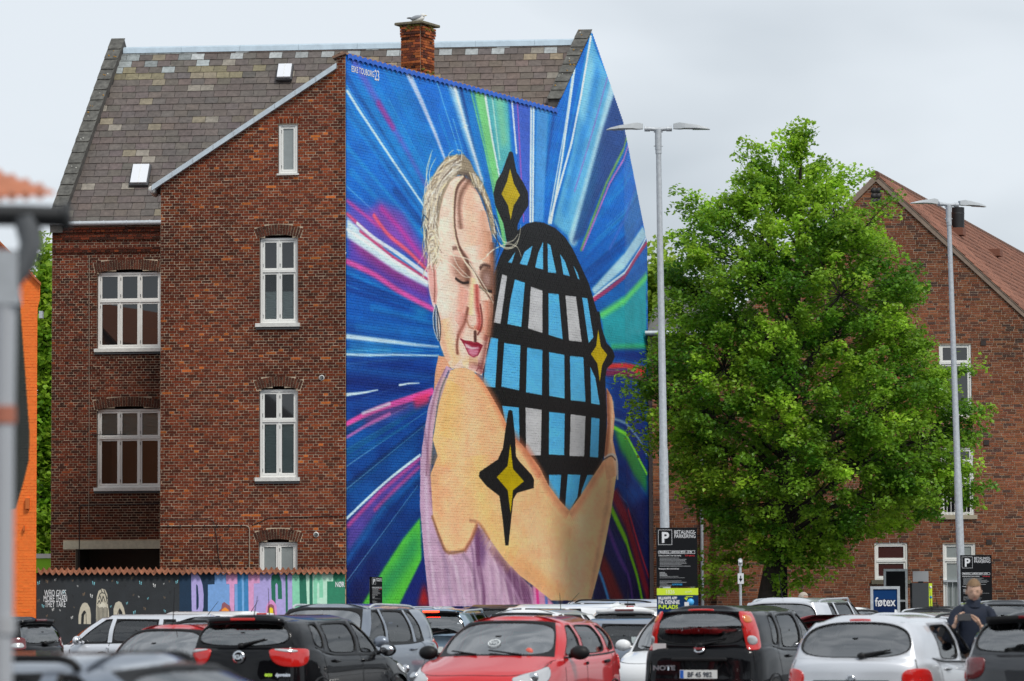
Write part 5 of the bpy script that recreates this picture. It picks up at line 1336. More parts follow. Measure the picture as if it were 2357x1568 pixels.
sill(RB, FR2, s0 - .08, s1 + .08, z0 + .03, .2, mat('stone_sill', (.40, .35, .26), .9), under=False); s0, s1, z0, z1 = wnR[0]; sill(RB, FR2, s0 - .1, s1 + .08, z0, .2, mat('mossy_sill', (.12, .11, .08), .9, nscale=10), under=False)
s0, s1, z0, z1 = wnR[2]; sill(RB, FR2, s0 - .05, s1 + .05, z0 + .03, .1, mat('stone_sill', (.40, .35, .26), .9), under=False)
for u, v in ((2263, 790), (2270, 1019), (2276, 1248), (1960, 1240), (1385 + 640, 1330)):
    if u < 2100: continue
    s_, z_ = FR2.px(u, v); f = MB().fbox(FR2, s_ - .075, s_ + .075, z_ - .07, z_ + .07, 0, .05).build('air_brick', mat('dark_vent', (.03, .022, .02), .7), RB)
m = MB(); s0, s1, z0, z1 = ventR; m.fbox(FR2, s0, s1, z0, z1, 0, .03); vt = m.build('gable_vent', mat('vent_plate', (.24, .17, .12), .9), RB)
for i in range(2):
    for j in range(3): MB().lathe(FR2.w(s0 + (s1 - s0) * (.27 + .46 * i), z0 + (z1 - z0) * (.17 + .33 * j), .042), [(.001, -.012), (.085, -.012), (.085, .0), (.001, 0)], 12, axis='y').build('vent_hole', M_cable, vt)
# verges: mortar strip and ridge end
M_vm = mat('verge_mortar', (.24, .18, .14), .95, nscale=8)
rdir = Vector((.304, .953, 0)).normalized(); LR = 26
A0 = FR2.w(ap_[0], ap_[1]); E0 = FR2.w(re_[0], re_[1]); Wv = FR2.w(0, le[1])
for p_, q_ in ((ap_, re_), (ap_, (0, le[1]))):
    m = MB(); m.prism([p_, q_, (q_[0], q_[1] - .17), (p_[0], p_[1] - .2)], lambda p, sd: FR2.w(p[0], p[1], .08 if sd else -.02)); m.build('verge', M_vm, RB)
m = MB(); L0, L1 = A0, E0
def RQ(a, t, h=0, side=1):  # a metres along the ridge, t 0 ridge..1 eave
    E = E0 if side == 1 else Wv
    p = A0 + rdir * a + (E - A0) * t; n_ = (E - A0).cross(rdir); n_.normalize()
    if n_.z < 0: n_ = -n_
    return p + n_ * h
rbm = MB(); rbm.add([RQ(-.1, 0), RQ(LR, 0), RQ(LR, 1.05), RQ(-.1, 1.05)], [(0, 1, 2, 3)]); rbm.add([RQ(0, 0, 0, 2), RQ(LR, 0, 0, 2), RQ(LR, 1, 0, 2), RQ(0, 1, 0, 2)], [(0, 1, 2, 3)])
roofR = rbm.build('roof', mat('roof_under', (.08, .04, .03), .9), RB)
wall_e = MB(); wall_e.add([FR2.w(re_[0], 0), FR2.w(re_[0], 0) + rdir * LR, E0 + rdir * LR, E0], [(0, 1, 2, 3)]); wall_e.add([FR2.w(0, 0) + rdir * LR, FR2.w(re_[0], 0) + rdir * LR, E0 + rdir * LR, A0 + rdir * LR, Wv + rdir * LR], [(0, 1, 2, 3, 4)]); wall_e.build('outer_walls', M_reveal, RB)
M_t2 = mat('clay_pantile', rough=.85, src='attr', nscale=7, namp=.3); M_t2o = mat('clay_pantile_single', rough=.85, src='obj', nscale=7, namp=.3)
sl_len = (E0 - A0).length; nrow = int(sl_len / .34); ncol = int(LR / .26)
prof = [(0, .0), (.25, .035), (.5, .05), (.75, .02), (1, -.012), (1.08, .0)]
pv_ = []
for y_, lift in ((0, .03), (1, 0)):
    pv_ += [(x_, y_, h_ + lift) for x_, h_ in prof]
pv_ += [(x_, 0, h_ - .004) for x_, h_ in prof]
pf_ = [(j, j + 1, 7 + j, 6 + j) for j in range(5)] + [(12 + j, 13 + j, j + 1, j) for j in range(5)]
pm = bpy.data.meshes.new('roof_tile'); pm.from_pydata(pv_, [], pf_); pm.materials.append(M_t2o); pv_ = np.array(pv_); pf_ = np.array(pf_)
Vt, Tt = [], []; cnt = 0
ydn = (E0 - A0).normalized(); nrm = (E0 - A0).cross(rdir).normalized(); nrm = nrm if nrm.z > 0 else -nrm
ntile = 0
for c_ in range(ncol):
    for r_ in range(nrow):
        o_ = RQ(c_ * .26 - .08, (r_ + 1.0) * .34 / sl_len, .01)
        M = Matrix.Identity(4); sc = (.26, -.36, 1)
        for k in range(3): M[k][0] = rdir[k] * .26; M[k][1] = -ydn[k] * .37; M[k][2] = nrm[k]; M[k][3] = o_[k]
        kk = rng.uniform(.78, 1.15); col = np.array((.25, .105, .065)) * kk
        if rng.random() < .08: col *= .65
        if ntile < 290 and c_ < 12:
            o = bpy.data.objects.new('roof_tile', pm); COL.objects.link(o); o.parent = roofR; o.matrix_parent_inverse = world_of(roofR).inverted(); o.matrix_basis = M; o.color = (*col, 1); ntile += 1
        else:
            Mn = np.array(M); Vt.append(pv_ @ Mn[:3, :3].T + Mn[:3, 3]); Tt.append(col)
FF = (np.arange(len(Tt))[:, None, None] * len(pv_) + pf_[None]).reshape(-1, 4)
o = link('roof_tiles', npmesh('roof_tiles', np.concatenate(Vt), FF, M_t2, np.repeat(np.array(Tt), len(pf_), 0), smooth=True), roofR); o['kind'] = 'stuff'
M_rt = mat('ridge_tile', (.15, .075, .05), .9, nscale=9, namp=.3)
for i in range(60):
    m = MB(); p0 = RQ(i * .42 - .1, 0, 0); p1 = RQ(i * .42 + .36, 0, 0)
    m.tube([p0 - Vector((0, 0, .02)), p1], [.135, .115], 8, smooth=True); m.build('ridge_tile', M_rt, roofR)
m = MB().tube([at(2205, 535, 106), at(2205, 478, 106)], .19, 14); fl = m.build('flue', mat('black_flue', (.012, .013, .015), .5), RB); MB().tube([at(2205, 493, 106), at(2205, 491, 106)], .198, 14).build('flue_band', M_hinge, fl)
for u, v in ((2197, 540), (2283, 588)):
    c = plane_hit(u, v, A0, nrm); m = MB(); m.box(c + nrm * .1, (.5, .45, .22), Matrix.Rotation(math.atan2(rdir.y, rdir.x), 3, 'Z') @ Matrix.Rotation(R(0), 3, 'X')); m.build('roof_vent', mat('vent_tile', (.20, .08, .05), .85), RB)
# annex on the left with slate roof
s0, s1, z0, z1 = 0, FAx.px(1655, 768)[0], 0, FAx.px(1600, 768)[1]
wX = backing(FAx, [(0, 0), (s1, 0), (s1, z1), (0, z1)], [], 0, z1, .021, M_mort2, 'annex_wall', RB)
brickwall(FAx, lay([(0, 0), (s1, 0), (s1, z1), (0, z1)], [], .7, z1, bond='monk', seed=74), PAL3, W3, wX, M_bk, M_bko, seed=75)
m = MB(); e0, e1 = FAx.w(-.15, z1, .2), FAx.w(s1, z1, .2); q0, q1 = at(1527, 660, 104), at(1665, 660, 104)
m.add([e0, e1, q1, q0, e0 + Vector((-.02, 8, 0))], [(0, 1, 2, 3), (0, 3, 4)]); m.build('annex_roof', mat('annex_slate', (.12, .12, .11), .8, nscale=6, namp=.3), RB)
MB().fbox(FAx, 0, .02, 0, z1, -6, 0).build('annex_side', M_reveal, RB)
m = MB().tube([FAx.w(-.2, z1, .26), FAx.w(s1, z1, .26)], .07, 8); m.build('gutter', M_galv, RB)
m = MB().tube([FAx.w(FAx.px(1612, 900)[0], z1, .1), FAx.w(FAx.px(1612, 900)[0], .1, .1)], .05, 8); m.build('downpipe', M_galv, RB)

# ------------------------------------------------------------------ houses behind the camera: what the window panes mirror
BH = empty('row_of_houses', (-4, -22, 0), 0, 'brick row of houses with dark roofs standing behind the photographer', 'building')
m = MB(); m.box((-10, -28, 4.5), (90, 10, 9)); m.build('wall', mat('row_brick', (.028, .026, .026), .9, nscale=2, namp=.4), BH)
m = MB()
for i, (x, h) in enumerate(((-48, 13), (-36, 14.5), (-24, 12.5), (-12, 14), (0, 13), (12, 15), (24, 12.5))):
    m.prism([(x - 6.2, 8.8), (x + 6.2, 8.8), (x + 6.2, 9.6), (x, h), (x - 6.2, 9.6)], lambda p, sd: Vector((p[0], -22.6 if sd else -34, p[1])))
m.build('roof', mat('row_roof', (.018, .018, .019), .8), BH)

# ------------------------------------------------------------------ trees
M_bark = mat('bark', (.028, .022, .018), .95, nscale=10, namp=.4, bump=1, bscale=25)
M_leaf = mat('lime_leaf', rough=.42, src='attr', transl=.42, spec=.35)
def leaf_mesh(name, C, N_, U, size, cols, m):
    """folded four-corner leaves: centre, normal, long axis"""
    n = len(C); S = np.cross(N_, U); S /= np.linalg.norm(S, axis=1, keepdims=True) + 1e-9
    sz = size[:, None]
    tip = C + U * sz * .62 ; base_ = C - U * sz * .5; l_ = C - S * sz * .46 + N_ * sz * .13 - U * sz * .06; r_ = C + S * sz * .46 + N_ * sz * .13 - U * sz * .06
    V = np.stack([base_, r_, tip, l_], 1).reshape(-1, 3)
    i0 = np.arange(n)[:, None] * 4
    F = np.concatenate([i0 + np.array([[0, 1, 2]]), i0 + np.array([[0, 2, 3]])], 1).reshape(-1, 3)
    return npmesh(name, V, F, m, np.repeat(cols, 2, 0))
def norm(a): return a / (np.linalg.norm(a, axis=-1, keepdims=True) + 1e-9)
def tree(root, prof, Y, base_pt, trunk_pts, n_spray, n_leaf, lsize, hue, depth_k=.8, seed=1, twig=True, spray=(.5, .3, .13), extra=(), mult=1.0, ymax=None):
    """prof: (v, uL, uR) crown outline rows in the photo; the crown is a body of revolution of that outline round its own axis"""
    r = np.random.default_rng(seed)
    rows = []
    for v, a, b in prof:
        L_, R_ = at(a, v, Y), at(b, v, Y); rows.append((L_.z, (L_.x + R_.x) / 2, (R_.x - L_.x) / 2))
    rows.sort(); Z = np.array([q[0] for q in rows]); X = np.array([q[1] for q in rows]); W_ = np.array([q[2] for q in rows])
    wts = W_ ** 1.15 + .35
    zs = np.interp(r.random(n_spray), np.concatenate([[0], np.cumsum((wts[1:] + wts[:-1]) / 2 * np.diff(Z))]) / ((wts[1:] + wts[:-1]) / 2 * np.diff(Z)).sum(), Z)
    ph = r.uniform(0, 2 * math.pi, n_spray); f = np.sqrt(r.uniform(.10, 1, n_spray)) * .95
    f = np.where(r.random(n_spray) < .55, r.uniform(.84, 1.03, n_spray), f)
    w_ = np.interp(zs, Z, W_); w_ = np.maximum(w_ - spray[0] * .35, .05)
    cx = np.interp(zs, Z, X)
    Cc = np.stack([cx + np.cos(ph) * f * w_, Y + np.sin(ph) * f * w_ * depth_k, zs], 1)
    hz = np.sin(Cc[:, 0] * 2.9 + 1.3 * np.sin(Cc[:, 2] * 1.7)) * np.sin(Cc[:, 1] * 2.3 + 1) * np.sin(Cc[:, 2] * 3.1 + .8 * Cc[:, 0])
    Cc = Cc[(hz > -.22) | (r.random(len(Cc)) < .25)]
    if len(extra): Cc = np.concatenate([Cc, np.array([at(u, v, Y + d) for u, v, d in extra])])
    n = len(Cc); axis = np.stack([np.interp(Cc[:, 2], Z, X), np.full(n, Y), Cc[:, 2] - .8], 1)
    out = norm(Cc - axis + r.normal(0, .15, (n, 3))); out[:, 2] = np.clip(out[:, 2], -.35, .5) + .05; out = norm(out)
    rel = (Cc[:, 2] - Z[0]) / (Z[-1] - Z[0])
    out[:, 2] -= np.where(rel < .3, .5, .0) * (1 - rel / .3); out = norm(out)
    # leaves
    per = r.poisson(n_leaf, n).clip(8); idx = np.repeat(np.arange(n), per); k = len(idx)
    side = norm(np.cross(out, [0, 0, 1])); upv = np.cross(side, out)
    l = r.uniform(-1, 1, k); wd = r.normal(0, .5, k) * (1 - .5 * np.abs(l)); th = r.normal(0, .5, k)
    sc = r.uniform(.7, 1.35, n)[idx]
    P = Cc[idx] + out[idx] * (l * spray[0] * sc)[:, None] + side[idx] * (wd * spray[1] * sc)[:, None] + upv[idx] * (th * spray[2] * sc - .10 * l * l)[:, None]
    Nn = norm(upv[idx] * .6 + np.array([0, -.30, .35]) + r.normal(0, .50, (k, 3)))
    U_ = norm(out[idx] * .7 + side[idx] * np.sign(wd)[:, None] * .6 + np.array([0, 0, -.55]) + r.normal(0, .35, (k, 3))); U_ = norm(U_ - Nn * (U_ * Nn).sum(1, keepdims=True))
    shade_ = r.normal(1, .12, n)[idx] * r.normal(1, .16, k)
    young_lit = np.clip(.34 + .36 * np.sin(Cc[:, 0] * 2.1 + seed) * np.sin(Cc[:, 2] * 2.6 + 1) + r.normal(0, .20, n) + (rel > .7) * .2, 0, 1)[idx]  # young yellow leaves; lighter crown top and clumps also paint highlights into leaf colour
    cols = (np.array(hue[0]) * (1 - young_lit[:, None]) + np.array(hue[1]) * young_lit[:, None]) * shade_[:, None].clip(.5, 1.5) * mult
    o = link('crown', leaf_mesh('crown', P, Nn, U_, lsize * r.uniform(.7, 1.25, k), cols, M_leaf), root); o['kind'] = 'stuff'
    # trunk and limbs
    m = MB(); tp = [Vector(p) for p, _ in trunk_pts]; tr_ = [q for _, q in trunk_pts]; m.tube(tp, tr_, 10)
    def on(zq):
        for i in range(len(tp) - 1):
            if tp[i].z <= zq <= tp[i + 1].z:
                t = (zq - tp[i].z) / (tp[i + 1].z - tp[i].z); return tp[i].lerp(tp[i + 1], t), tr_[i] + (tr_[i + 1] - tr_[i]) * t
        return tp[-1], tr_[-1]
    m.build('trunk', M_bark, root)
    if twig:
        m = MB(); nodes = []
        far = r.permutation(n)[:70]
        for j in far:
            c = Vector(Cc[j]); d = math.hypot(c.x - tp[-1].x, c.y - Y)
            if rel[j] < .16: continue
            s_, rad = on(max(tp[0].z + 1.4, c.z - d * .55 - .3)); mid = s_.lerp(c, .5) + Vector((r.normal(0, .12), r.normal(0, .12), d * .06 + r.normal(0, .08)))
            pts = [s_, s_.lerp(mid, .5) + Vector((0, 0, .05)), mid, mid.lerp(c, .5) + Vector((0, 0, .03)), c]
            r0 = min(rad * .5, .02 + d * .018); m.tube(pts, [r0, r0 * .8, r0 * .6, r0 * .4, .008], 5, cap=False); nodes += [(pts[2], r0 * .5), (pts[3], r0 * .35)]
        NP = np.array([p for p, _ in nodes])
        for j in range(n):
            c = Cc[j]; dd = np.linalg.norm(NP - c, axis=1); i = int(dd.argmin())
            if dd[i] < 1.5: 
                a_ = Vector(NP[i]); c = Vector(c); m.tube([a_, a_.lerp(c, .55) + Vector((r.normal(0, .05), r.normal(0, .05), .06)), c + Vector(out[j]) * spray[0] * .8], [.014, .010, .004], 3, cap=False)
        m.build('limbs', M_bark, root)
    return o
GREEN = ((.072, .205, .015), (.37, .58, .05))
YT = 92.0
TR = empty('linden_tree', (atx(1768, YT), YT, 0), 0, 'large bright green linden tree in front of the gabled brick building', 'tree')
prof = [(306, 1828, 1860), (335, 1790, 1868), (370, 1755, 1885), (410, 1712, 1925), (450, 1672, 1948), (490, 1605, 1975), (530, 1568, 2005), (575, 1545, 2060), (620, 1532, 2095), (660, 1520, 2120), (710, 1515, 2110), (760, 1505, 2125), (810, 1490, 2150),
        (860, 1480, 2180), (910, 1495, 2200), (960, 1500, 2230), (1010, 1510, 2232), (1060, 1520, 2225), (1110, 1560, 2220), (1150, 1590, 2205), (1190, 1610, 2140), (1225, 1625, 2010), (1260, 1640, 1940), (1290, 1665, 1890)]
ex = [(1578, 445, 0), (1590, 465, .2), (1612, 455, 0), (1600, 480, .3), (1575, 485, .1), (1640, 500, 0), (1730, 335, 0), (1745, 350, .2), (1760, 345, -.2), (1715, 365, 0), (1735, 375, .3), (1765, 385, 0), (1560, 545, 0), (1585, 535, .3),
      (2040, 460, 0), (2035, 490, 0), (2025, 470, .2), (2010, 500, 0), (1995, 515, .2), (1980, 405, 0), (1965, 420, 0), (1945, 395, 0), (1930, 410, .2), (2240, 945, -.3), (2265, 940, 0), (2255, 960, -.4), (2235, 995, 0), (2220, 1020, -.5), (2262, 1115, 0), (2240, 1125, -.2), (2225, 1150, -.2), (2235, 1160, 0),
      (2230, 845, -.2), (2215, 855, 0), (1460, 905, -.3), (1475, 890, 0), (1465, 930, -.2), (1485, 950, -.2), (1495, 910, 0), (1470, 960, .1), (1460, 870, 0), (1485, 1000, 0), (1500, 1030, 0), (1640, 1300, 0), (1650, 1330, .2), (1660, 1310, -.3), (1620, 1280, 0), (1700, 1330, 0), (1625, 1340, 0),
      (1900, 1290, 0), (1920, 1270, .2), (1940, 1285, 0), (1860, 1310, 0), (1885, 1320, -.2), (1850, 1340, 0), (1830, 1330, -.3), (1790, 1330, -.6), (1810, 1350, -.5), (2000, 1225, 0), (2080, 1195, -.2), (2130, 1180, 0), (1680, 1350, 0), (1640, 1360, .2)]
tb = [(at(1757, 1560, YT), .36), (at(1765, 1400, YT), .30), (at(1782, 1290, YT), .24), (at(1800, 1190, YT), .22), (at(1812, 1050, YT + .1), .19), (at(1822, 900, YT), .16), (at(1832, 720, YT), .12), (at(1838, 560, YT), .08), (at(1842, 420, YT), .045), (at(1844, 330, YT), .015)]
tree(TR, prof, YT, None, tb, 1800, 96, .098, GREEN, depth_k=.85, seed=3, spray=(.38, .30, .18), extra=ex)
def bgtree(name, label, prof, Y, hue, n, seed, lsz=.2, trunk_u=None, mult=1.0, group=None):
    u = trunk_u or (prof[0][1] + prof[0][2]) / 2
    t = empty(name, (atx(u, Y), Y, 0), 0, label, 'tree', group)
    ztop = prof[0][0]
    tree(t, prof, Y, None, [(Vector((atx(u, Y), Y, 0)), .3), (at(u, 1100, Y), .22), (at(u, (prof[0][0] + 1100) / 2, Y), .12), (at(u, prof[0][0] + 30, Y), .03)], n, 60, lsz, hue, depth_k=.8, seed=seed, twig=False, spray=(.7, .5, .3), mult=mult)
bgtree('maple_tree', 'tall light green tree in the gap left of the dark red brick house', [(590, 92, 102), (640, 80, 125), (720, 60, 160), (820, 50, 170), (950, 45, 180), (1080, 40, 180), (1200, 45, 180), (1290, 60, 170)], 116, ((.14, .30, .02), (.36, .52, .05)), 300, 11)
bgtree('beech_tree', 'pale green tree between the mural wall and the annex', [(590, 1500, 1520), (630, 1470, 1560), (700, 1440, 1590), (800, 1430, 1600), (900, 1430, 1600), (1000, 1440, 1590), (1080, 1450, 1580)], 122, ((.14, .26, .02), (.36, .50, .07)), 300, 12, .2)
bgtree('hazel_bush', 'leafy green bush low between the mural corner and the annex', [(1090, 1470, 1510), (1150, 1450, 1530), (1230, 1450, 1540), (1300, 1450, 1540), (1390, 1450, 1540)], 112, ((.06, .15, .015), (.25, .38, .03)), 120, 13, .14)
# ------------------------------------------------------------------ cars
M_galv = mat('galvanised', (.50, .53, .56), .5, .35, nscale=14, namp=.16)
M_glass = glass('car_glass', (.84, .88, .88), 3.6)
M_glassw = glass('windscreen_glass', (.85, .9, .9), 6.0)
M_glasss = glass('side_glass', (.80, .85, .84), 2.1)
M_glassd = glass('tinted_glass', (.12, .13, .13), 1.9)
M_tyre = mat('rubber', (.018, .018, .018), .85); M_rim = mat('alloy', (.42, .43, .45), .35, .8)
M_blk = mat('black_plastic', (.012, .012, .013), .5, spec=.25); M_int = mat('seat_fabric', (.05, .05, .055), .9); M_intl = mat('grey_seat_fabric', (.16, .16, .16), .9)
M_redl = mat('tail_light_red', (.45, .012, .010), .12, coat=1, emit=((.5, .01, .005), .12)); M_redd = mat('dark_red_lens', (.14, .008, .01), .15, coat=1)
M_orl = mat('orange_lens', (.6, .16, .02), .15, coat=1); M_clr = mat('clear_lens', (.55, .55, .56), .12, .3, coat=1)
M_lit = mat('lit_brake_light', (.8, .02, .01), .3, emit=((1, .03, .01), 5)); M_chr = mat('chrome', (.65, .66, .68), .12, 1)
M_plate = mat('plate_white', (.72, .72, .70), .5); M_pblue = mat('plate_blue', (.02, .12, .5), .5); M_ink = mat('plate_ink', (.03, .04, .06), .6)
def paint(name, c, metal=.0, rough=.3): return mat('car_paint_' + name, c, rough, metal, coat=1, coatr=.03, spec=.12 if metal < .3 else .4)
PT = dict(black=mat('car_paint_black', (.003, .003, .004), .4, coat=.6, coatr=.03, spec=.05), grey=paint('dark_grey', (.045, .047, .052), .5), silver=paint('silver', (.66, .68, .72), .35, .38), white=paint('white', (.78, .79, .80)), red=paint('red', (.55, .018, .022)),
          blue=paint('light_blue', (.24, .33, .42), .4), bluegrey=paint('blue_grey', (.20, .23, .28), .5), dark=paint('anthracite', (.03, .032, .036), .3), wine=paint('wine', (.32, .06, .07)), palered=paint('faded_red', (.52, .045, .05)))
def hermite(P, k):
    """P (..., n, 3) control rows; dense sampling function along axis -2 at params k (m,)"""
    n = P.shape[-2]; i = np.clip(np.floor(k).astype(int), 0, n - 2); t = (k - i)[..., None]
    sp = P[..., 1:, :] - P[..., :-1, :]
    L_ = np.linalg.norm(sp, axis=-1, keepdims=True)
    D = np.concatenate([sp[..., :1, :], P[..., 2:, :] - P[..., :-2, :], sp[..., -1:, :]], -2); D = D / (np.linalg.norm(D, axis=-1, keepdims=True) + 1e-9)
    return i, t, D, L_
def interp(P, k, sharp=()):
    i, t, D, L_ = hermite(P, k)
    sp = P[..., 1:, :] - P[..., :-1, :]; u = sp / (L_ + 1e-9)
    p0, p1 = P[..., i, :], P[..., i + 1, :]; l = L_[..., i, :]
    d0, d1 = D[..., i, :].copy(), D[..., i + 1, :].copy()
    for s_ in sharp:
        d0[..., i == s_, :] = u[..., i, :][..., i == s_, :]; d1[..., i + 1 == s_, :] = u[..., i, :][..., i + 1 == s_, :]
    t2, t3 = t * t, t * t * t
    return p0 * (2 * t3 - 3 * t2 + 1) + d0 * l * (t3 - 2 * t2 + t) + p1 * (3 * t2 - 2 * t3) + d1 * l * (t3 - t2)
class Shape:
    """car skin: control net keys (round the plan, mirrored) x levels (sill to roof)"""
    def __init__(s, q):
        L_, W, H = q['L'], q['W'] / 2, q['H']; xf, xr = L_ / 2, -L_ / 2
        xc, xt, xb, xe, xg = q['xc'], q['xt'], q['xb'], q['xe'], q['xg']     # cowl, screen top, B pillar, roof end, rear glass foot
        zb, zbr, zn, zh = q['zb'], q.get('zbr', q['zb'] + .03), q.get('zn', .70), q.get('zh', q['zb'] - .03)
        xd = q.get('xd', xb - .98); xq = q.get('xq', xd - .42); boot = q.get('boot', 0); zt = q.get('zt', zbr - .04)
        wb, wt = W * q.get('wb', .92), W * q.get('wt', .70); rk = q.get('rk', 0)
        fr = q.get('fr', .2)
        n_out = [(xf, 0), (xf - .05, .52 * W), (xf - fr - .04, .88 * W), (xf - .85, .985 * W), (xc - .35, W), (xb + .05, W), (xb - .05, W), (xd, W), (xr + .62, .985 * W), (xr + q.get('rr', .14), .87 * W), (xr + .03, .5 * W), (xr, 0)]
        rows = []
        def lev(z_f, z_s, z_r, ix, iy):
            out = []
            for j, (x, y) in enumerate(n_out):
                w_ = 1 if j <= 2 else (0 if j < 8 else -1); z = z_f if j <= 2 else (z_r if j >= 9 else z_s if j not in (3, 8) else (z_s + (z_f if j == 3 else z_r)) / 2)
                xx = x - (ix if j <= 2 else 0) + (ix if j >= 9 else 0)
                out.append((xx, y - (iy if y > 0 else 0), z))
            return out
        rows.append(lev(.20, .20, .24, .16, .09)); rows.append(lev(.32, .30, .36, .03, .02)); rows.append(lev(.50, .50, .52, 0, .0)); rows.append(lev(zn - .08, .70, .72, .02, .005))
        # shoulder
        s4 = [(xf - .11, 0, zn + .04), (xf - .16, .50 * W, zn + .03), (xf - fr - .14, .82 * W, zn + .05), (xf - .90, .93 * W, (zn + zh) / 2 + .06), (xc - .35, .975 * W, zb - .08), (xb + .05, .98 * W, zb - .07), (xb - .05, .98 * W, zb - .07), (xd, .975 * W, zb - .05),
              (xr + .55, .95 * W, zbr - .06), (xr + q.get('rr', .14) + .03, .84 * W, zt - .05), (xr + .055, .5 * W, zt - .02), (xr + .04, 0, zt - .01)]
        rows.append(s4)
        s5 = [(xc + .0, 0, zh + .02), (xc - .07, .5 * W, zh + .015), (xc - .30, .84 * W, zh), (xc - .36, .90 * W, zb - .02), (xc - .44, wb, zb), (xb + .045, wb, zb + .01), (xb - .045, wb, zb + .012), (xd, wb, zb + .03), (xq, wb * .985, zbr), (xg + .09, wb * .88, zbr + .0), (xg + .01, wb * .5, zbr + .0), (xg, 0, zbr)]
        zt_, ze = H - .085, H - .10 - rk
        top = [(xt, 0, H - .045), (xt - .03, .5 * wt, H - .05), (xt - .11, .9 * wt, H - .07), (xt - .17, .97 * wt, zt_ - .005), (xt - .24, wt, zt_), (xb + .02, wt * 1.02, zt_ + .01), (xb - .06, wt * 1.02, zt_ + .01), (xd + .06, wt * 1.0, zt_ - rk * .3), (xq + .16, wt * .97, ze + .015), (xe + .03, wt * .88, ze + .02), (xe - .01, wt * .5, ze + .035), (xe - .02, 0, ze + .04)]
        mid = [tuple((a + b) / 2 + d for a, b, d in zip(p, r_, (.0, .0, .0))) for p, r_ in zip(s5, top)]
        bul = [(.03, 0, .03), (.03, .01, .03), (.02, .02, .025), (.01, .03, .02), (0, .035, .01), (0, .04, .01), (0, .04, .01), (0, .035, .01), (-.02, .03, .015), (-.04, .02, .02), (-.05, .0, .02), (-.05, 0, .02)]
        mid = [(a[0] + b[0], a[1] + b[1], a[2] + b[2]) for a, b in zip(mid, bul)]
        rows += [s5, mid, top]
        r8 = [(x - .10 if j <= 3 else x + (.10 if j >= 9 else 0), y * .86, z + (.03 if 3 <= j <= 8 else .012)) for j, (x, y, z) in enumerate(top)]
        r9 = [(x - .16 if j <= 3 else x + (.16 if j >= 9 else 0), y * .5, min(H - rk * max(0, (j - 6)) * .18, H)) for j, (x, y, z) in enumerate(top)]
        r10 = [(x, 0, z + .004) for x, y, z in r9]
        rows += [r8, r9, r10]
        net = np.array(rows, float)          # levels, 12, 3
        mir = net[:, -2:0:-1, :].copy(); mir[:, :, 1] *= -1
        s.net = np.concatenate([net, mir], 1); s.n = s.net.shape[1]      # 22 keys round
        s.q = q
    def F(s, th, lv):
        """th, lv arrays (m,) -> (m,3); th in 0..22 (0 nose, 11 tail; side y>0 for th<11)"""
        th = np.asarray(th, float) % s.n; lv = np.asarray(lv, float)
        net = np.concatenate([s.net[:, -2:], s.net, s.net[:, :3]], 1)
        i = np.floor(th).astype(int); t = (th - i)[None, :, None]; b = i + 2
        P = net; A, B_ = P[:, b], P[:, b + 1]; sp = np.linalg.norm(B_ - A, axis=-1, keepdims=True)
        d0 = P[:, b + 1] - P[:, b - 1]; d1 = P[:, b + 2] - P[:, b]
        d0 = d0 / (np.linalg.norm(d0, axis=-1, keepdims=True) + 1e-9); d1 = d1 / (np.linalg.norm(d1, axis=-1, keepdims=True) + 1e-9)
        t2, t3 = t * t, t ** 3
        C_ = A * (2 * t3 - 3 * t2 + 1) + d0 * sp * (t3 - 2 * t2 + t) + B_ * (3 * t2 - 2 * t3) + d1 * sp * (t3 - t2)     # levels, m, 3
        C_ = np.transpose(C_, (1, 0, 2))
        m = len(th); out = np.empty((m, 3))
        i = np.clip(np.floor(lv).astype(int), 0, C_.shape[1] - 2); t = (lv - i)[:, None]
        r = np.arange(m); p0, p1 = C_[r, i], C_[r, i + 1]; sp = p1 - p0; l = np.linalg.norm(sp, axis=1, keepdims=True) + 1e-9
        im, ip = np.maximum(i - 1, 0), np.minimum(i + 2, C_.shape[1] - 1)
        d0 = p1 - C_[r, im]; d1 = C_[r, ip] - p0; d0 /= np.linalg.norm(d0, axis=1, keepdims=True) + 1e-9; d1 /= np.linalg.norm(d1, axis=1, keepdims=True) + 1e-9
        u = sp / l; sh = lambda k: ((k == 5) | (k == 7) | (k == 10) | (k == 0))[:, None]
        d0 = np.where(sh(i), u, d0); d1 = np.where(sh(i + 1), u, d1)
        t2, t3 = t * t, t ** 3
        return p0 * (2 * t3 - 3 * t2 + 1) + d0 * l * (t3 - 2 * t2 + t) + p1 * (3 * t2 - 2 * t3) + d1 * l * (t3 - t2)
    def N(s, th, lv):
        e = .02; a = s.F(np.asarray(th) + e, lv) - s.F(np.asarray(th) - e, lv); lv = np.asarray(lv, float)
        b = s.F(th, np.minimum(lv + e, 9.98)) - s.F(th, np.maximum(lv - e, 0)); n = np.cross(a, b); n /= np.linalg.norm(n, axis=1, keepdims=True) + 1e-9
        return n
    def P(s, th, lv, off=0):
        p = s.F([th], [lv])[0]; return Vector(p + s.N([th], [lv])[0] * off)
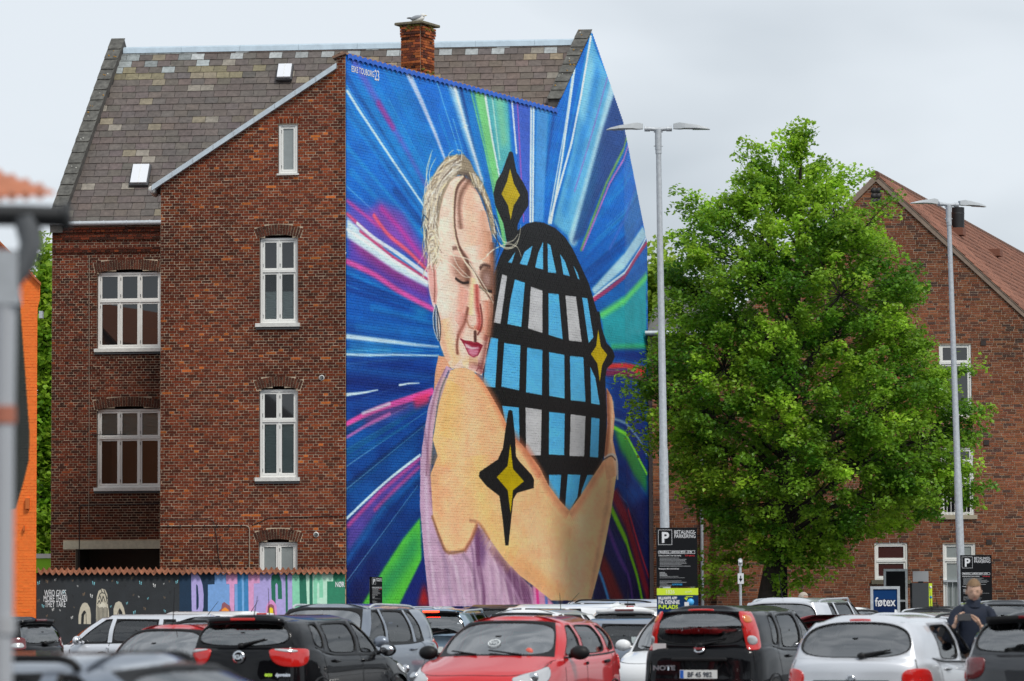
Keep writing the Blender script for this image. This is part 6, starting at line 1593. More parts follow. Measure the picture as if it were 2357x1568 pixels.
def shell(S, holes, m):
    sub_t, sub_l = 4, (2, 2, 2, 2, 4, 4, 4, 2, 3, 3)
    ths = np.arange(S.n * sub_t) / sub_t; lvs = np.concatenate([np.arange(k) / k + i for i, k in enumerate(sub_l)] + [[10.0]])
    T_, L_ = np.meshgrid(ths, lvs, indexing='ij'); V = S.F(T_.ravel(), L_.ravel()); nL = len(lvs); nT = len(ths); F_ = []
    for i in range(nT):
        for j in range(nL - 1):
            tc, lc = ths[i] + .5 / sub_t, (lvs[j] + lvs[j + 1]) / 2
            if any(a < tc < b and c < lc < d for a, b, c, d in holes) or any(a < tc - S.n < b and c < lc < d for a, b, c, d in holes): continue
            a = i * nL + j; b = ((i + 1) % nT) * nL + j; F_.append((a, b, b + 1, a + 1))
    me = npmesh('body', V, np.array(F_), m, smooth=True); return me
def roundpts(n, ex, mx=(1, 1)):
    a = np.arange(n) / n * 2 * math.pi; c, s_ = np.cos(a), np.sin(a)
    return np.sign(c) * np.abs(c) ** (2 / ex) * mx[0], np.sign(s_) * np.abs(s_) ** (2 / ex) * mx[1]
def sqpts(n):
    a = np.arange(n) / n * 2 * math.pi; c, s_ = np.cos(a), np.sin(a); k = 1 / np.maximum(np.abs(c), np.abs(s_)); return c * k, s_ * k
def ringwin(S, a, b, c, d, ex, mt, ml, off_ring=0.001, inset=-.012, nn_=56):
    """returns (ring mesh arrays, glass mesh arrays) of a window in the cell a..b x c..d"""
    cx, cy, hx, hy = (a + b) / 2, (c + d) / 2, (b - a) / 2, (d - c) / 2
    ox, oy = sqpts(nn_); ix, iy = roundpts(nn_, ex)
    ix = ix * (1 - mt / 1); iy = iy * (1 - ml / 1)
    rings = [(ox, oy, off_ring), (ix, iy, off_ring), (ix * .985, iy * .98, inset)]
    V = []
    for x, y, o_ in rings:
        th, lv = cx + x * hx, cy + y * hy; V.append(S.F(th, lv) + S.N(th, lv) * o_)
    Vr = np.concatenate(V); i = np.arange(nn_); j = (i + 1) % nn_; Fr = np.concatenate([np.stack([k * nn_ + i, k * nn_ + j, (k + 1) * nn_ + j, (k + 1) * nn_ + i], 1) for k in range(2)])
    Vg = []; ks = (.985, .8, .6, .4, .2, .05)
    for k in ks:
        th, lv = cx + ix * k * hx, cy + iy * (k - .005 if k == .985 else k) * hy; Vg.append(S.F(th, lv) + S.N(th, lv) * inset)
    Vg = np.concatenate(Vg); Fg = np.concatenate([np.stack([k * nn_ + i, k * nn_ + j, (k + 1) * nn_ + j, (k + 1) * nn_ + i], 1) for k in range(len(ks) - 1)])
    return (Vr, Fr), (Vg, Fg)
def patch(S, a, b, c, d, ex, off=.012, rim=True, n=28, shear=0):
    cx, cy, hx, hy = (a + b) / 2, (c + d) / 2, (b - a) / 2, (d - c) / 2
    ix, iy = roundpts(n, ex); V = []; ks = ((1.0, -.01), (1.0, off * .7), (.93, off), (.6, off * 1.15), (.3, off * 1.2), (.04, off * 1.2))
    for k, o_ in ks:
        th, lv = cx + ix * k * hx + shear * iy * k, cy + iy * k * hy; V.append(S.F(th, lv) + S.N(th, lv) * o_)
    i = np.arange(n); j = (i + 1) % n
    return np.concatenate(V), np.concatenate([np.stack([k * n + i, k * n + j, (k + 1) * n + j, (k + 1) * n + i], 1) for k in range(len(ks) - 1)])
def strip(S, pts, w, off=.002):
    """thin line on the skin through (th, lv) points"""
    out = []
    for i in range(len(pts) - 1):
        for k in np.linspace(0, 1, 8, endpoint=(i == len(pts) - 2)):
            out.append((pts[i][0] + (pts[i + 1][0] - pts[i][0]) * k, pts[i][1] + (pts[i + 1][1] - pts[i][1]) * k))
    P = np.array(out); p = S.F(P[:, 0], P[:, 1]); n = S.N(P[:, 0], P[:, 1]); t = np.gradient(p, axis=0); s_ = norm(np.cross(n, t)) * w / 2
    V = np.concatenate([p - s_ + n * off, p + s_ + n * off]); m = len(P); i = np.arange(m - 1)
    return V, np.stack([i, i + 1, m + i + 1, m + i], 1)
BASES = dict(
    hatch=dict(L=4.0, W=1.70, H=1.47, xc=1.16, xt=.42, xb=.02, xe=-1.72, xg=-1.90, zb=.92, zbr=1.0),
    small=dict(L=3.5, W=1.62, H=1.47, xc=1.08, xt=.38, xb=-.02, xe=-1.42, xg=-1.64, zb=.93, zbr=.99, xd=-.86, xq=-1.15),
    mpv=dict(L=4.1, W=1.69, H=1.53, xc=1.30, xt=.55, xb=.12, xe=-1.86, xg=-1.96, zb=.95, zbr=.98, wt=.76),
    suv=dict(L=4.4, W=1.80, H=1.65, xc=1.20, xt=.45, xb=.0, xe=-1.92, xg=-2.08, zb=1.03, zbr=1.10, zn=.82, wt=.72),
    wagon=dict(L=4.6, W=1.78, H=1.48, xc=1.15, xt=.42, xb=-.05, xe=-2.0, xg=-2.2, zb=.93, zbr=.97, xd=-1.05, xq=-1.9),
    sedan=dict(L=4.6, W=1.78, H=1.45, xc=1.12, xt=.38, xb=-.1, xe=-1.1, xg=-1.72, zb=.93, zbr=.98, xd=-1.02, xq=-1.42, zt=.99))
def car(name, label, body, base, u, Y, heading, H=None, glassm=None, rear='red', seats=True, **k):
    """u: photo column of the car's centre, Y: distance, heading: degrees clockwise from straight away"""
    q = dict(BASES[base]); q.update(k)
    if H: q['H'] = H
    gm = glassm or M_glass
    a = R(heading); x = atx(u, Y)
    root = empty(name, (x, Y, 0), math.pi / 2 - a, label, 'car', q.get('group', 'cars parked in the car park'))
    S = Shape(q); detail = q.get('detail', 2)
    def lk(n_, V, F, m, par=root, smooth=True):
        return link(n_, npmesh(n_, V, F, m, smooth=smooth), par, local=True)
    paintm = PT[body]; pill = q.get('pillar', None)
    glasses = [('windscreen', -2, 2, 4.5, .02, .08), ('side_window', 4.05, 5, 6, .04, .12), ('side_window', 6, 7, 6, .03, .12), ('rear_window', 9, 13, q.get('rex', 4.2), q.get('rmt', .03), q.get('rml', .14)), ('side_window', 15, 16, 6, .03, .12), ('side_window', 17, 17.95, 6, .04, .12)]
    if q.get('quarter', True): glasses += [('side_window', 7.25, 8, 3.4, .05, .16), ('side_window', 14, 14.75, 3.4, .05, .16)]
    gl = []; holes = []
    for n_, t0, t1, ex, mt, ml in glasses:
        h0, h1 = math.floor(t0 * 4) / 4, math.ceil(t1 * 4) / 4; holes.append((h0, h1, 5, 7)); gl.append((n_, h0, h1, ex, mt, ml))
    bo = link('body', shell(S, holes, paintm), root, local=True)
    pl_black = q.get('blackpillars', base in ('hatch', 'wagon', 'suv', 'sedan'))
    for n_, t0, t1, ex, mt, ml in gl:
        (Vr, Fr), (Vg, Fg) = ringwin(S, t0, t1, 5, 7, ex, mt, ml)
        rm = M_blk if (n_ == 'windscreen' or (n_ == 'side_window' and pl_black) or (n_ == 'rear_window' and q.get('rblack', False))) else paintm
        lk('window_frame', Vr, Fr, rm); lk(n_, Vg, Fg, q.get('rglass', gm) if n_ == 'rear_window' else M_glassw if n_ == 'windscreen' else M_glasss)
        # rubber seal line
        cx, cy, hx, hy = (t0 + t1) / 2, 6, (t1 - t0) / 2, 1; ix, iy = roundpts(40, ex); ix *= (1 - mt); iy *= (1 - ml)
        if rm is not M_blk and detail > 1:
            V = []
            for kk, o_ in ((1.0, .001), (1.0, .004), (.965, .004), (.955, -.01)): 
                th, lv = cx + ix * hx * (1 + (kk - 1) * .8), cy + iy * hy * kk; V.append(S.F(th, lv) + S.N(th, lv) * o_)
            i = np.arange(40); j = (i + 1) % 40; lk('window_seal', np.concatenate(V), np.concatenate([np.stack([k_ * 40 + i, k_ * 40 + j, (k_ + 1) * 40 + j, (k_ + 1) * 40 + i], 1) for k_ in range(3)]), M_blk)
    # wheels
    r_ = .31 if base != 'suv' else .35
    for sx, wx in ((1, q['L'] / 2 - .78), (-1, -q['L'] / 2 + .70)):
        for sy in (1, -1):
            wh = MB(); c = (wx, sy * (q['W'] / 2 - .10), r_)
            wh.lathe(c, [(r_ * .62, -.1), (r_ * .95, -.1), (r_, -.07), (r_, .07), (r_ * .95, .1), (r_ * .62, .1), (r_ * .62, -.1)], 20, axis='y'); w_ = wh.build('wheel', M_tyre, root, local=True)
            rm = MB(); rm.lathe(c, [(.001, -.06), (r_ * .62, -.08), (r_ * .64, .08), (.001, .06)], 16, axis='y'); rm.build('rim', M_rim, w_, local=True)
            ar = MB(); ar.lathe((wx, sy * (q['W'] / 2 - .115), r_), [(.001, 0), (r_ + .06, 0), (r_ + .06, .115 * sy), (r_ + .05, .12 * sy)], 20, axis='y'); ar.build('wheel_arch', M_blk, root, local=True)
    MB().box((0, 0, .2), (q['L'] - .5, q['W'] - .35, .1)).build('floor_pan', M_blk, root, local=True)
    # interior
    sm = q.get('seatm', M_int); xb = q['xb']
    if seats:
        for sy in (-.36, .36):
            m = MB(); m.box((xb + .05, sy, .78), (.16, .48, .66), Matrix.Rotation(R(-12), 3, 'Y'), bev=.05); m.build('front_seat', sm, root, local=True)
            MB().box((xb - .05, sy, 1.20), (.10, .27, .19), Matrix.Rotation(R(-10), 3, 'Y'), bev=.04).build('headrest', sm, root, local=True)
        xs = q['xg'] + .62 if base != 'sedan' else -.95
        m = MB(); m.box((xs, 0, .74), (.16, q['W'] * .74, .60), Matrix.Rotation(R(-12), 3, 'Y'), bev=.05); m.build('rear_seat', sm, root, local=True)
        for sy in (-.42, 0, .42): MB().box((xs - .07, sy, 1.11), (.09, .26, .17), None, bev=.04).build('headrest', sm, root, local=True)
        MB().box((q['xc'] - .45, 0, .86), (.5, q['W'] * .78, .14), bev=.04).build('dashboard', M_blk, root, local=True)
        MB().lathe((q['xc'] - .72, .36, .98), [(.17, -.012), (.185, 0), (.17, .012), (.155, 0), (.17, -.012)], 16, axis='x', rot=None).build('steering_wheel', M_blk, root, local=True)
    for sy in (1, -1):
        th = (4.25 if sy == 1 else 17.75)
        p = S.P(th, 5.05, .02); mc = Vector((p.x + .06, sy * (q['W'] / 2 + .09), q['zb'] + .06))
        m = MB(); m.ell(mc, (.075, .12, .085)); m.tube([p, mc], [.03, .03], 6); mo = m.build('door_mirror', q.get('mirrorm', paintm), root, local=True)
        MB().ell(mc + Vector((-.035, 0, 0)), (.045, .105, .07)).build('mirror_glass', M_chr, mo, local=True)
    # door gaps, handles
    if detail > 0:
        for s_ in (1, -1):
            T = (lambda t: t) if s_ == 1 else (lambda t: 22 - t)
            for pts in (((5.5, .6), (5.5, 5)), ((4.0, .6), (4.0, 4.9)), ((7.3, 2.2), (7.55, 4.9))):
                V, F = strip(S, [(T(a_), b_) for a_, b_ in pts], .012); lk('door_gap', V, F, M_blk)
            for t in (5.3, 6.85):
                V, F = patch(S, T(t) - .12, T(t) + .12, 3.88, 4.12, 3, .028); lk('door_handle', V, F, q.get('handlem', paintm))
            V, F = strip(S, [(T(4.0), 4.97), (T(7.9), 4.97)], .022, .006); lk('belt_trim', V, F, M_blk)
        V, F = strip(S, [(9.0, 3.0), (9.02, 4.9)], .010); lk('tailgate_gap', V, F, M_blk)
        V, F = strip(S, [(13.0, 3.0), (12.98, 4.9)], .010); lk('tailgate_gap', V, F, M_blk)
        V, F = strip(S, [(2.6, 4.15), (1.2, 4.05), (0, 4.03), (-1.2, 4.05), (-2.6, 4.15)], .012); lk('bonnet_gap', V, F, M_blk)
        for s_ in (1, -1):
            V, F = strip(S, [(2.7 * s_, 4.1), (2.9 * s_, 4.95)], .010); lk('bonnet_gap', V, F, M_blk)
    # lamps
    hl = q.get('headlight', (1.35, 2.75, 3.15, 4.0))
    for s_ in (1, -1):
        a_, b_ = sorted((s_ * hl[0], s_ * hl[1])); V, F = patch(S, a_, b_, hl[2], hl[3], 2.4, .008); o = lk('headlight', V, F, M_clr)
        c = S.P((a_ + b_) / 2, (hl[2] + hl[3]) / 2, .018); MB().ell(c, (.03, .06, .06)).build('bulb_housing', M_chr, o, local=True)
    tl = q.get('tail', (8.55, 9.55, 3.3, 4.7)); rmat = M_redl if rear == 'red' else M_redd
    for s_ in (0, 1):
        a_, b_ = (tl[0], tl[1]) if s_ == 0 else (22 - tl[1], 22 - tl[0]); V, F = patch(S, a_, b_, tl[2], tl[3], q.get('tex', 3), .010); o = lk('tail_light', V, F, rmat)
        if q.get('tin'):
            t = q['tin']; a_, b_ = (t[0], t[1]) if s_ == 0 else (22 - t[1], 22 - t[0]); V, F = patch(S, a_, b_, t[2], t[3], 2.4, .017); lk('reversing_lens', V, F, M_clr, o)
        if q.get('tin2'):
            t = q['tin2']; a_, b_ = (t[0], t[1]) if s_ == 0 else (22 - t[1], 22 - t[0]); V, F = patch(S, a_, b_, t[2], t[3], 2.4, .017); lk('indicator_lens', V, F, M_orl, o)
    if q.get('third', 'tz' in q or 'spoiler' in q) and not q.get('spoiler'):
        w_ = q.get('tw', .45); z0_, z1_ = q.get('tz', (6.82, 7.0) if not q.get('spoiler') else (7.1, 7.4))
        if q.get('spoiler'):
            pass
        V, F = patch(S, 11 - w_, 11 + w_, z0_, z1_, 3, .02); lk('third_brake_light', V, F, M_lit if q.get('lit') else M_redd if rear != 'red' else M_redl)
    if q.get('spoiler'):
        V1 = []; n = 13; th = np.linspace(9.0, 13.0, n); p = S.F(th, np.full(n, 7.35)); 
        e = S.F(th, np.full(n, 6.98)); sp = q['spoiler']
        out = e + np.array([-sp, 0, .035]); low = e + np.array([-sp + .03, 0, -.035]); b_ = e + np.array([0.0, 0, -.05])
        V = np.concatenate([p + np.array([0, 0, .006]), out, low, b_]); i = np.arange(n - 1)
        F = np.concatenate([np.stack([k_ * n + i, k_ * n + i + 1, (k_ + 1) * n + i + 1, (k_ + 1) * n + i], 1) for k_ in range(3)]); F = np.concatenate([F, [[0, n, 2 * n, 3 * n], [n - 1, 4 * n - 1, 3 * n - 1, 2 * n - 1]]])
        so = lk('spoiler', V, F, q.get('spoilerm', paintm))
        m = MB(); xx = out[:, 0].min() + .006; m.box((xx - .004, 0, out[n // 2, 2] - .02), (.02, .34, .032), bev=.006); m.build('third_brake_light', M_lit if q.get('lit') else M_redl if rear == 'red' else M_redd, so, local=True)
    # wiper
    if q.get('wiper', True):
        p0 = S.P(11.0 + q.get('wx', 0), 5.12, .02); p1 = S.P(11.9 + q.get('wx', 0), 5.28 + q.get('wl', 0), .03)
        m = MB(); m.tube([p0, p0.lerp(p1, .35), p1], [.028, .02, .009], 6); m.ell(p0, (.04, .05, .035)); m.build('rear_wiper', M_blk, root, local=True)
    for sy in (.9, -.35):
        p0 = S.P(sy, 5.02, .012); p1 = S.P(sy - .95, 5.22, .014); MB().tube([p0, p1], [.014, .008], 5).build('front_wiper', M_blk, root, local=True)
    if q.get('rails'):
        for s_ in (1, -1):
            T = (lambda t: t) if s_ == 1 else (lambda t: 22 - t); pts = [S.P(T(t), 7.55, h) for t, h in ((4.2, .0), (4.6, .035), (5.5, .05), (6.5, .05), (7.5, .045), (8.3, .03), (8.6, .0))]
            m = MB(); sm_ = interp(np.array([tuple(p) for p in pts]), np.linspace(0, 6, 25)); m.tube([Vector(p) for p in sm_], .02, 6); ro = m.build('roof_rail', q.get('railm', M_galv), root, local=True)
    if q.get('antenna', True):
        ax = q.get('ant', -.9 if base != 'small' else .4); top = S.P(11, 8.6, 0) if ax < 0 else S.P(0, 8.6, 0)
        b_ = Vector((top.x + (.05 if ax < 0 else -.05), 0, q['H'] - .01 - (.04 if ax < 0 else 0))); l_ = q.get('al', .42); t_ = q.get('at', -.5)
        m = MB(); m.tube([b_, b_ + Vector((l_ * t_, 0, l_ * math.sqrt(1 - t_ * t_)))], [.008, .003], 5); m.lathe(b_ - Vector((0, 0, .02)), [(.035, 0), (.03, .03), (.008, .06)], 8); m.build('antenna', M_blk, root, local=True)
    if q.get('fin'):
        p = S.P(11, 8.7, 0); m = MB(); m.prism([(-.10, 0), (.12, 0), (-.07, .08)], lambda a_, sd: Vector((p.x + .1 + a_[0], .012 * (1 if sd else -1), q['H'] - .03 + a_[1]))); m.build('antenna_fin', q.get('finm', paintm), root, local=True)
    root['_x'] = 0
    del root['_x']
    return root, S
def on_tail(root, S, txt, y, lv, size, m, bold=.004, name='badge_lettering', sx=1.0):
    """flat lettering on the tail, reading from behind"""
    p = S.P(11, lv, .012); p = S.P(11 + (-y) / (q_w(S)) * 0, lv, .012)
    n = Vector(S.N([11], [lv])[0]); zx = Vector((0, -1, 0)); up_ = n.cross(zx).normalized() * 1.0
    if up_.z < 0: up_ = -up_
    # reading direction from behind is -y to the left .. +y is left of the car: text runs from +y to -y
    dx = Vector((0, -1, 0)); nn_ = dx.cross(up_).normalized()
    o = p + Vector((-.0, y, 0)) + nn_ * .012
    M = Matrix(((dx.x, up_.x, nn_.x, o.x), (dx.y, up_.y, nn_.y, o.y), (dx.z, up_.z, nn_.z, o.z), (0, 0, 0, 1)))
    return text(txt, size, M, m, root, bold=bold, align='CENTER', sx=sx, name=name)
def q_w(S): return 1.0
def plate(root, S, txt, lv, y=0, w=.50, h=.11, blue=True):
    p = S.P(11, lv, .0); x = p.x - .03; z = p.z
    m = MB(); m.box((x, y, z), (.02, w, h)); po = m.build('number_plate', M_plate, root, local=True)
    if blue: MB().box((x - .012, y + w / 2 - .03, z), (.004, .045, h - .01)).build('plate_band', M_pblue, po, local=True)
    M = Matrix(((0, 0, -1, x - .016), (-1, 0, 0, y - .02), (0, 1, 0, z - .033), (0, 0, 0, 1)))
    text(txt, .088, M, M_ink, po, bold=.002, align='CENTER', sx=.92, name='plate_lettering')
def disc(root, S, th, lv, r1, r2, m, n_='badge'):
    c = S.P(th, lv, .012); nrm_ = Vector(S.N([th], [lv])[0]); rot = nrm_.to_track_quat('Z', 'Y').to_matrix()
    o = MB().lathe(c, [(r1 * .72, .0), (r1, .0), (r1, .012), (r1 * .72, .016)], 20, rot=rot).build(n_, m, root, local=True); return o, c, nrm_
HD = 21
if __name__ == '__main__' or True:
    G_ = 'cars parked in the car park'
    CARS = {}
def car_end(name, label, body, base, u, Y, heading, end, **k):
    """u, Y place the middle of the car's nose (end=1) or tail (end=-1)"""
    L_ = k.get('L', BASES[base]['L']); a = R(heading); x = atx(u, Y) - end * math.sin(a) * L_ / 2; y = Y - end * math.cos(a) * L_ / 2
    return car(name, label, body, base, 1178.5 + x / y * FPX, y, heading, **k)
# first row, nearest
r_, S_ = car_end('parked_car', 'black hatchback seen from behind with wide red tail lights and green eco lettering', 'black', 'hatch', 550, 45, 21, -1, H=1.455, W=1.70, spoiler=.13, zb=.93, zbr=1.05, tail=(8.35, 10.05, 3.35, 4.85), tex=2.6, tin=(8.9, 9.85, 4.25, 4.7), rex=2.8, rmt=.02, rml=.12, wl=.25, al=.32, at=.4, ant=-.9, blackpillars=False)
o_, c_, n_ = disc(r_, S_, 11, 3.75, .085, .045, M_chr); on_tail(r_, S_, 'KIA', 0, 3.66, .075, M_chr)
on_tail(r_, S_, 'eco', -.42, 2.85, .07, mat('eco_green', (.5, .8, .05), .4)); on_tail(r_, S_, 'dynamics', -.62, 2.85, .055, M_chr)
r_, S_ = car_end('parked_car', 'black upright hatchback with tall red tail lights and plate BF 45 982', 'black', 'mpv', 1612, 46, 20, -1, H=1.545, W=1.69, zbr=1.02, tail=(8.72, 9.36, 4.5, 7.15), tex=5, tin=(8.85, 9.25, 5.1, 5.6), tin2=(8.85, 9.22, 6.3, 6.8), rex=3.2, rmt=.14, rml=.12, tz=(7.0, 7.35), tw=.55, rglass=M_glass, antenna=False, wl=.1, rr=.08, xe=-1.93, blackpillars=False)
on_tail(r_, S_, 'NOTE', .47, 3.0, .085, M_chr, sx=1.3); o_, c_, n_ = disc(r_, S_, 11, 4.25, .075, .075, M_chr); MB().box(c_ + n_ * .012, (.01, .15, .028)).build('badge_bar', M_chr, o_, local=True)
plate(r_, S_, 'BF 45 982', 2.75); MB().box(S_.P(11, 3.55, .01), (.06, .74, .05), bev=.015).build('tailgate_grip', M_blk, r_, local=True)
MB().box(S_.P(9.5, 4.9, .012), (.01, .18, .09)).build('sticker', mat('sticker', (.6, .55, .55), .5), r_, local=True)
r_, S_ = car_end('parked_car', 'silver rounded hatchback seen from behind next to the man with the phone', 'silver', 'hatch', 1962, 38.5, 21, -1, L=3.83, W=1.65, H=1.43, xc=1.05, xt=.3, xb=-.1, xd=-.98, xq=-1.35, xe=-1.50, xg=-1.80, zb=.90, zbr=.965, tail=(8.35, 9.6, 2.6, 3.9), tex=2.3, rex=3.0, rmt=.02, rml=.05, tz=(7.02, 7.3), tw=.42, seatm=M_intl, antenna=False, wl=.1, wx=.25, blackpillars=False, quarter=False)
o_, c_, n_ = disc(r_, S_, 11, 3.15, .05, .04, M_chr); MB().box(S_.P(11, 2.95, .015), (.04, .86, .05), bev=.015).build('tailgate_strip', M_blk, r_, local=True); plate(r_, S_, 'AD 37 214'[:0], 2.4, blue=True)
r_, S_ = car_end('parked_car', 'bright red hatchback facing the viewer with black door mirrors', 'red', 'hatch', 1074, 40.6, 198, 1, L=3.85, W=1.69, H=1.43, xc=1.10, xt=.30, xb=-.1, xd=-1.05, zb=.95, zbr=1.0, zh=.96, zn=.72, mirrorm=M_blk, handlem=M_blk, headlight=(1.25, 2.75, 3.1, 4.15), seatm=M_intl, antenna=False, blackpillars=False, xg=-1.78, xe=-1.5)
V, F = patch(S_, .9, 1.15, 5.3, 5.75, 3, -.02); 
c_ = S_.P(0, 5.6, .004); n_ = Vector(S_.N([0], [5.6])[0]); rot_ = n_.to_track_quat('Z', 'Y').to_matrix(); msk = mat('painted_reflection', (.70, .74, .74), .5)
st_ = MB().lathe(c_, [(.062, 0), (.075, 0), (.075, .003), (.062, .003), (.062, 0)], 24, rot=rot_).build('round_reflection', msk, r_, local=True)  # pale ring and letters paint a sign's reflection onto the windscreen
ux = Vector((0, 1, 0)); uy = n_.cross(ux).normalized(); text('VW', .085, Matrix(((ux.x, uy.x, n_.x, c_.x - .0), (ux.y, uy.y, n_.y, c_.y), (ux.z, uy.z, n_.z, c_.z), (0, 0, 0, 1))) @ Matrix.Translation((0, -.03, .004)), msk, st_, align='CENTER', sx=.7)
MB().ell(S_.P(1.1, 5.3, -.03), (.03, .05, .05)).build('sticker', mat('red_sticker', (.7, .12, .08), .5), r_, local=True)
car_end('parked_car', 'dark grey hatchback with black roof spoiler cut off by the right edge', 'grey', 'hatch', 2382, 37, 21, -1, H=1.46, spoiler=.14, spoilerm=M_blk, rear='dark', zb=.95, zbr=1.02, tail=(8.4, 9.7, 3.2, 4.7), rmt=.02, antenna=False, seatm=M_intl)
car('parked_car', 'blurred silver grey estate car with roof rails in the near left corner', 'bluegrey', 'wagon', 300, 16.6, 111, H=1.325, rails=True, railm=M_blk, antenna=False, xt=.30, xc=1.0)
car_end('parked_car', 'faded red small car with dark windscreen facing the viewer at left', 'palered', 'small', 262, 44.5, 201, 1, W=1.50, H=1.335, zb=.86, zbr=.92, zh=.86, xt=.28, xc=.95, ant=.4, al=.5, at=-.1, mirrorm=M_blk)
car_end('parked_car', 'black hatchback at far left seen past the orange house corner', 'black', 'hatch', 116, 55, 291, -1, H=1.43, spoiler=.1, rear='dark', tail=(8.6, 9.5, 4.2, 5.6), tin=(8.75, 9.35, 4.5, 5.2), antenna=False)
car_end('parked_car', 'black boxy car behind the faded red one', 'black', 'mpv', 372, 52, 201, 1, H=1.42, W=1.66, zb=.92, zh=.9, antenna=True, al=.5, at=.1, blackpillars=True)
car('parked_car', 'silver five-door car side-on in front of the butterfly wall', 'silver', 'hatch', 300, 66, 291, H=1.445, at=-.65, al=.38)
car('parked_car', 'white hatchback with red high brake light below the pastel letters', 'white', 'hatch', 430, 73, 300, H=1.49, spoiler=.1, at=-.6, al=.35)
car_end('parked_car', 'blue grey crossover with silver roof rails behind the black hatchback', 'bluegrey', 'suv', 628, 50, 201, 1, H=1.60, rails=True, zb=1.0, zbr=1.06, at=-.5, antenna=False, tail=(8.5, 9.6, 3.8, 5.1))
r_, S_ = car_end('parked_car', 'light blue crossover with lit brake light and silver roof rails', 'blue', 'suv', 992, 66, 10, -1, H=1.52, W=1.70, L=4.1, lit=True, spoiler=.08, rails=True, zb=.98, zbr=1.03, wl=.12, spoilerm=PT['black'], al=.12, at=.1, tail=(8.5, 9.4, 3.4, 4.6))
on_tail(r_, S_, 'S', .0, 4.15, .15, M_chr, bold=.012); plate(r_, S_, 'CX 90 0'[3:], 3.2)
car('parked_car', 'silver estate with long roof rails behind the light blue crossover', 'silver', 'wagon', 1010, 75, 105, H=1.57, rails=True, at=-.6, zb=.98)
car_end('parked_car', 'white round-nosed small car with one headlight showing beside the red hatchback', 'white', 'small', 1512, 50, 201, 1, H=1.47, W=1.62, headlight=(1.75, 2.6, 3.15, 4.05), antenna=False, blackpillars=False)
car('parked_car', 'blue grey saloon side-on behind the red hatchback', 'bluegrey', 'sedan', 1395, 59, 291, H=1.345, zb=.86, zbr=.90, antenna=False)
car_end('parked_car', 'white car seen from behind with black rear glass and aerial', 'white', 'hatch', 1436, 63, 14, -1, H=1.535, zb=.98, zbr=1.05, rear='dark', rglass=M_glassd, at=.2, al=.32, ant=-.9, wiper=False, spoiler=.08)
car('parked_car', 'white hatchback with shark fin aerial and red brake light in front of the mural', 'white', 'suv', 1235, 71, 295, H=1.60, fin=True, antenna=False, rear='red', spoiler=.08, L=4.1)
car_end('parked_car', 'white hatchback roof showing right above the bright red one', 'white', 'hatch', 1120, 58, 201, 1, H=1.50, ant=-.9, al=.34, at=.15)
car('parked_car', 'black estate side-on at the foot of the mural', 'black', 'wagon', 1120, 77, 291, H=1.60, zb=1.02, at=-.7)
car('parked_car', 'silver off-roader with black roof rails at the foot of the mural', 'silver', 'suv', 1362, 80, 291, H=1.71, rails=True, railm=M_blk, antenna=False)
car('parked_car', 'beige car behind the mural corner', 'silver', 'sedan', 1545, 86, 291, H=1.56, at=.5)
car_end('parked_car', 'silver off-roader with rails parked below the linden tree', 'silver', 'suv', 1790, 60, 21, -1, H=1.68, rails=True, railm=M_galv, al=.5, at=-.45)
car('parked_car', 'white car left of the blue shop sign', 'white', 'hatch', 1950, 74, 150, H=1.51, al=.5, at=-.1)
car_end('parked_car', 'wine red low car between the black and the silver hatchback', 'wine', 'sedan', 1880, 54, 21, -1, H=1.40, antenna=False)
car_end('parked_car', 'silver crossover with dark rails below the blue shop sign', 'silver', 'suv', 2050, 53, 21, -1, H=1.43, rails=True, railm=M_blk, zb=.98, zbr=1.02, rglass=M_glassd, fin=True, antenna=False, finm=PT['white'])
car_end('parked_car', 'black car with thick silver roof rail left of the man', 'black', 'suv', 2135, 63, 21, -1, H=1.49, rails=True, railm=PT['silver'], al=.45, at=-.2)
car('parked_car', 'small black car behind the man with the phone', 'black', 'hatch', 2200, 76, 21, H=1.52, al=.5, at=-.5)
car_end('parked_car', 'dark estate with roof rails below the right-hand window', 'dark', 'suv', 2310, 66, 21, -1, H=1.63, rails=True, railm=PT['dark'], antenna=False)

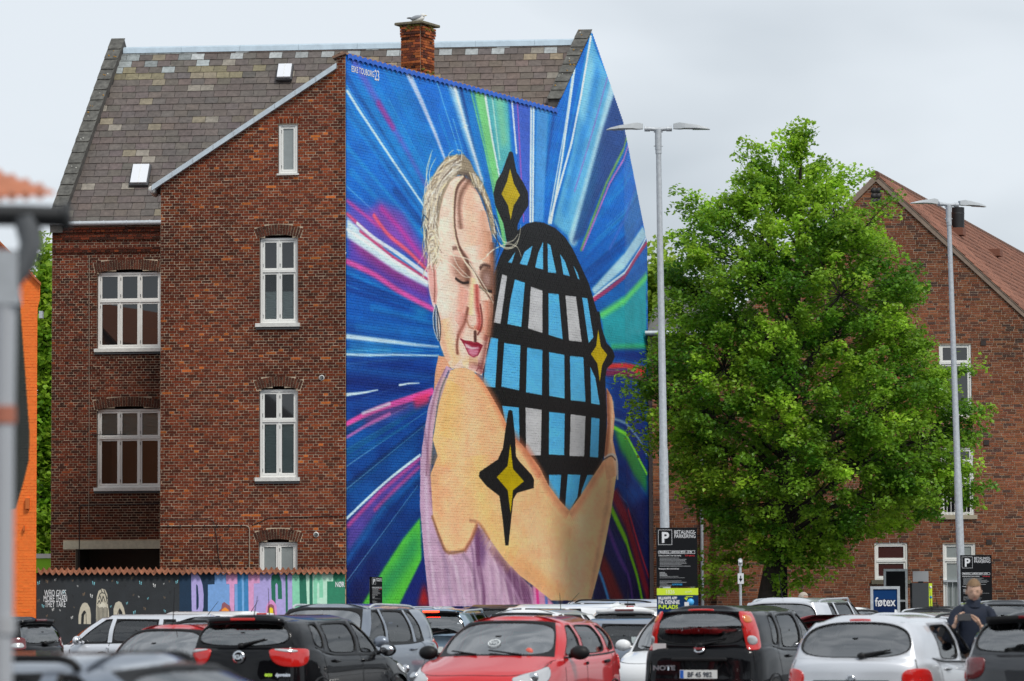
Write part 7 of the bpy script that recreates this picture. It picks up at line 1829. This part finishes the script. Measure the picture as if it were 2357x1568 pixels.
# ------------------------------------------------------------------ lamp posts
def lamp_post(u, Y, vtop, lean, yaw, arm, label):
    top = at(u, vtop, Y); base = Vector((top.x + lean, Y, 0))
    rt = empty('lamp_post', base, 0, label, 'street lamp', 'twin-headed lamp posts in the car park')
    m = MB(); up_ = (top - base)
    m.tube([base, base + up_ * .42, base + up_ * .425, base + up_ * .97], [.105, .088, .078, .052], 14); m.build('pole', M_galv, rt)
    m = MB(); m.tube([base + up_ * .955, base + up_ * 1.0], .062, 12); [m.tube([top + Vector((-.09, -.0, -h)), top + Vector((.09, 0, -h))], .012, 6) for h in (.06, .34)]; m.tube([top - Vector((0, 0, .42)), top], .066, 12); m.build('collar', M_galv, rt)
    d = Vector((math.cos(yaw), math.sin(yaw), 0))
    for s_ in (1, -1):
        m = MB(); m.tube([top + Vector((0, 0, -.01)), top + d * s_ * arm * .5 + Vector((0, 0, -.0)), top + d * s_ * arm + Vector((0, 0, .02))], [.042, .042, .042], 10); m.tube([top + d * s_ * arm * .6, top + d * s_ * arm], .052, 10); ar = m.build('arm', M_galv, rt)
        c = top + d * s_ * (arm + .03) + Vector((0, 0, .03)); nr = Vector((-d.y, d.x, 0))
        m = MB(); vs = []
        for t, w_, h0, h1 in ((0, .05, -.03, .07), (.14, .09, -.035, .09), (.26, .12, -.025, .07), (.54, .13, -.03, .03), (.76, .09, -.045, -.015), (.82, .05, -.05, -.038)):
            o = c + d * s_ * t * .88
            for a_, b_ in ((-w_, h0), (w_, h0), (w_ * .9, h1), (-w_ * .9, h1)): vs.append(o + nr * a_ + Vector((0, 0, b_)))
        fs = [(i * 4 + j, i * 4 + (j + 1) % 4, i * 4 + 4 + (j + 1) % 4, i * 4 + 4 + j) for i in range(5) for j in range(4)] + [(0, 1, 2, 3), (23, 22, 21, 20)]
        m.add(vs, fs); hd = m.build('lamp_head', mat('lamp_grey', (.50, .53, .55), .45), rt)
        m = MB(); m.box(c + d * s_ * .52 + Vector((0, 0, -.04)), (.28, .15, .012), Matrix.Rotation(yaw, 3, 'Z')); m.build('lens', mat('lamp_lens', (.42, .45, .47), .2), hd)
    return rt
lamp_post(1515, 70, 297, .09, .0, .27, 'taller twin-headed galvanised lamp post beside the mural corner')
lamp_post(2183, 83.5, 471, .22, R(25), .27, 'twin-headed galvanised lamp post in front of the gabled brick building')

# ------------------------------------------------------------------ signs
M_sblk = mat('sign_black', (.007, .008, .010), .7, spec=.15); M_sw = mat('sign_white', (.72, .73, .75), .5); M_lime = mat('sign_lime', (.62, .80, .03), .45); M_navy = mat('sign_navy', (.004, .03, .10), .7, spec=.15); M_sgrey = mat('sign_text_grey', (.30, .31, .32), .5); M_sred = mat('sign_red', (.5, .02, .03), .5); M_sblue = mat('sign_blue', (.02, .30, .60), .5)
def parking_sign(fr, s0, s1, z1, z0, label, lower=True, full=True):
    w_ = s1 - s0; h = z1 - z0; p = fr.w((s0 + s1) / 2, 0)
    rt = empty('parking_sign', (p.x, p.y, 0), 0, label, 'parking sign', 'payment parking signs')
    bd = MB().fbox(fr, s0, s1, z0, z1, -.06, 0).build('board', M_sblk, rt)
    for x in (s0 + .08, s1 - .08): MB().tube([fr.w(x, z1 - .05, -.09), fr.w(x, 0, -.09)], .03, 8).build('post', M_galv, rt)
    a = w_ * .34; x0, x1, q1, q0 = s0 + w_ * .04, s0 + w_ * .04 + a, z1 - w_ * .05, z1 - w_ * .05 - a * 1.08
    m = MB(); t = w_ * .008
    for b_ in ((x0, x1, q1 - t, q1), (x0, x1, q0, q0 + t), (x0, x0 + t, q0 + t, q1 - t), (x1 - t, x1, q0 + t, q1 - t)): m.fbox(fr, *b_, .0, .004)
    hb = z1 - w_ * .56
    for b_ in ((s0 + w_ * .04, s1 - w_ * .06, hb - t, hb), (s0 + w_ * .04, s1 - w_ * .06, hb - w_ * .075, hb - w_ * .075 + t), (s0 + w_ * .04, s0 + w_ * .04 + t, hb - w_ * .075, hb), (s1 - w_ * .06 - t, s1 - w_ * .06, hb - w_ * .075, hb)): m.fbox(fr, *b_, .0, .004)
    m.build('frame_line', M_sw, bd)
    ftext(fr, 'P', (x0 + x1) / 2, q0 + a * .17, a * 1.05, M_sw, bd, off=.006, bold=w_ * .012, align='CENTER')
    ftext(fr, 'BETALINGS-', x1 + w_ * .05, q1 - w_ * .10, w_ * .125, M_sw, bd, off=.006, bold=w_ * .0008, sx=.80); ftext(fr, 'PARKERING', x1 + w_ * .05, q1 - w_ * .20, w_ * .125, M_sw, bd, off=.006, bold=w_ * .0008, sx=.80)
    ftext(fr, 'MANDAG - LØRDAG 08.00 - 20.00', s0 + w_ * .07, hb - w_ * .055, w_ * .062, M_sw, bd, off=.006, bold=w_ * .001, sx=.86)
    ftext(fr, 'Parkering kun tilladt 2 timer uden betaling', s0 + w_ * .045, hb - w_ * .135, w_ * .046, M_sw, bd, off=.006, bold=.0005, sx=.70); ftext(fr, 'KUN registrering', s1 - w_ * .30, hb - w_ * .135, w_ * .046, M_sred, bd, off=.006, bold=.001, sx=.7)
    m = MB(); rr_ = np.random.default_rng(int(w_ * 1000)); y = hb - w_ * .175
    def lines(y, k, l0, l1, hh=.012):
        for i in range(k):
            m.fbox(fr, s0 + w_ * .07, s0 + w_ * rr_.uniform(l0, l1), y - w_ * hh, y, 0, .003); y -= w_ * .033
        return y
    y = lines(y, 7, .55, .92); 
    ftext(fr, 'Parkering kun tilladt i afmærkede båse', s0 + w_ * .045, y - w_ * .05, w_ * .046, M_sw, bd, off=.006, bold=.0005, sx=.7)
    y = lines(y - w_ * .12, 3, .2, .32, .022); y = lines(y, 2, .5, .92, .008); y = lines(y - w_ * .08, 4, .25, .65); y = lines(z0 + w_ * .14, 2, .6, .92)
    m.build('small_print', M_sgrey, bd)
    ftext(fr, 'EUROPARK', s0 + w_ * .5, z0 + w_ * .03, w_ * .055, M_sblue, bd, off=.006, bold=.001, align='CENTER', sx=.9)
    if lower:
        a0, a1, b1, b0 = s0 - w_ * .0, s1 + w_ * .01, z0 - w_ * .04, z0 - w_ * .04 - w_ * .9
        lb = MB().fbox(fr, a0, a1, b0, b1 - w_ * .17, -.04, .0).build('lower_board', M_navy, rt)
        MB().fbox(fr, a0, a1, b1 - w_ * .17 + .001, b1, -.04, .004).build('lime_band', M_lime, lb)
        M_pale = mat('pale_lime', (.80, .90, .45), .5)
        ftext(fr, '1826', a0 + w_ * .2, b1 - w_ * .135, w_ * .13, M_pale, lb, off=.008, bold=.002, sx=.9); ftext(fr, 'appark', a0 + w_ * .68, b1 - w_ * .11, w_ * .08, M_pale, lb, off=.008, sx=.8)
        for i, (tx, mm_) in enumerate((('BILLIGSTE APP', M_sw), ('PÅ DENNE', M_sw), ('P-PLADS', M_lime))):
            ftext(fr, tx, a0 + w_ * .03, b1 - w_ * (.27 + .115 * i), w_ * (.085, .13, .13)[i], mm_, lb, off=.004, bold=.003, sx=(.85, .84, 1.0)[i])
        c = fr.w(a0 + w_ * .82, b1 - w_ * .34, .006); m = MB(); m.lathe(c, [(.001, 0), (w_ * .085, 0), (w_ * .085, .004), (.001, .005)], 20, axis='y'); m.build('blue_dot', mat('sign_sky', (.08, .45, .9), .4), lb)
        m = MB(); m.fbox(fr, a0 + w_ * .68, a0 + w_ * .74, b1 - w_ * .25, b1 - w_ * .23, .003, .008); m.fbox(fr, a0 + w_ * .70, a0 + w_ * .88, b1 - w_ * .215, b1 - w_ * .20, .003, .008); m.prism([(a0 + w_ * .66, b1 - w_ * .24), (a0 + w_ * .72, b1 - w_ * .30), (a0 + w_ * .76, b1 - w_ * .23)], lambda q, sd: fr.w(q[0], q[1], .008 if sd else .003)); m.build('arrow', M_lime, lb)
        MB().fbox(fr, a0 + w_ * .67, a0 + w_ * .78, b1 - w_ * .44, b1 - w_ * .34, .003, .008).build('hand', M_sw, lb)
FS1 = Frame((atx(1510, 60), 60), (1, .05)); a = FS1.px(1511, 1215); b = FS1.px(1606, 1350)
parking_sign(FS1, a[0], b[0], a[1], b[1], 'big black parking sign with lime band standing at the foot of the taller lamp post')
FS2 = Frame((atx(2210, 78), 78), (1, .04)); a = FS2.px(2211, 1278); b = FS2.px(2284, 1386)
parking_sign(FS2, a[0], b[0], a[1], b[1], 'black parking sign behind the man with the phone')
o_ = FM.w(*[FM.px(857, 1380)[0], 0], .7); FS3 = Frame((o_.x, o_.y), (FM.d.x + .12, FM.d.y)); a = FS3.px(855.5, 1328); b = FS3.px(880, 1398)
parking_sign(FS3, a[0], b[0], a[1], b[1] - .1, 'narrow looking black parking sign close in front of the green beam of the mural', lower=False)
# blue shop sign, empty frame, ticket machine
FF_ = Frame((atx(2003, 90), 90), (1, .03)); a = FF_.px(2003, 1350); b = FF_.px(2072, 1432)
SG = empty('shop_sign', (atx(2037, 90), 90, 0), 0, 'blue shop sign in a galvanised frame reading føtex', 'sign')
m = MB(); t = .07; s0, s1, z1, z0 = a[0], b[0], a[1], .5
for q in ((s0, s1, z1 - t, z1), (s0, s0 + t, .0, z1 - t), (s1 - t, s1, .0, z1 - t), (s0 + t, s1 - t, z0, z0 + t)): m.fbox(FF_, *q, -.05, .03)
m.build('frame', M_galv, SG); pn = MB().fbox(FF_, s0 + t, s1 - t, z0 + t, z1 - t, -.03, 0).build('panel', mat('shop_blue', (.003, .04, .15), .6, spec=.15), SG)
sq = [(s0 + .38 * (s1 - s0) * 0 + .5 * (s0 + s1) + .28 * x_, FF_.px(2037, 1404)[1] - .0 + .27 * y_) for x_, y_ in zip(*roundpts(28, 4))]
m = MB(); m.prism(sq, lambda p, sd: FF_.w(p[0], p[1], .006 if sd else 0)); m.build('logo_square', mat('shop_navy', (.003, .018, .08), .6, spec=.15), pn)
zt = FF_.px(2037, 1395)[1]; ftext(FF_, 'føtex', (s0 + s1) / 2, zt, .31, M_sw, pn, off=.012, bold=.005, align='CENTER', sx=.78)
FP = Frame((atx(2033, 93), 93), (1, .03)); a = FP.px(2033.5, 1310); b = FP.px(2090, 1440); SP = empty('sign_frame', (atx(2062, 93), 93, 0), 0, 'tall black panel in a galvanised frame behind the blue shop sign', 'sign frame')
m = MB(); s0, s1, z1 = a[0], b[0], a[1]; zm_ = FP.px(2060, 1381)[1]
for q in ((s0, s1, z1 - .06, z1), (s0, s0 + .06, 0, z1 - .06), (s1 - .06, s1, 0, z1 - .06), (s0 + .06, s1 - .06, zm_ - .05, zm_)): m.fbox(FP, *q, -.05, .03)
m.build('frame', M_galv, SP); MB().fbox(FP, s0 + .06, s1 - .06, .3, z1 - .06, -.03, 0).build('panel', M_sblk, SP)
FT = Frame((atx(2098, 92), 92), (1, .03)); a = FT.px(2099.5, 1342); b = FT.px(2139, 1440); TM = empty('ticket_machine', (atx(2120, 92), 92, 0), 0, 'dark grey ticket machine with a lime edge and raised light grey screen', 'ticket machine')
MB().fbox(FT, a[0], b[0], .1, a[1], -.4, 0).build('cabinet', mat('cabinet_grey', (.05, .055, .062), .4), TM); MB().fbox(FT, b[0], b[0] + .09, .1, a[1] - .01, -.4, -.02).build('lime_edge', M_lime, TM)
a2, b2 = FT.px(2102.5, 1315), FT.px(2139, 1341); MB().fbox(FT, a2[0], b2[0], a[1] + .03, a2[1], -.16, -.12).build('solar_panel', mat('panel_grey', (.30, .31, .33), .3), TM); MB().fbox(FT, (a2[0] + b2[0]) / 2 - .06, (a2[0] + b2[0]) / 2 + .06, a[1], a[1] + .04, -.2, -.08).build('bracket', M_sblk, TM)
for i, v in enumerate((1352, 1375)): MB().lathe(FT.w(b[0] + .05, FT.px(2140, v)[1], -.015), [(.001, 0), (.035, 0), (.035, .004), (.001, .004)], 12, axis='y').build('round_label', M_sblue if i else M_sw, TM)
# traffic sign with arrow on a thin post, left of the trunk
FQ = Frame((atx(1705, 88), 88), (1, 0)); a, b = FQ.px(1698, 1320), FQ.px(1712, 1344); RS = empty('arrow_sign', (atx(1705, 88), 88, 0), 0, 'small white arrow sign on a thin post left of the tree trunk', 'sign')
MB().tube([FQ.w(0, 0, -.04), FQ.w(0, FQ.px(1705, 1285)[1], -.04)], .035, 8).build('post', M_galv, RS); sg = MB().fbox(FQ, a[0], b[0], b[1], a[1], -.02, 0).build('plate', M_sw, RS)
m = MB(); c = (a[0] + b[0]) / 2; zz_ = (a[1] + b[1]) / 2; m.prism([(c - .045, zz_), (c, zz_ - .08), (c + .045, zz_)], lambda p, sd: FQ.w(p[0], p[1], .006 if sd else 0)); m.fbox(FQ, c - .012, c + .012, zz_, zz_ + .07, 0, .006); m.build('arrow', M_sblk, sg)
MB().lathe(FQ.w(0, FQ.px(1705, 1293)[1], .0), [(.001, -.05), (.045, -.05), (.045, .01), (.001, .012)], 12, axis='z').build('post_cap', M_galv, RS); MB().fbox(FQ, -.05, .05, FQ.px(1705, 1302)[1], FQ.px(1705, 1288)[1], -.01, .01).build('small_plate', M_sw, RS)
bx = R4(Frame((atx(1795, 94), 94), (1, 0)), 1793, 1290, 1806, 1440); m = MB(); m.box((atx(1800, 94), 94, bx[3] / 2), (.28, .3, bx[3]), bev=.02); tag(m.build('cabinet', M_sblk), 'black cabinet half hidden behind the linden trunk', 'cabinet')

# ------------------------------------------------------------------ people
def skin(name, V, E, Rr, mats, parent, root_i=0, sub=2):
    me = bpy.data.meshes.new(name); me.from_pydata([tuple(v) for v in V], E, []); o = bpy.data.objects.new(name, me); COL.objects.link(o)
    md = o.modifiers.new('s', 'SKIN'); md.use_smooth_shade = True; sb = o.modifiers.new('u', 'SUBSURF'); sb.levels = sb.render_levels = sub
    for i, r_ in enumerate(Rr): me.skin_vertices[0].data[i].radius = r_ if hasattr(r_, '__len__') else (r_, r_)
    me.skin_vertices[0].data[root_i].use_root = True
    dg = bpy.context.evaluated_depsgraph_get(); dg.update(); m2 = bpy.data.meshes.new_from_object(o.evaluated_get(dg)); COL.objects.unlink(o); bpy.data.objects.remove(o); m2.name = name
    for mm_ in mats: m2.materials.append(mm_)
    for p in m2.polygons: p.use_smooth = True
    return link(name, m2, parent, local=True)
def person(x, y, yaw, H, label, jacket, trousers, hair, skinc, pose, tilt=20, haircut='short', look=0):
    k = H / 1.8
    rt = empty('person', (x, y, 0), yaw, label, 'person')
    ms = mat('skin_' + label[:6].replace(' ', '_'), skinc, .5, nscale=20, namp=.06); mj = mat('jacket_' + label[:6].replace(' ', '_'), jacket, .8, nscale=12, namp=.2, bump=.5, bscale=14); mt = mat('trousers_' + label[:6].replace(' ', '_'), trousers, .85); mh = mat('hair_' + label[:6].replace(' ', '_'), hair, .7, nscale=60, namp=.3)
    wr = pose['wrist']; el = pose['elbow']
    # body: one continuous skin surface under the clothes (neck, trunk, arms, legs)
    P = [(0, 0, .95), (0, .0, 1.15), (0, 0, 1.36), (0, -.01, 1.49), (0, -.03, 1.58), (-.19, 0, 1.44), (.19, 0, 1.44), el[0], el[1], wr[0], wr[1], (-.09, 0, .88), (.09, 0, .88), (-.11, -.02, .50), (.11, -.02, .50), (-.12, .02, .09), (.12, .02, .09), (-.13, -.14, .04), (.13, -.14, .04)]
    E = [(0, 1), (1, 2), (2, 3), (3, 4), (3, 5), (3, 6), (5, 7), (6, 8), (7, 9), (8, 10), (0, 11), (0, 12), (11, 13), (12, 14), (13, 15), (14, 16), (15, 17), (16, 18)]
    r_ = [.12, .11, .12, .045, .050, .035, .035, .035, .04, .026, .026, .08, .08, .052, .052, .036, .036, .035, .035]
    b_ = skin('body', [Vector(p) * k for p in P], E, [q * k for q in r_], [ms], rt)
    j = skin('jacket', [Vector(p) * k for p in P[:4] + P[5:7] + [tuple(Vector(el[0])), tuple(Vector(el[1]))] + [tuple(Vector(el[i]).lerp(Vector(wr[i]), .86)) for i in (0, 1)]], [(0, 1), (1, 2), (2, 3), (3, 4), (3, 5), (4, 6), (5, 7), (6, 8), (7, 9)], [(.19 * k, .14 * k), (.185 * k, .14 * k), (.21 * k, .15 * k), .095 * k, .085 * k, .085 * k, .065 * k, .065 * k, .048 * k, .048 * k], [mj], rt)
    cl = MB(); cl.lathe(Vector((0, -.015, 1.50)) * k, [(.10 * k, 0), (.085 * k, .05 * k), (.078 * k, .09 * k), (.068 * k, .085 * k)], 16); cl.build('collar', mj, j, local=True)
    for sx in (-1, 1): MB().box(Vector((sx * .13, -.05, 1.515)) * k, (.05, .03, .03), Matrix.Rotation(R(-30 * sx), 3, 'Y'), bev=.008).build('shoulder_patch', mat('grey_reflex', (.25, .27, .3), .6), j, local=True)
    skin('trousers', [Vector(p) * k for p in [P[0], P[11], P[12], P[13], P[14], P[15], P[16]]], [(0, 1), (0, 2), (1, 3), (2, 4), (3, 5), (4, 6)], [.15 * k, .11 * k, .11 * k, .075 * k, .075 * k, .065 * k, .065 * k], [mt], rt)
    for sx in (-1, 1): MB().ell(Vector((sx * .125, -.06, .045)) * k, (.05, .14, .05)).build('shoe', M_blk, rt, local=True)
    # head: one sculpted surface
    n, m_ = 32, 24; V = []; 
    for i in range(m_ + 1):
        ph = math.pi * i / m_
        for jn in range(n):
            a = 2 * math.pi * jn / n; sx, sy, sz = math.sin(ph) * math.cos(a), math.sin(ph) * math.sin(a), math.cos(ph)
            rx, ry, rz = .076, .096, .122
            x_, y_, z_ = sx * rx, sy * ry, sz * rz
            if sz < 0: x_ *= 1 - .30 * (-sz) ** 1.3; y_ *= 1 - .12 * (-sz); y_ += -.012 * (-sz)
            if y_ < 0:
                f = max(0, 1 - abs(x_) / .016); 
                nose = f * max(0, 1 - abs(z_ + .022) / .034) * (.026 if z_ < -.0 else .02); y_ -= nose
                eye = max(0, 1 - math.hypot((abs(x_) - .031) / .018, (z_ - .006) / .013)); y_ += eye * .010
                brow = max(0, 1 - abs(z_ - .024) / .012) * max(0, 1 - abs(abs(x_) - .03) / .03); y_ -= brow * .005
                mouth = max(0, 1 - abs(z_ + .066) / .006) * max(0, 1 - abs(x_) / .028); y_ += mouth * .006
                chin = max(0, 1 - math.hypot(x_ / .03, (z_ + .105) / .02)); y_ -= chin * .008
            V.append((x_, y_, z_))
    F_ = [(i * n + q, (i + 1) * n + q, (i + 1) * n + (q + 1) % n, i * n + (q + 1) % n) for i in range(m_) for q in range(n)]
    Mh = Matrix.Translation(Vector((0, -.045, 1.685)) * k) @ Matrix.Rotation(look, 4, 'Z') @ Matrix.Rotation(R(tilt), 4, 'X') @ Matrix.Scale(k * 1.06, 4)
    hm = MB(); hm.add([Mh @ Vector(v) for v in V], F_, 0, True); hd = hm.build('head', ms, b_, local=True)
    hr = MB(); vs = []
    ids = []
    for i in range(m_ + 1):
        for q in range(n):
            v = Vector(V[i * n + q]); a = 2 * math.pi * q / n; fz = .055 if math.sin(a) < -.3 else (.0 if math.sin(a) < .3 else -.05)
            g_ = 1.10 + .03 * math.sin(q * 5.1) * math.sin(i * 2.3); vs.append(Mh @ Vector((v.x * g_, v.y * g_ * (1.0 if v.y > 0 else .99), v.z * (1.07 if v.z > 0 else 1.0) + .004))); ids.append(v.z > fz - .0 and not (haircut == 'thin' and v.z > .09 and False))
    fs = [f for f in F_ if all(ids[t] for t in f)]; hr.add(vs, fs, 0, True); hr.build('hair', mh, hd, local=True)
    for sx in (-1, 1): MB().ell(Mh @ Vector((sx * .08, .008, -.012)), (.010, .02, .032)).build('ear', ms, hd, local=True)
    for sx in (-1, 1): MB().ell(Mh @ Vector((sx * .031, -.078, .003)), (.013, .006, .0055)).build('eye', mat('eyelid_shade', (.12, .07, .06), .6), hd, local=True); MB().box(Mh @ Vector((sx * .032, -.091, .024)), (.028, .004, .005)).build('eyebrow', mh, hd, local=True)
    MB().ell(Mh @ Vector((0, -.088, -.068)), (.021, .006, .005)).build('lips', mat('lips', (.36, .14, .12), .5), hd, local=True)
    # hands: palm and five separate bent fingers
    for i in (0, 1):
        w_ = Vector(wr[i]) * k; t = Vector(pose['palm'][i]).normalized(); s_ = Vector(pose['across'][i]).normalized(); g_ = Vector(pose['curl'][i]).normalized()
        V = [w_, w_ + t * .04, w_ + t * .085]; E = [(0, 1), (1, 2)]; rr = [.026, (.030, .018), (.034, .016)]
        hv = skin('hand', [v for v in V], E, rr, [ms], b_, sub=2)
        for f in range(4):
            o_ = w_ + t * .085 + s_ * (.027 - .018 * f); l_ = (.040, .045, .042, .034)[f]
            skin('finger', [o_ - t * .02, o_ + t * l_ * .7, o_ + t * l_ * 1.0 + g_ * l_ * .7, o_ + t * l_ * .85 + g_ * l_ * 1.3], [(0, 1), (1, 2), (2, 3)], [.0095, .009, .0085, .007], [ms], hv, sub=1)
        o_ = w_ + t * .03 + s_ * .03; skin('thumb', [o_, o_ + s_ * .03 + t * .02, o_ + s_ * .035 + t * .055 + g_ * .01], [(0, 1), (1, 2)], [.012, .011, .009], [ms], hv, sub=1)
    return rt
YM = 40.6
xm = atx(2240, YM)
pose = dict(elbow=[(-.31, -.10, 1.17), (.24, -.12, 1.15)], wrist=[(-.285, -.33, 1.315), (.00, -.33, 1.295)], palm=[(.25, -.25, .85), (-.45, -.2, .8)], across=[(.6, -.1, .3), (-.6, -.1, .3)], curl=[(.9, .2, .1), (-.9, .2, .1)])
person(xm, YM, R(6), 1.815, 'man in a dark navy jacket looking down at the phone he holds in both hands', (.005, .011, .028), (.02, .022, .03), (.20, .12, .06), (.58, .36, .26), pose, tilt=13, look=R(-8))
PH = MB(); PH.box((xm - .155, YM - .395, 1.40), (.155, .012, .078), Matrix.Rotation(R(6), 3, 'Z'), bev=.004); tag(PH.build('phone', mat('phone_grey', (.07, .07, .075), .35)), 'dark grey phone held sideways by the man in the navy jacket', 'phone')
xo = atx(1844, 72)
pose2 = dict(elbow=[(-.30, .04, 1.13), (.30, .04, 1.13)], wrist=[(-.31, -.08, .88), (.31, -.08, .88)], palm=[(0, -.2, -1), (0, -.2, -1)], across=[(.2, -.9, .2), (-.2, -.9, .2)], curl=[(.6, 0, -.2), (-.6, 0, -.2)])
person(xo, 72, R(75), 1.80, 'grey-haired man whose head shows above the off-roader under the tree', (.10, .10, .12), (.03, .03, .04), (.42, .36, .30), (.50, .28, .20), pose2, tilt=5)
